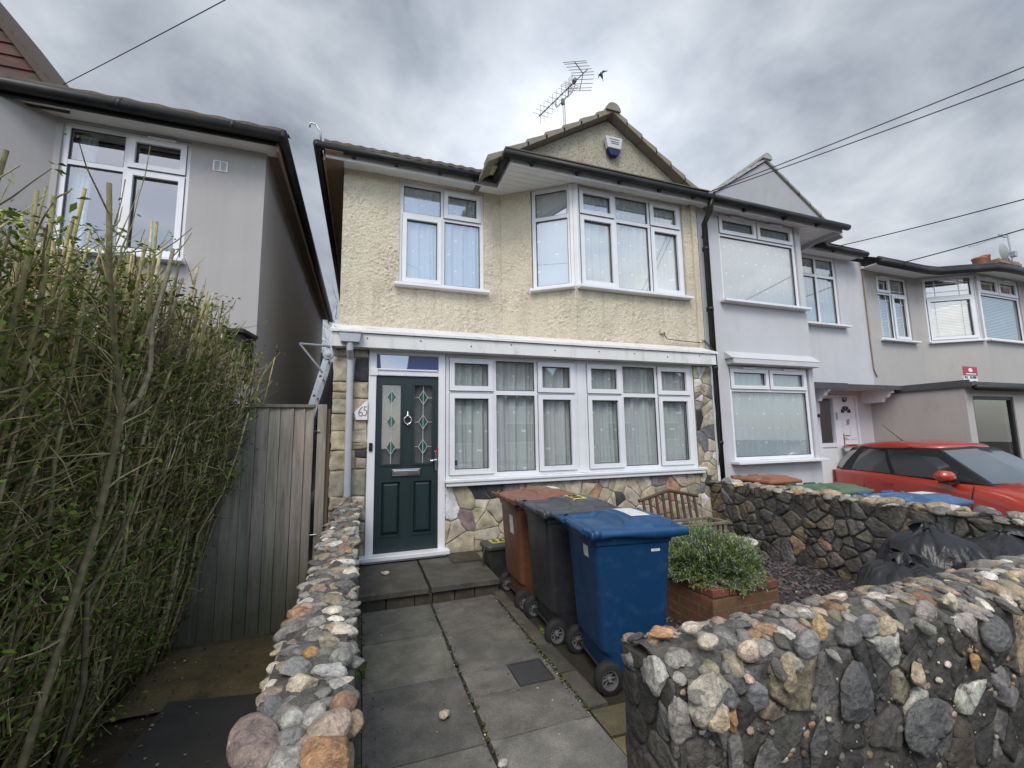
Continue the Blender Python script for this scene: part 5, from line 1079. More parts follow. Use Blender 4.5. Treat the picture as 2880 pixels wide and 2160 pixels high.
def make_bin(label, bodyc, lidc, loc, rot, group, stickers=(), name='wheelie_bin', top=None, sx=.86, sz=.97):
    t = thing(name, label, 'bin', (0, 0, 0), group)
    bm_ = plastic(name+'_body', bodyc); lm_ = plastic(name+'_lid', lidc)
    mb = MB(); S = []
    def sec(z, xb, xf, hy, r=0.05): return [((xb+xf)/2+p, q, z) for p, q in rr((xf-xb)/2, hy, r)]
    S = [sec(0.05, -.17, .22, .215), sec(0.07, -.215, .235, .225), sec(0.20, -.225, .245, .23), sec(0.24, -.255, .248, .235), sec(0.90, -.30, .30, .265), sec(0.905, -.315, .315, .275), sec(0.965, -.32, .32, .28)]
    loft(mb, S); body = mb.build('body', bm_, t, smooth=False, bevel=0.008)
    mb = MB()
    for sy in (-1, 1): mb.prism([(-.30, sy*.20, .93), (-.40, sy*.20, .985), (-.40, sy*.20, 1.015), (-.30, sy*.20, .985)], (0, sy*.04, 0))
    mb.tube([(-.395, -.275, 1.0), (-.395, -.08, 1.0)], 0.018, 10); mb.tube([(-.395, .275, 1.0), (-.395, .08, 1.0)], 0.018, 10); mb.tube([(-.36, -.1, 0.985), (-.36, .1, 0.985)], 0.016, 8)
    mb.build('handle', bm_, t, bevel=0.003)
    # lid: skirt + domed top with a sunk rear panel and front grip scoops
    mb = MB(); nx, ny = 84, 60; X0, X1, HY = -.335, .405, .30
    def ss(a, b, x): q = max(0, min(1, (x-a)/(b-a))); return q*q*(3-2*q)
    def top_(s, q):
        x = X0+(X1-X0)*s; y = -HY+2*HY*q; ay = abs(y)/HY
        edge = ss(0, .10, 1-ay)*ss(0, .09, s)*ss(0, .10, 1-s)
        crown = .020+.026*ss(-.10, -.04, x)*(1-.45*ss(.16, .40, x))
        z = .985+.012+crown*(1-.75*ay**4)*edge
        z -= .024*ss(-.285, -.272, x)*ss(.0, .014, (-.055+.07*(1-ay)) - x)*ss(.24, .28, 1-ay)       # rear panel
        z += .012*ss(.03, .045, x)*ss(.30, .285, x)*ss(.36, .40, 1-ay)
        z -= .030*ss(.15, .165, x)*ss(.35, .335, x)*ss(.66, .69, ay)*ss(.985, .95, ay)               # grip scoops
        return (x, y, z)
    mb.grid(top_, nx, ny)
    def rim(z, g): 
        P = []
        for k in range(nx+1): P.append((X0-g+(X1-X0+2*g)*k/nx, -HY-g, z))
        for k in range(1, ny+1): P.append((X1+g, -HY-g+(2*HY+2*g)*k/ny, z))
        for k in range(nx-1, -1, -1): P.append((X0-g+(X1-X0+2*g)*k/nx, HY+g, z))
        for k in range(ny-1, 0, -1): P.append((X0-g, -HY-g+(2*HY+2*g)*k/ny, z))
        return P
    arch = lambda p, z: (p[0], p[1], z+(.012*math.sin((p[0]-X0)/(X1-X0)*math.pi*2) if abs(p[1]) > HY-.01 else 0))
    loft(mb, [rim(.997, 0.0), rim(.993, .006), rim(.975, .008), [arch(p, .948) for p in rim(.948, .008)], [arch(p, .948) for p in rim(.948, .002)], rim(.97, 0)], False, False)
    lid = mb.build('lid', lm_, t, smooth=True); 
    mb = MB(); mb.tube([(-.30, -.305, .985), (-.30, .305, .985)], .016, 10)
    for sy in (-1, 1): mb.lathe([(0, sy*.318), (.026, sy*.316), (.03, sy*.295), (.03, sy*.26)], (-.30, 0, .985), 'y', 14)
    mb.build('hinge', lm_, t, smooth=True)
    for sy in (-1, 1):
        w = MB(); c = (-.235, sy*.255, .10); w.lathe([(.06, -.028), (.092, -.028), (.10, -.02), (.10, .02), (.092, .028), (.06, .028)], c, 'y', 28)
        wh = w.build('wheel', tyrem, t, smooth=True)
        h = MB(); h.lathe([(0.0, -.024), (.012, -.026), (.016, -.018), (.016, .018), (.012, .026), (0, .024)], c, 'y', 12); h.lathe([(.05, -.022), (.064, -.024), (.064, .024), (.05, .022), (.05, -.022)], c, 'y', 24)
        for k in range(9):
            a = 2*math.pi*k/9; h.tube([(c[0]+.012*math.cos(a), c[1], c[2]+.012*math.sin(a)), (c[0]+.056*math.cos(a), c[1], c[2]+.056*math.sin(a))], .006, 5)
        h.build('hub', hubm, wh)
    mb = MB(); mb.tube([(-.235, -.24, .10), (-.235, .24, .10)], .010, 8); mb.build('axle', tyrem, t)
    for (kind, *q) in stickers:
        s = MB()
        if kind == 'back':      # on the rear face
            y0, y1, z0, z1 = q; xf = lambda z: -(.255+(z-.24)/.66*.045)-.0025
            s.add([(xf(z0), y0, z0), (xf(z0), y1, z0), (xf(z1), y1, z1), (xf(z1), y0, z1)], [(0, 1, 2, 3)]); s.build('label_patch', stickw, t, fixn=False)
        elif kind == 'side':
            x0, x1, z0, z1 = q; yf = lambda z: -(.235+(z-.24)/.66*.030)-.0025
            s.add([(x0, yf(z0), z0), (x1, yf(z0), z0), (x1, yf(z1), z1), (x0, yf(z1), z1)], [(0, 1, 2, 3)]); s.build('label_patch', stickw, t, fixn=False)
        elif kind == 'lid':
            x0, x1, y0, y1, m_ = q
            s.grid(lambda a, b: (x0+(x1-x0)*a+.01*math.sin(b*3), y0+(y1-y0)*b, top_((x0+(x1-x0)*a-X0)/(X1-X0), (y0+(y1-y0)*b+HY)/(2*HY))[2]+.003), 8, 8); sp = s.build('lid_label', sticky if m_ == 'y' else stickw, lid, fixn=False, smooth=True)
            if m_ == 'y':
                g = MB(); zt = lambda x, y: top_((x-X0)/(X1-X0), (y+HY)/(2*HY))[2]+.0055
                for yc in (y0+(y1-y0)*.3, y0+(y1-y0)*.7):
                    for (cx, r1, r2) in ((x0+(x1-x0)*.34, .020, .026), (x0+(x1-x0)*.66, .020, .026)):
                        P = [(cx+r1*math.cos(a), yc+r2*math.sin(a)) for a in np.linspace(0, 2*math.pi, 15)]
                        g.tube([(x, y, zt(x, y)) for x, y in P], .0035, 4)
                g.build('numeral', M['ink'], sp)
    t.location = loc; t.rotation_euler = (0, 0, rot); t.scale = (sx, .98, sz); return t
GZ = -0.075
G5 = 'wheeled bins standing in the front garden'
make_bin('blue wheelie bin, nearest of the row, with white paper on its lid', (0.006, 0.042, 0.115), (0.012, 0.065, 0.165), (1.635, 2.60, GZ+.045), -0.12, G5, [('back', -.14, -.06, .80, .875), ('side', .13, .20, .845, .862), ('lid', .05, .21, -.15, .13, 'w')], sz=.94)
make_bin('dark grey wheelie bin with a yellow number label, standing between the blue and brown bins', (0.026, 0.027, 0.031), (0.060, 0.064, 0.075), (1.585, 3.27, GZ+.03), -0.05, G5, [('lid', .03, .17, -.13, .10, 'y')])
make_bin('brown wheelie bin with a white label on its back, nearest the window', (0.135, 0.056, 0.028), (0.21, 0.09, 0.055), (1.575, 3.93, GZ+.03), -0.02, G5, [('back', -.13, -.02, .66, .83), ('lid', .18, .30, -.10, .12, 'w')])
G6 = 'wheeled bins behind the dividing wall'
make_bin('brown wheelie bin behind the dividing wall under the pale grey house window', (0.20, 0.075, 0.03), (0.26, 0.105, 0.055), (5.60, 4.84, -0.16), -math.pi/2, G6)
make_bin('green wheelie bin behind the dividing wall beside the red car', (0.03, 0.075, 0.035), (0.075, 0.14, 0.08), (5.48, 3.86, -0.18), -math.pi/2, G6)
make_bin('blue wheelie bin behind the dividing wall beside the red car', (0.02, 0.08, 0.18), (0.055, 0.125, 0.24), (5.47, 2.98, -0.185), -math.pi/2-.06, G6, [('lid', -.05, .20, -.12, .12, 'w')])
# small food caddy by the step
t = thing('food_caddy', 'small dark grey food caddy with a yellow numbered lid beside the door step', 'caddy', (0, 0, 0))
cm_ = plastic('caddy_grey', (0.030, 0.033, 0.033)); mb = MB()
loft(mb, [[(p, q, z) for p, q in rr(hx, hy, .03)] for z, hx, hy in ((0, .115, .105), (.02, .12, .11), (.33, .145, .135), (.335, .155, .145), (.36, .155, .145))]); mb.build('body', cm_, t, bevel=.004)
mb = MB(); loft(mb, [[(p, q, z) for p, q in rr(hx, hy, .035)] for z, hx, hy in ((.345, .165, .152), (.375, .165, .152), (.392, .15, .138), (.398, .12, .11))]); ld_ = mb.build('lid', plastic('caddy_lid', (0.055, 0.058, 0.056)), t, bevel=.004)
mb = MB(); mb.box(-.085, .085, -.075, .075, .3982, .400); sp = mb.build('lid_label', sticky, ld_); g = MB()
for xo in (-.04, .04):
    for (yc, r) in ((-.024, .022), (.022, .018)): g.tube([(xo+r*1.1*math.cos(a), yc+r*math.sin(a), .4025) for a in np.linspace(0, 2*math.pi, 13)], .004, 4)
g.build('numeral', M['ink'], sp)
mb = MB(); mb.tube([(-.16, -.03, .36), (-.19, -.05, .28), (-.185, -.06, .12), (-.18, -.06, .05)], .008, 6); mb.build('handle', cm_, t)
t.location = (1.42, 4.62, -0.05); t.rotation_euler = (0, 0, 0.08)
# ================================================================== brick planter with lavender
t = thing('brick_planter', 'square red brick planter beside the blue bin with a grey green bush in it', 'planter', (2.86, 3.04, -0.08))
bk = brick_mat('planter_brick', (0.22, 0.085, 0.045), (0.15, 0.065, 0.04), (0.16, 0.14, 0.09), (0.10, 0.085, 0.035)); mb = MB()
X0, X1, Y0, Y1 = 2.53, 3.20, 2.72, 3.37
for (a, b, c, d) in ((X0, X1, Y0, Y0+.105), (X0, X1, Y1-.105, Y1), (X0, X0+.105, Y0+.105, Y1-.105), (X1-.105, X1, Y0+.105, Y1-.105)): mb.box(a, b, c, d, -0.1, 0.235)
mb.build('brick_course', bk, t)
mb = MB(); rg = random.Random(9); cr_ = pm('coping_brick', (0.215, 0.075, 0.048), (0.15, 0.05, 0.036), 10, 0.85, 0.5, 90, 0.004, dirt=(0.08, 0.06, 0.04), dscale=8, damt=.6, fine=.2)
for (hor, c0, c1, a, b) in ((True, Y0-.004, Y0+.105, X0, X1), (True, Y1-.105, Y1+.004, X0, X1), (False, X0-.004, X0+.105, Y0+.105, Y1-.105), (False, X1-.105, X1+.004, Y0+.105, Y1-.105)):
    n = 4; w = (b-a)/n
    for k in range(n):
        e = .004; z1_ = .302+rg.uniform(-.003, .003)
        if hor: mb.box(a+k*w+e, a+(k+1)*w-e, c0, c1, .243, z1_)
        else: mb.box(c0, c1, a+k*w+e, a+(k+1)*w-e, .243, z1_)
mb.build('brick_coping', cr_, t, bevel=.005)
mb = MB(); mb.box(X0+.01, X1-.01, Y0+.01, Y1-.01, .2352, .2425); mb.build('mortar_bed', pm('mossy_mortar', (0.17, 0.145, 0.085), rough=.95), t)
mb = MB(); mb.box(X0+.1052, X1-.1052, Y0+.1052, Y1-.1052, 0.0, 0.27); mb.build('soil', dirtm, t)
def leafm(name, spec=.3, trans=.25, rough=.55):
    b = NB(name); a = b.n('ShaderNodeAttribute', attribute_name='Col').outputs['Color']
    p = b.n('ShaderNodeBsdfPrincipled', {'Base Color': a, 'Roughness': rough, 'Specular IOR Level': spec}); tr = b.n('ShaderNodeBsdfTranslucent', {'Color': a})
    b.l(b.n('ShaderNodeMixShader', {0: trans, 1: p.outputs[0], 2: tr.outputs[0]}).outputs[0], b.out.inputs[0]); return b.m
leaf = leafm('leaf'); bark = pm('bark', (1, 1, 1), scale=30, rough=.85, bump=.4, bscale=120, bdist=.002, attr=True)
def leaf_q(mb, p, d, n, Ln, w, c):
    d = d.normalized(); s = d.cross(n)
    s = s.normalized() if s.length > 1e-5 else d.orthogonal().normalized()
    m_ = p+d*Ln*.5+n*Ln*.08; mb.add([p, m_-s*w, p+d*Ln, m_+s*w], [(0, 1, 2, 3)], c)
t = thing('lavender_bush', 'bushy grey green lavender filling the brick planter', 'bush', (2.78, 3.0, 0.27)); rg = random.Random(81); lb_ = MB(); sb = MB()
for k in range(1500):
    a = rg.uniform(0, 6.283); r = math.sqrt(rg.random()); bx, by = 2.865+.22*r*math.cos(a), 3.04+.22*r*math.sin(a)
    tx, ty = 2.865+.43*r*math.cos(a)+rg.uniform(-.03, .03), 3.04+.39*r*math.sin(a)+rg.uniform(-.03, .03); tz_ = .27+(.42*(1-.55*r**2.4)-.02)*rg.uniform(.82, 1.06)*(1-.18*(tx-2.6))*(1+.30*noise.noise(Vector((tx*6, ty*6, 1))))+(.05 if rg.random() < .06 else 0) - (.12 if r > .9 else 0)
    if rg.random() < .35: tz_ = .27+(tz_-.27)*rg.uniform(.4, .85)
    P0, P1 = Vector((bx, by, .26)), Vector((tx, ty, tz_)); mid = P0.lerp(P1, .55)+Vector((0, 0, .03)); sb.tube([P0, mid, P1], [.003, .0025, .0015], 3, False, (.10, .095, .06))
    tone = rg.random(); base = (0.19, 0.29, 0.07) if tone < .42 else ((0.24, 0.31, 0.18) if tone < .76 else (0.27, 0.32, 0.23))
    nl = rg.randint(16, 24)
    for j in range(nl):
        q = .48+.54*j/nl; c = vary(base, rg, .25); p = P0.lerp(mid, q/.55) if q < .55 else mid.lerp(P1, min(1, (q-.55)/.45))
        ax = (P1-mid).normalized(); an = rg.uniform(0, 6.283); o = ax.orthogonal().normalized(); o = Matrix.Rotation(an, 3, ax) @ o
        leaf_q(lb_, p, ax*rg.uniform(.5, 1.2)+o, Vector((rg.uniform(-.3, .3), rg.uniform(-.3, .3), 1)), rg.uniform(.022, .040), rg.uniform(.0030, .0050), c)
lb_.build('leaves', leaf, t, fixn=False); sb.build('stems', bark, t, fixn=False)
# ================================================================== bench shaped wooden planter
t = thing('bench_planter', 'small bench shaped slatted wooden planter against the house wall', 'planter', (3.9, 4.55, -0.08)); wood = pm('brown_slat', (0.10, 0.060, 0.038), (0.065, 0.040, 0.028), 6, .8, .5, 60, .003, stretch=(3, 3, .6)); gwood = pm('weathered_slat', (0.20, 0.17, 0.125), (0.13, 0.11, 0.08), 6, .85, .5, 60, .003, stretch=(3, 3, .6), dirt=(.07, .08, .035), dscale=6, damt=.6)
mb = MB(); XA_, XB_, YBk = 3.40, 4.28, 4.72
for k in range(9):
    x = XA_+.035+k*(XB_-XA_-.07)/8; f = 1-abs(x-(XA_+XB_)/2)/((XB_-XA_)/2); mb.prism([(x-.017, YBk, .36), (x+.017, YBk, .36), (x+.017, YBk+.05, .62+.10*f), (x-.017, YBk+.05, .62+.10*f)], (0, .018, 0))
mb.build('back_slats', wood, t)
mb = MB(); xm = (XA_+XB_)/2; mb.tube([(XA_-.03, YBk+.06, .625), (xm, YBk+.06, .735), (XB_+.03, YBk+.06, .635)], .022, 8); mb.build('top_rail', wood, t)
mb = MB(); Y0, Y1 = 4.34, 4.70
for (a, b, c, d) in ((XA_, XB_+.12, Y0, Y0+.045), (XA_, XB_+.12, Y1-.045, Y1), (XA_, XA_+.045, Y0+.045, Y1-.045), (XB_+.075, XB_+.12, Y0+.045, Y1-.045)): mb.box(a, b, c, d, .345, .375)
mb.build('rim', gwood, t, bevel=.003); mb = MB()
for k in range(12):
    x = XA_+.02+k*.081; mb.box(x, x+.042, Y0+.012, Y0+.028, -.02, .3445)
for k in range(4): y = Y0+.06+k*.085; mb.box(XB_+.09, XB_+.106, y, y+.042, -.02, .3445); mb.box(XA_+.012, XA_+.028, y, y+.042, -.02, .3445)
mb.build('front_slats', gwood, t); mb = MB()
for (x, y) in ((XA_+.05, Y0+.06), (XB_+.06, Y0+.06), (XA_+.05, Y1-.08), (XB_+.06, Y1-.08)): mb.box(x-.015, x+.015, y-.015, y+.015, -.085, .344)
mb.build('legs', gwood, t); mb = MB(); mb.box(XA_+.03, XB_+.09, Y0+.03, Y1-.03, .02, .30); mb.build('soil', dirtm, t)
t = thing('planter_plants', 'low dark green seedlings growing in the bench shaped planter', 'plant', (3.8, 4.5, .3)); rg = random.Random(5); mb = MB()
for k in range(700):
    p = Vector((rg.uniform(XA_+.06, XB_+.08), rg.uniform(Y0+.05, Y1-.05), .30+rg.random()*.06)); leaf_q(mb, p, Vector((rg.gauss(0, 1), rg.gauss(0, 1), .6)), Vector((0, 0, 1)), rg.uniform(.012, .028), rg.uniform(.004, .008), vary((.05, .10, .025), rg, .4))
mb.build('leaves', leaf, t, fixn=False)
b_ = MB(); blob(b_, (3.44, 4.36, .405), (.032, .032, .03), (0, 0, 0), (.8, .8, .78), rg, 3, 0, .02); tag(b_.build('white_pebble', M['white'], smooth=True), 'round white ball resting on the corner of the bench shaped planter', 'ball')
# ---- white pot
t = thing('plant_pot', 'off white round plant pot behind the lavender with a dead stem in it', 'pot', (4.18, 4.02, -.08)); mb = MB()
mb.lathe([(0.0, -.08), (.13, -.08), (.165, .16), (.165, .20), (.195, .205), (.20, .225), (.19, .24), (.175, .235), (.165, .12), (0, .12)], (4.18, 4.02, 0), 'z', 36); mb.build('pot', pm('stained_white', (.62, .61, .57), (.46, .45, .41), 6, .6, dirt=(.2, .2, .15), dscale=6, damt=.4), t, smooth=True)
mb = MB(); rg = random.Random(2)
mb.tube([(4.19, 4.0, .12), (4.2, 4.0, .24), (4.19, 3.99, .29)], [.012, .01, .004], 6, True, (.05, .04, .03))
for k in range(60): leaf_q(mb, Vector((4.195+rg.uniform(-.03, .03), 4.0+rg.uniform(-.03, .03), .22+rg.random()*.07)), Vector((rg.gauss(0, 1), rg.gauss(0, 1), .3)), Vector((0, 0, 1)), .03, .006, vary((.05, .045, .025), rg, .3))
mb.build('dead_stem', bark, t, fixn=False)
# ================================================================== black refuse sacks
bagm = NB('black_polythene'); bv = bagm.co(); f1 = bagm.noise(bagm.co((1.6, 1.6, .5)), 4.5, 3, .5, 1.4); f2 = bagm.noise(bagm.co((1, 1, 2.2)), 11, 3, .5, 1.0)
bp = bagm.n('ShaderNodeBsdfPrincipled', {'Base Color': (.012, .012, .014, 1), 'Roughness': .36, 'Specular IOR Level': .45}); bagm.l(bagm.n('ShaderNodeBump', {'Height': bagm.math('ADD', f1, bagm.math('MULTIPLY', f2, .18)), 'Strength': .45, 'Distance': .05}).outputs[0], bp.inputs['Normal']); bagm.l(bp.outputs[0], bagm.out.inputs[0])
def sack(label, c, R_, H_, seed, tie=(0, 0, 1), flap=None, sy=1.0):
    rg = random.Random(seed); t = thing('refuse_sack', label, 'bin bag', c, 'black refuse sacks in the corner of the garden'); mb = MB(); off = Vector((seed*3.1, seed*1.7, 0)); nu, nv = 110, 56
    def fn(s, q):
        a = 2*math.pi*s; z = q; r = (1-(abs(2*z*.92-.80))**2.6)**.5 if abs(2*z*.92-.80) < 1 else 0
        r = max(.06, r)
        neck = max(0, (z-.86)/.14); r = r*(1-neck)+.10*neck*(1+.25*math.sin(a*7+seed))
        d = Vector((math.cos(a), math.sin(a), z*1.5)); w = .16*noise.noise(d*1.3+off)+.09*noise.noise(d*3.1+off)+.05*abs(noise.noise(Vector((math.cos(a)*5, math.sin(a)*5, z*2))+off))
        cr_2 = .09*abs(noise.noise(Vector((math.cos(a)*4.5, math.sin(a)*4.5, z*1.3))+off*2))*(.4+z)
        r *= 1+w-cr_2
        p = Vector((r*R_*math.cos(a), r*R_*sy*math.sin(a), H_*(z+.05*w))); p += Vector(tie)*max(0, z-.55)*.25; p.z = max(p.z, .0); return p+Vector(c)
    mb.grid(fn, nu, nv); mb.build('bag', bagm.m, t, smooth=True)
    fl = MB()
    for k in range(5):
        a0 = rg.uniform(0, 6.28); top = Vector(c)+Vector((tie[0]*.11, tie[1]*.11, H_+tie[2]*.02)); d = Vector((math.cos(a0), math.sin(a0), rg.uniform(-.1, .5)))
        if flap and k < 4: d = Vector(flap)+Vector((rg.uniform(-.2, .2), rg.uniform(-.2, .2), rg.uniform(-.12, .12)))
        s_ = d.cross(Vector((0, 0, 1))).normalized(); L_ = rg.uniform(.06, .11)*(3.4 if flap and k < 4 else 1)
        fl.grid(lambda u, v: top+d*L_*v+s_*(u-.5)*(.04+.16*v)+Vector((0, 0, .035*math.sin(u*9+k)*(.3+v)-.08*v*v)), 12, 8)
    fl.build('knot', bagm.m, t, smooth=True, fixn=False)
sack('plump black refuse sack in the middle of the heap, knotted at the top', (4.20, 2.22, -.09), .345, .83, 1, (.25, 0, .2))
sack('slumped black refuse sack at the left of the heap, lowest of the three', (3.66, 2.08, -.09), .33, .70, 2, (.15, -.1, 0))
sack('black refuse sack with a long loose end trailing right over the wall', (4.62, 1.95, -.09), .35, .80, 3, (-.2, 0, .1), (.9, -.35, -.1))
# ================================================================== red car on the forecourt of 67
CAR = thing('parked_car', 'red hatchback with black pillars parked on the forecourt behind the dividing wall', 'car', (0, 0, 0))
paint = pm('red_paint', (0.37, 0.032, 0.014), (0.33, 0.028, 0.012), 2, 0.28, spec=0.6, coat=0.8); carglass = pm('car_glass', (0.012, 0.016, 0.017), (0.02, 0.024, 0.025), 2, 0.05, spec=1.0, coat=1.0); sky_screen = pm('sky_tinted_screen', (.085, .10, .10), (.05, .06, .06), 1.5, .05, spec=1.0, coat=1.0); trim = pm('black_trim', (0.012, 0.012, 0.013), rough=0.35)  # windscreen colour is lightened to stand for the sky reflected in it
# local frame: +y is the nose, x across, z up; length 3.9, width 1.72, height 1.5
ST = [  # y, half width sill, half width belt, z sill, z shoulder, z centre top
 (-1.98, .52, .58, .45, .78, .80), (-1.93, .70, .70, .34, .90, .93), (-1.75, .80, .775, .26, .955, .97), (-1.3, .84, .80, .22, .965, .98), (-.8, .85, .805, .21, .955, .98), (-.2, .85, .80, .21, .935, .97), (.3, .85, .79, .21, .915, .95), (.62, .85, .785, .21, .895, .955), (.95, .85, .76, .21, .865, .95), (1.35, .84, .72, .22, .80, .87), (1.65, .78, .64, .26, .72, .78), (1.85, .66, .50, .32, .62, .66), (1.94, .48, .36, .38, .54, .56)]
mb = MB(); NP = 15; rows = []
for (y, ws, wb, zs, zh, zt) in ST:
    P = [(ws*.9, zs), (ws, zs+.10), (ws+.01, (zs+zh)/2), (ws-.005, zh-.14), (wb+.02, zh-.03), (wb-.04, zh+.012), (wb*.55, zh+(zt-zh)*.7)]
    L_ = [(-x, y, z) for x, z in P]+[(0, y, zt)]+[(x, y, z) for x, z in reversed(P)]; rows.append(L_)
vs = [p for r in rows for p in r]; fs = [(i*NP+k, i*NP+k+1, (i+1)*NP+k+1, (i+1)*NP+k) for i in range(len(rows)-1) for k in range(NP-1)]
fs += [tuple(range(NP-1, -1, -1)), tuple((len(rows)-1)*NP+k for k in range(NP))]
fs += [((i+1)*NP, (i+1)*NP+NP-1, i*NP+NP-1, i*NP) for i in range(len(rows)-1)]
mb.add(vs, fs); mb.build('body', paint, CAR, smooth=True, subsurf=2)
# greenhouse as rings from belt to roof
def ring(z, yb, yf, w, wr, wf):
    return [(-wr, yb, z), (-w, yb+.28, z), (-w*1.0, (yb+yf)/2, z), (-w*.985, yf-.35, z), (-wf, yf, z), (0, yf+.07, z), (wf, yf, z), (w*.985, yf-.35, z), (w, (yb+yf)/2, z), (w, yb+.28, z), (wr, yb, z), (0, yb-.04, z)]
RB = ring(.93, -1.80, .80, .775, .62, .66); RT = ring(1.38, -1.50, .02, .600, .50, .50)
for i, dz in ((0, -.05), (1, -.01), (10, -.05), (9, -.01), (11, -.05), (4, -.02), (5, .03), (6, -.02)):
    x, y, z = RT[i]; RT[i] = (x, y, z+dz*.6)
    x, y, z = RB[i]; RB[i] = (x, y, z+(.05 if i in (0, 10, 11) else (.02 if i in (1, 9) else (-.03 if i in (3, 4, 5, 6, 7) else 0))))
def seg(i0, i1, a, b, z0=0.0, z1=1.0, off=0.0):
    p = lambda i, f, t: None
    def pt(f, t):
        B = Vector(RB[i0]).lerp(Vector(RB[i1]), f); T = Vector(RT[i0]).lerp(Vector(RT[i1]), f); q = B.lerp(T, t)
        n = Vector((q.x, q.y*.35, 0)).normalized(); return q+n*(off+.035*math.sin(math.pi*t)*.6)
    return [pt(a, z0), pt(b, z0), pt(b, z1), pt(a, z1)], pt
core_ = MB()
for i in range(12):
    _, pt = seg(i, (i+1) % 12, 0, 1); core_.grid(lambda s, t: pt(s, t), 6, 6)
core_.build('pillars', trim, CAR, smooth=True, fixn=False)
def pane(name, i0, i1, a, b, z0, z1, off=.006, label=None):
    m_ = MB(); _, pt = seg(i0, i1, 0, 1, off=off); m_.grid(lambda s, t: pt(a+(b-a)*s, z0+(z1-z0)*t), 8, 6); o = m_.build(name, sky_screen if name == 'windscreen' else carglass, CAR, smooth=True, fixn=False)
for (i0, i1) in ((4, 5), (5, 6)): pane('windscreen', i0, i1, .07 if i0 == 4 else 0, 1 if i0 == 4 else .93, .06, .93)
for (i0, i1, a, b) in ((2, 3, .06, 1.0), (8, 7, .06, 1.0)): pane('front_window', i0, i1, a, b, .04, .90)
for (i0, i1, a, b) in ((3, 4, 0, .55), (7, 6, 0, .55)): pane('front_window', i0, i1, a, b, .04, .72)
for (i0, i1, a, b) in ((1, 2, .22, .97), (9, 8, .22, .97)): pane('rear_window', i0, i1, a, b, .06, .90)
for (i0, i1, a, b) in ((0, 1, .1, 1.0), (10, 9, .1, 1.0)): pane('quarter_window', i0, i1, a, b, .08, .86)
for (i0, i1) in ((11, 0), (10, 11)): pane('rear_screen', i0, i1, .05, .95, .1, .9)
mb = MB(); rf = []
for k, (sc_, dz) in enumerate(((1.02, -.02), (1.03, .015), (.93, .055), (.70, .085), (.35, .10))): rf.append([(x*sc_, -.74+(y+.74)*sc_, z+dz) for x, y, z in RT])
loft(mb, rf, False, True); mb.build('roof', paint, CAR, smooth=True, subsurf=2)
for sx_ in (-1, 1):
    mb = MB(); S = []
    for (x, hz, hy) in ((.80, .045, .05), (.84, .075, .085), (.93, .085, .095), (1.00, .07, .08), (1.03, .03, .04)): S.append([(sx_*x, .42+hy*math.cos(a)-.02*(x-.8)*5, 1.00+hz*math.sin(a)) for a in np.linspace(0, 2*math.pi, 14, endpoint=False)])
    loft(mb, S); mr = mb.build('wing_mirror', paint, CAR, smooth=True)
    mb = MB(); mb.box(sx_*.885-.09, sx_*.885+.09, .36, .50, .905, .93); mb.box(sx_*.78-.04, sx_*.78+.04, .40, .46, .91, .94); mb.build('mirror_base', trim, mr)
    mb = MB(); mb.box(sx_*.852-.012, sx_*.852+.012, -.62, -.44, .80, .825); mb.build('door_handle', paint, CAR)
    mb = MB()
    for y in (-1.0, -.15, .66): mb.tube([(sx_*.852, y, .40), (sx_*.858, y, .62), (sx_*.838, y+.01, .78), (sx_*.80, y+.02, .895)], .005, 4)
    mb.build('door_seam', trim, CAR)
    mb = MB(); mb.prism([(sx_*.72, 1.30, .74), (sx_*.55, 1.62, .72), (sx_*.60, 1.80, .60), (sx_*.80, 1.45, .62)], (0, 0, .03)); mb.build('headlight', pm('lamp_glass', (.5, .5, .5), rough=.1) if sx_ < 0 else bpy.data.materials['lamp_glass'], CAR)
    mb = MB(); mb.prism([(sx_*.80, -1.62, .72), (sx_*.70, -1.90, .72), (sx_*.68, -1.90, .95), (sx_*.78, -1.66, .93)], (sx_*.02, 0, 0)); mb.build('tail_light', pm('tail_red', (.10, .004, .004), rough=.2) if sx_ < 0 else bpy.data.materials['tail_red'], CAR)
    for y in (-1.28, 1.18):
        w = MB(); w.lathe([(.19, -.09), (.28, -.10), (.30, -.06), (.30, .06), (.28, .10), (.19, .09)], (sx_*.77, y, .30), 'x', 28); wh = w.build('wheel', tyrem, CAR, smooth=True)
        h = MB(); h.lathe([(0, sx_*.09), (.06, sx_*.085), (.07, sx_*.05), (.17, sx_*.06), (.19, sx_*.08), (.19, -sx_*.05)], (sx_*.77, y, .30), 'x', 20); h.build('rim', M['metal'], wh)
mb = MB(); mb.lathe([(.03, 1.44), (.022, 1.475), (0, 1.48)], (0, -1.0, 0), 'z', 10); mb.tube([(0, -1.0, 1.47), (0, -1.34, 1.74)], [.007, .004], 6); mb.build('aerial', trim, CAR)
mb = MB(); mb.prism([(-.56, -1.54, 1.36), (.56, -1.54, 1.36), (.50, -1.74, 1.33), (-.50, -1.74, 1.33)], (0, 0, .04)); mb.build('spoiler', paint, CAR, bevel=.01)
mb = MB(); mb.prism([(-.26, 1.95, .42), (.26, 1.95, .42), (.26, 1.975, .42), (-.26, 1.975, .42)], (0, 0, .11)); mb.build('number_plate', M['white'], CAR)
CAR.location = (9.02, 4.10, -0.24); CAR.rotation_euler = (0, 0, math.pi+math.radians(-14)); CAR.scale = (1, 1, 1.04)
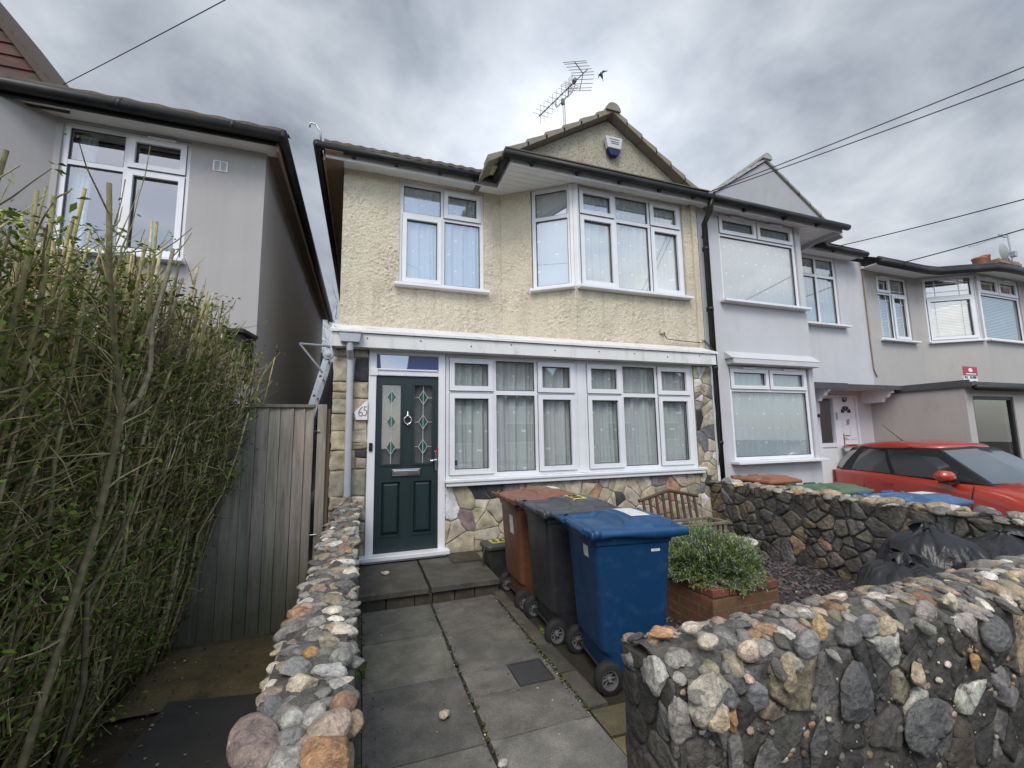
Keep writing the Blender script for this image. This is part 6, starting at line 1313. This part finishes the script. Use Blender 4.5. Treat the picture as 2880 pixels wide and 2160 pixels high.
# ================================================================== gate, post, ladder, passage
gwd = NB('weathered_board'); gv = gwd.co((9, 9, .55)); ga = gwd.n('ShaderNodeAttribute', attribute_name='Col').outputs['Color']
gn = gwd.noise(gv, 3.2, 8, .65, 1.2); gc = gwd.mixc(1.0, ga, gwd.ramp(gn, [(.3, (.62, .60, .57)), (.5, (1, 1, 1)), (.72, (1.35, 1.33, 1.28))]), 'MULTIPLY')
gz = gwd.n('ShaderNodeSeparateXYZ', {0: gwd.n('ShaderNodeTexCoord').outputs['Object']}).outputs[2]
alg = gwd.n('ShaderNodeMapRange', {0: gwd.math('ADD', gz, gwd.math('MULTIPLY', gwd.noise(gwd.co((2, 2, 1)), 3, 5, .6), .7)), 1: 1.15, 2: .45, 3: 0.0, 4: .75}).outputs[0]; gc = gwd.mixc(alg, gc, (.075, .085, .045))
gp_ = gwd.n('ShaderNodeBsdfPrincipled', {'Base Color': gc, 'Roughness': .85, 'Specular IOR Level': .2}); gwd.l(gwd.n('ShaderNodeBump', {'Height': gn, 'Strength': .5, 'Distance': .004}).outputs[0], gp_.inputs['Normal']); gwd.l(gp_.outputs[0], gwd.out.inputs[0])
GT = thing('timber_gate', 'grey weathered vertical board gate across the side passage beside the hedge', 'gate', (-0.7, 3.9, 0)); rg = random.Random(14); mb = MB(); x = -1.42
while x < -0.385:
    w = rg.uniform(.08, .12); w = min(w, -0.385-x+.001); zb = rg.uniform(.015, .03); yo = rg.uniform(0, .010); c = vary((0.275, 0.26, 0.22), rg, .22); mb.col = c
    # feather-edged board: one side thicker
    mb.add([(x, 3.90-yo, zb), (x+w-.003, 3.885-yo, zb), (x+w-.003, 3.915, zb), (x, 3.915, zb), (x, 3.90-yo, 1.745), (x+w-.003, 3.885-yo, 1.745), (x+w-.003, 3.915, 1.745), (x, 3.915, 1.745)], [(3, 2, 1, 0), (4, 5, 6, 7), (0, 1, 5, 4), (1, 2, 6, 5), (2, 3, 7, 6), (3, 0, 4, 7)]); x += w
mb.build('boards', gwd.m, GT, fixn=False); mb = MB(); mb.col = (.16, .14, .11); mb.box(-1.43, -.38, 3.87, 3.945, 1.746, 1.772); mb.build('capping', gwd.m, GT, bevel=.003)
mb = MB(); mb.col = (.12, .10, .08)
for z in (.35, 1.0, 1.55): mb = MB(); mb.col = (.12, .10, .08); mb.box(-1.4, -.40, 3.916, 3.955, z, z+.07); mb.build('rail', gwd.m, GT)
t = thing('fence_post', 'narrow grey timber post between the gate and the drainpipe pier', 'post', (-.325, 3.95, 0)); mb = MB(); mb.col = (.275, .255, .215); mb.box(-.358, -.290, 3.90, 3.93, 0, 1.775); mb.build('board', gwd.m, t, bevel=.003); mb = MB(); mb.col = (.12, .09, .06); mb.box(-.335, -.265, 3.931, 4.0, 0, 1.74); mb.build('stud', gwd.m, t)
mb = MB()
for z in (1.55, .72): mb.tube([(-.40, 3.895, z), (-.335, 3.893, z)], .006, 6)
mb.build('hinge_pin', M['chrome'], t)
alu = pm('aluminium', (.52, .54, .57), (.42, .44, .47), 12, .35, metal=.75)
LD = thing('folding_ladder', 'silver folding ladder leaning in the side passage with a stand off arm', 'ladder', (-1.13, 6.0, 0)); top, bot = Vector((-.34, 0, 3.05)), Vector((-1.12, 0, .0)); dz_ = (top-bot).normalized(); px = Vector((dz_.z, 0, -dz_.x))
for y in (6.0, 6.42):
    mb = MB()
    P = [bot+px*-.035, bot+px*.035, top+px*.035, top+px*-.035]; mb.prism([(p.x, y-.013, p.z) for p in P], (0, .026, 0)); mb.build('stile', alu, LD)
mb = MB(); hm_ = MB(); L_ = (top-bot).length
for k in range(1, 12): p = bot+dz_*(L_*k/12); mb.tube([(p.x, 6.0, p.z), (p.x, 6.42, p.z)], .014, 8); hm_.box(p.x-.014, p.x+.014, 5.984, 5.9868, p.z-.014, p.z+.014)
mb.build('rungs', alu, LD); hm_.build('rung_end', M['gasket'], LD)
mb = MB(); p = bot+dz_*(L_*.845)
mb.lathe([(0, -.05), (.03, -.048), (.03, -.03), (.065, -.028), (.07, -.012), (.07, 0)], (p.x+.01, 5.986, p.z), 'y', 20); mb.lathe([(0, -.02), (.045, -.02), (.05, 0)], (p.x+.07, 5.99, p.z-.06), 'y', 16); mb.build('hinge', M['metal'], LD)
mb = MB(); a = bot+dz_*(L_*.88); b = bot+dz_*(L_*.77); c = Vector((a.x-.36, 0, a.z+.015))
mb.tube([(a.x, 5.97, a.z), (c.x, 5.97, c.z)], .016, 6); mb.tube([(b.x, 5.97, b.z), (c.x, 5.97, c.z)], .013, 6); mb.build('stand_off_arm', alu, LD)
t = thing('timber_pile', 'offcuts of brown timber leaning behind the post in the side passage', 'timber', (-.3, 5.3, 0)); rg = random.Random(3)
for k in range(5):
    mb = MB(); mb.col = vary((.20, .12, .075), rg, .3); x0 = -.30-rg.uniform(0, .10); y0 = 5.35+k*.18; mb.prism([(x0-.14, y0, 0), (x0-.09, y0, 0), (x0+.02, y0+.05, 1.15+.05*k), (x0-.03, y0+.05, 1.15+.05*k)], (0, .10, 0)); mb.build('plank', gwd.m, t)
t = thing('back_fence', 'brown board fence closing the far end of the side passage', 'fence', (-.7, 16, 0)); mb = MB(); rg = random.Random(8); x = -2.2
while x < 3: mb.col = vary((.13, .085, .055), rg, .25); mb.box(x, x+.11, 16, 16.02, 0, 1.9+rg.uniform(-.02, .02)); x += .115
mb.build('boards', gwd.m, t)
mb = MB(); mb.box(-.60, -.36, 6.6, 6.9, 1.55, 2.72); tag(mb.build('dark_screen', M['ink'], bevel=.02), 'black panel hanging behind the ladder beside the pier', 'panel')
t = thing('evergreen_shrub', 'bright green shrub at the far end of the side passage', 'shrub', (-.9, 14, 0)); rg = random.Random(17); mb = MB(); sb = MB()
for k in range(2600):
    d = Vector((rg.gauss(0, 1), rg.gauss(0, 1), rg.gauss(0, 1))).normalized(); p = Vector((-.8+d.x*1.1, 14+d.y*.8, 1.7+d.z*1.2))*1.0; p = Vector((-.8, 14, 1.7)).lerp(p, rg.uniform(.45, 1)); leaf_q(mb, p, Vector((rg.gauss(0, 1), rg.gauss(0, 1), rg.gauss(0, .6))), Vector((0, 0, 1)), rg.uniform(.08, .16), rg.uniform(.025, .05), vary((.10, .16, .03), rg, .45))
for k in range(9): sb.tube([(-.8+rg.uniform(-.1, .1), 14, 0), (-.8+rg.uniform(-.5, .5), 14+rg.uniform(-.3, .3), 1.9)], [.03, .012], 5, False, (.09, .07, .045))
mb.build('leaves', leaf, t, fixn=False); sb.build('stems', bark, t, fixn=False)
# ---- bare tree behind the gap
t = thing('bare_tree', 'bare winter tree seen through the gap between the two houses', 'tree', (-1.3, 24, 0)); rg = random.Random(23); tr = MB(); tw = MB()
def grow(p, d, L_, r, lv):
    n = 3; pts = [p]; q = p.copy(); dd = d.copy()
    for k in range(n): dd = (dd+Vector((rg.gauss(0, .10), rg.gauss(0, .10), .03))).normalized(); q = q+dd*L_/n; pts.append(q.copy())
    (tr if lv < 2 else tw).tube(pts, [r*(1-.18*k/1) if k < n else r*.5 for k in range(n+1)], 5 if lv < 2 else 3, False, vary((.16, .14, .11), rg, .2))
    if lv >= 6: return
    for k in range(3 if lv < 5 else 4):
        ax = Vector((rg.gauss(0, 1), rg.gauss(0, 1), rg.gauss(0, .4))); nd = (dd+ax.normalized()*rg.uniform(.45, .8)).normalized(); nd.z = abs(nd.z)*.8+.12
        grow(pts[rg.choice((1, 2, 3))] if k else q, nd.normalized(), L_*rg.uniform(.62, .82), r*.58, lv+1)
grow(Vector((-1.3, 24, 0)), Vector((0, 0, 1)), 3.4, .16, 0); tr.build('trunk', bark, t, fixn=False); tw.build('twigs', bark, t, fixn=False)
# ================================================================== privet hedge
HG = thing('privet_hedge', 'tall overgrown privet hedge with cut woody stems and small green leaves', 'hedge', (-1.8, 2.4, 0)); rg = random.Random(91); sm = MB(); tw = MB(); lv = MB()
def htop(y): return 2.12+.20*min(1, max(0, y-1.7))+.04*math.sin(y*3.1)+.03*math.sin(y*7.7) - (max(0, y-3.3)*.32)
def hface(y, z):     # x of the hedge face towards the path
    return -1.24+.17*math.sin(min(1, z/1.7)*1.45)+.05*noise.noise(Vector((y*2.5, z*2.5, 4)))+(max(0, y-2.7)*.18 if z > 1.1 else 0)
STEMC = [(.24, .22, .09), (.32, .29, .14), (.18, .165, .075), (.38, .34, .19), (.13, .12, .055)]
TWC = [(.27, .235, .10), (.37, .325, .16), (.17, .145, .065), (.46, .40, .23)]
LC = [(.125, .185, .024), (.075, .125, .018), (.20, .27, .04), (.05, .085, .018)]
def leaves_at(p, n, spread=.035, big=1.0):
    for _ in range(n):
        o = Vector((rg.gauss(0, 1), rg.gauss(0, 1), rg.gauss(0, .8)))*spread
        leaf_q(lv, p+o, Vector((rg.gauss(0, 1), rg.gauss(0, 1), rg.gauss(.3, .7))), Vector((rg.gauss(0, .5), rg.gauss(0, .5), 1)), rg.choice((.014, .02, .026, .032, .042))*rg.uniform(.8, 1.2)*big, rg.uniform(.005, .0115)*big, vary(rg.choice(LC), rg, .35))
def wob(p, d, L_, n, w):
    pts = [p.copy()]; q = p.copy(); dd = d.normalized()
    for k in range(n): dd = (dd+Vector((rg.gauss(0, w), rg.gauss(0, w), rg.gauss(0, w*.6)))).normalized(); q = q+dd*L_/n; pts.append(q.copy())
    return pts
for k in range(560):   # upright cut stems
    y = rg.uniform(1.3, 4.05); dep = rg.random()**2.6*.95; zt = htop(y)*rg.uniform(.60, 1.06) if rg.random() < .72 else htop(y)+rg.uniform(.02, .30)
    x0 = hface(y, .3)-dep-.04; p0 = Vector((x0-.05, y+rg.uniform(-.12, .12), -.02)); xt = hface(y, min(zt, 2.3))-dep*1.0-rg.uniform(0, .10)
    p1 = Vector((xt+rg.uniform(-.05, .10), y+rg.uniform(-.28, .34), zt)); c = vary(rg.choice(STEMC), rg, .2); r = rg.uniform(.0045, .0108)
    n = 6; pts = []
    for j in range(n+1):
        f = j/n; q = p0.lerp(p1, f)+Vector((rg.gauss(0, .016), rg.gauss(0, .02), 0))*(1 if 0 < j < n else 0); pts.append(q)
    sm.tube(pts, [r*(1.25-.5*j/n) for j in range(n+1)], 6, True, c)
    for j in range(rg.randint(2, 6)):
        f = rg.uniform(.35, 1); q = p0.lerp(p1, f); tl = rg.uniform(.05, .25); tp = wob(q, Vector((rg.uniform(-.2, 1.0), rg.gauss(0, .8), rg.uniform(.1, 1.0))), tl, 3, .25); tw.tube(tp, [r*.45, r*.35, r*.28, r*.2], 4, False, c)
        if rg.random() < .55: leaves_at(tp[-1], rg.randint(2, 6), .02)
    if rg.random() < .6: leaves_at(p1-Vector((0, 0, rg.uniform(.02, .2))), rg.randint(2, 7), .022)
for k in range(4800):  # twigs through the body, thickest near the face
    y = rg.uniform(1.2, 4.1); z = rg.random()**.85*htop(y)*.985; dep = rg.random()**2.0*.75; x = hface(y, z)-dep; p = Vector((x, y, z))
    d = Vector((rg.uniform(-.3, .7), rg.gauss(-.1, .7), rg.uniform(-.15, 1.1))); L_ = rg.uniform(.10, .42); r = rg.choice((.0017, .0022, .003, .0042, .0055)); pts = wob(p, d, L_, 3, .22)
    mx = max(q.x-hface(q.y, q.z) for q in pts)
    if mx > .06: pts = [q-Vector((mx-.06, 0, 0)) for q in pts]
    tw.tube(pts, [r, r*.85, r*.7, r*.45], 3, False, vary(rg.choice(TWC), rg, .25))
    dens = noise.noise(Vector((y*2.2, z*2.2, 8)))
    if rg.random() < .40+.55*dens: leaves_at(pts[-1], rg.randint(3, 9)); leaves_at(pts[2], rg.randint(1, 5))
for k in range(300):   # long whips slanting up toward the path
    y = rg.uniform(1.3, 3.8); z = rg.uniform(.1, htop(y)*.93); p = Vector((hface(y, z)-.12, y, z)); pts = wob(p, Vector((.25, rg.choice((-.6, 1, 1))*rg.uniform(.2, .9), rg.uniform(.5, 1.1))), rg.uniform(.35, .8), 6, .10)
    mx = max(q.x-hface(q.y, q.z) for q in pts); pts = [q-Vector((max(0, mx-.04), 0, 0)) for q in pts]; tw.tube(pts, [rg.choice((.0032, .0042, .0056))*(1-.09*j) for j in range(7)], 5, False, vary(rg.choice(STEMC), rg, .2))
for k in range(5200):  # leaf sprays in the depth and at the foot
    y = rg.uniform(1.2, 4.1); z = rg.random()*htop(y)*.93; p = Vector((hface(y, z)-rg.random()**1.5*.6, y, z)); dens = noise.noise(Vector((y*2.2, z*2.2, 8)))
    if rg.random() < .5+.8*dens: leaves_at(p, rg.randint(3, 7), .04)
# the thick forked stem nearest the path
sm.tube([(-1.02, 1.86, .0), (-1.01, 1.90, .35), (-.99, 2.02, .75), (-.965, 2.13, 1.15), (-.955, 2.19, 1.45), (-.95, 2.20, 1.62), (-.955, 2.13, 1.85), (-.955, 2.04, 2.15), (-.96, 1.99, 2.50)], [.0135, .013, .0125, .0125, .0145, .0125, .0115, .0105, .009], 8, True, (.15, .135, .07))
sm.tube([(-.95, 2.20, 1.60), (-.945, 2.33, 1.68), (-.95, 2.43, 1.82), (-.96, 2.44, 2.05), (-.965, 2.56, 2.32), (-.97, 2.62, 2.5)], [.011, .011, .0105, .010, .0095, .009], 7, True, (.19, .165, .11))
for k in range(46):
    f = rg.uniform(.15, .98)*8; i0 = min(7, int(f)); TP = [(-1.02, 1.86, .0), (-1.01, 1.90, .35), (-.99, 2.02, .75), (-.965, 2.13, 1.15), (-.955, 2.19, 1.45), (-.95, 2.20, 1.62), (-.955, 2.13, 1.85), (-.955, 2.04, 2.15), (-.96, 1.99, 2.50)]
    p = Vector(TP[i0]).lerp(Vector(TP[i0+1]), f-i0); pts = wob(p, Vector((rg.uniform(-.5, .35), rg.gauss(0, 1), rg.uniform(.2, 1.2))), rg.uniform(.05, .30), 3, .2); tw.tube(pts, [.004, .0032, .0025, .0016], 4, False, vary(rg.choice(STEMC), rg, .2))
    if rg.random() < .6: leaves_at(pts[-1], rg.randint(3, 8), .025)
sm.tube([(-1.10, 2.25, .0), (-1.06, 2.37, .5), (-1.09, 2.40, .85), (-1.05, 2.55, 1.1), (-1.09, 2.60, 1.5)], [.012, .0115, .011, .010, .008], 7, True, (.13, .115, .07))
for (y, x, z0, z1, r) in ((2.55, -1.08, 2.0, 2.50, .0075), (2.85, -1.02, 1.95, 2.44, .008), (3.1, -1.0, 1.9, 2.44, .009), (3.4, -.95, 1.8, 2.38, .009)):
    sm.tube([(x-.06, y-.05, z0), (x-.02, y, (z0+z1)/2), (x, y+.06, z1)], [r*1.15, r, r*.9], 7, True, vary((.20, .18, .12), rg, .15)); leaves_at(Vector((x, y+.05, z1-.06)), 8, .025)
sm.build('stems', bark, HG, fixn=False, smooth=True); tw.build('twigs', bark, HG, fixn=False); lv.build('leaves', leaf, HG, fixn=False)
mb = MB(); mb.grid(lambda s, q: (-1.75+.03*noise.noise(Vector((s*30, q*20, 1))), .5+3.5*s, 2.15*q), 30, 20); mb.build('dark_interior_sheet', pm('hedge_depth_shade', (.018, .014, .009), (.035, .028, .018), 40, .95), HG)  # dark sheet stands in for the shade deep inside the hedge
# small things on the ground
for (x, y, z, s, c, lab) in ((.24, 4.62, .150, (.05, .032, .018), (.55, .50, .38), 'pale flat flint lying on the door step'), (.45, 2.46, .022, (.032, .030, .022), (.52, .44, .34), 'broken pale pebble lying on the middle of the path'), (.64, 2.03, .018, (.028, .022, .014), (.62, .62, .60), 'white pebble at the lower edge of the path')):
    b_ = MB(); blob(b_, (x, y, z), s, (.1, .1, .4), c, rg, 3, 6, .12); tag(b_.build('loose_stone', cstone, smooth=True), lab, 'stone', 'loose stones on the path')
t = thing('weed', 'small green weed growing at the left edge of the path', 'weed', (.03, 3.15, 0)); mb = MB()
for k in range(160): leaf_q(mb, Vector((.03+rg.gauss(0, .02), 3.15+rg.gauss(0, .08), .005)), Vector((rg.gauss(0, 1), rg.gauss(0, 1), .9)), Vector((0, 0, 1)), rg.uniform(.015, .035), .004, vary((.10, .17, .03), rg, .35))
mb.build('leaves', leaf, t, fixn=False)
t = thing('weed', 'small green weed beside the kerb near the bin wheels', 'weed', (1.32, 3.25, 0)); mb = MB()
for k in range(120): leaf_q(mb, Vector((1.34+rg.gauss(0, .025), 3.25+rg.gauss(0, .04), -.03)), Vector((rg.gauss(0, 1), rg.gauss(0, 1), .9)), Vector((0, 0, 1)), rg.uniform(.02, .04), .006, vary((.12, .20, .03), rg, .35))
mb.build('leaves', leaf, t, fixn=False)
mb = MB()
for k in range(260):
    ed = rg.random()
    if ed < .55: x, y = 1.205+rg.gauss(0, .018), rg.uniform(2.2, 4.1)
    elif ed < .8: x, y = .62+rg.gauss(0, .02), rg.uniform(1.6, 4.0)
    else: x, y = rg.uniform(.05, 1.2), rg.uniform(1.6, 4.1)
    s = rg.uniform(.003, .009); blob(mb, (x, y, .003), (s, s*.8, s*.5), (0, 0, rg.random()*3), vary(rg.choice([(.45, .42, .36), (.10, .08, .05), (.06, .05, .03), (.20, .17, .12)]), rg, .3), rg, 1, 1, .1)
for k in range(260):
    x, y = rg.uniform(-1.25, -.6), rg.uniform(2.0, 3.85)
    if x > -1.0 and rg.random() < .7: continue
    s = rg.uniform(.004, .012); blob(mb, (x, y, .01), (s, s*.8, s*.5), (0, 0, rg.random()*3), vary(rg.choice([(.45, .40, .34), (.20, .15, .10), (.10, .06, .035)]), rg, .3), rg, 1, 1, .1)
ms = MB()
for k in range(300):
    q = rg.random()
    if q < .5: x, y = 1.207+rg.gauss(0, .012), 2.25+abs(rg.gauss(0, .8))
    elif q < .7: x, y = .03+rg.gauss(0, .012), rg.uniform(1.8, 4.0)
    elif q < .85: x, y = rg.uniform(.9, 1.27), 4.99+rg.gauss(0, .03)
    else: x, y = .622+rg.gauss(0, .006), rg.uniform(1.7, 4.0)
    if y > 4.06 and q < .5: continue
    s = rg.uniform(.004, .014); blob(ms, (x, y, .004 if y < 4.1 else .138), (s, s*.9, s*.35), (0, 0, rg.random()*3), vary(rg.choice([(.05, .065, .02), (.035, .045, .015), (.085, .09, .03)]), rg, .3), rg, 1, 0, .2)
tag(ms.build('moss', bark, fixn=False), 'dark moss in the joints and along the edges of the path', 'moss', kind='stuff')
tag(mb.build('grit', cstone, fixn=False), 'scattered grit, dead leaf crumbs and small stones on the paths', 'grit', kind='stuff')
# ================================================================== aerial, bird, wires
AR = thing('roof_aerial', 'tilted television aerial with many rods on a thin mast behind the cream gable', 'aerial', (3.88, 7.5, 7.0)); Y = 7.5
mb = MB(); mb.tube([(3.90, Y, 6.9), (3.87, Y, 8.64)], .016, 6); mb.build('mast', M['metal'], AR)
am = pm('aerial_grey', (.16, .16, .17), (.11, .11, .12), 8, .5, metal=.3); A, B = Vector((3.34, Y, 8.11)), Vector((4.50, Y, 9.50)); d = (B-A).normalized(); s_ = Vector((d.z*.35, -.94, -d.x*.1)).normalized(); n_ = d.cross(s_).normalized()
mb = MB(); mb.tube([A, B], .013, 6); mb.tube([(3.69, Y, 8.53), (3.695, Y, 8.40), (3.72, Y, 8.38), (3.99, Y, 8.72), (4.01, Y, 8.76), (4.01, Y, 8.92)], .010, 6); mb.lathe([(0, -.05), (.045, -.04), (.045, .04), (0, .05)], (4.17, Y, 9.13), 'y', 12); mb.box(3.84, 3.90, Y-.03, Y+.03, 8.48, 8.60); mb.build('boom', am, AR)
mb = MB()
for f in (.0, .07, .15, .24, .33, .43, .52, .57, .60, .63, .66):
    p = A.lerp(B, f)
    for sg_ in (-1, 1):
        for nn in (-.5, .5):
            e = p+(s_*.13+n_*nn*.28)*sg_; mb.tube([p, e], .0045, 4)
    mb.tube([p-s_*.055, p+s_*.055], .014, 5)
mb.build('directors', am, AR)
mb = MB(); c1 = A.lerp(B, .90)
for sg_ in (1, -1):
    arm = (Vector((-.10, 0, -.44)) if sg_ > 0 else Vector((-.26, -.10, .12))); e = c1+arm; mb.tube([c1, e], .010, 5)
    for f in (.1, .35, .6, .85, 1.0):
        q = c1.lerp(e, f); w_ = Vector((.17, -.20, -.11)); mb.tube([q-w_, q+w_], .006, 4)
mb.build('reflector', am, AR)
mb = MB(); mb.tube([(4.17, Y-.02, 9.12), (4.16, Y-.02, 8.98), (4.08, Y-.02, 8.80), (3.98, Y-.02, 8.68), (3.90, Y-.02, 8.62), (3.90, Y-.03, 7.2)], .006, 5); mb.build('coax_cable', M['blackpl'], AR)
BR = thing('flying_bird', 'small dark bird in flight with swept wings to the right of the aerial', 'bird', (5.8, 9, 11.07)); mb = MB()
c = Vector((5.815, 9.0, 11.06)); tip1, tip2, tail = Vector((5.68, 8.97, 10.86)), Vector((6.03, 8.97, 11.215)), Vector((5.87, 9.02, 10.95))
ax_ = (c-tail).normalized(); head = c+ax_*.065; segs = [tail, tail.lerp(c, .35), tail.lerp(c, .75), c, c+ax_*.04, head]; mb.tube(segs, [.006, .02, .034, .036, .026, .006], 8)
for tp, bend in ((tip1, Vector((-.01, 0, .05))), (tip2, Vector((-.05, 0, .02)))):
    mid_ = c.lerp(tp, .45)+bend+ax_*.02; f0, b0 = c+ax_*.025, c-ax_*.035; fm, bm2 = mid_+ax_*.012, mid_-ax_*.045
    mb.add([f0, fm, tp, bm2, b0, f0+Vector((0, .012, 0)), fm+Vector((0, .008, 0)), tp+Vector((0, .002, 0)), bm2+Vector((0, .008, 0)), b0+Vector((0, .012, 0))], [(0, 1, 2, 3, 4), (9, 8, 7, 6, 5), (0, 5, 6, 1), (1, 6, 7, 2), (2, 7, 8, 3), (3, 8, 9, 4)])
for k in (-1, 1): mb.prism([tail+Vector((0, 0, 0)), tail-ax_*.045+Vector((k*.016, 0, k*.012)), tail-ax_*.03], (0, .006, 0))
mb.build('body', pm('bird_slate', (.035, .037, .042), rough=.7), BR)
def wire(label, a, b, r=.007, sag=.06, ext=1.6):
    a, b = Vector(a), Vector(b); e = a+(b-a)*ext; pts = [a.lerp(e, k/24)-Vector((0, 0, sag*4*(k/24)*(1-k/24))) for k in range(25)]
    m_ = MB(); m_.tube(pts, r, 5); tag(m_.build('overhead_cable', M['blackpl'], fixn=False), label, 'cable', 'overhead cables')
wire('upper cable of the pair rising right from between the cream and grey houses', (5.10, 4.99, 5.28), (6.67, 2.12, 5.40), .007, .03)
wire('lower cable of the pair rising right from between the cream and grey houses', (5.2, 5.0, 5.30), (6.72, 2.15, 5.29), .007, .03)
wire('single cable rising right from the eaves of the pale grey house', (9.05, 5.60, 5.20), (8.94, 3.04, 4.80), .009, .04)
wire('cable rising right from the black gutter of the beige house', (10.71, 5.45, 4.99), (10.86, 3.75, 4.97), .011, .03)
wire('single cable crossing the sky from the roof of the mauve house', (-3.42, 6.02, 5.66), (-1.34, 4.2, 5.57), .0045, .03, 2.2)
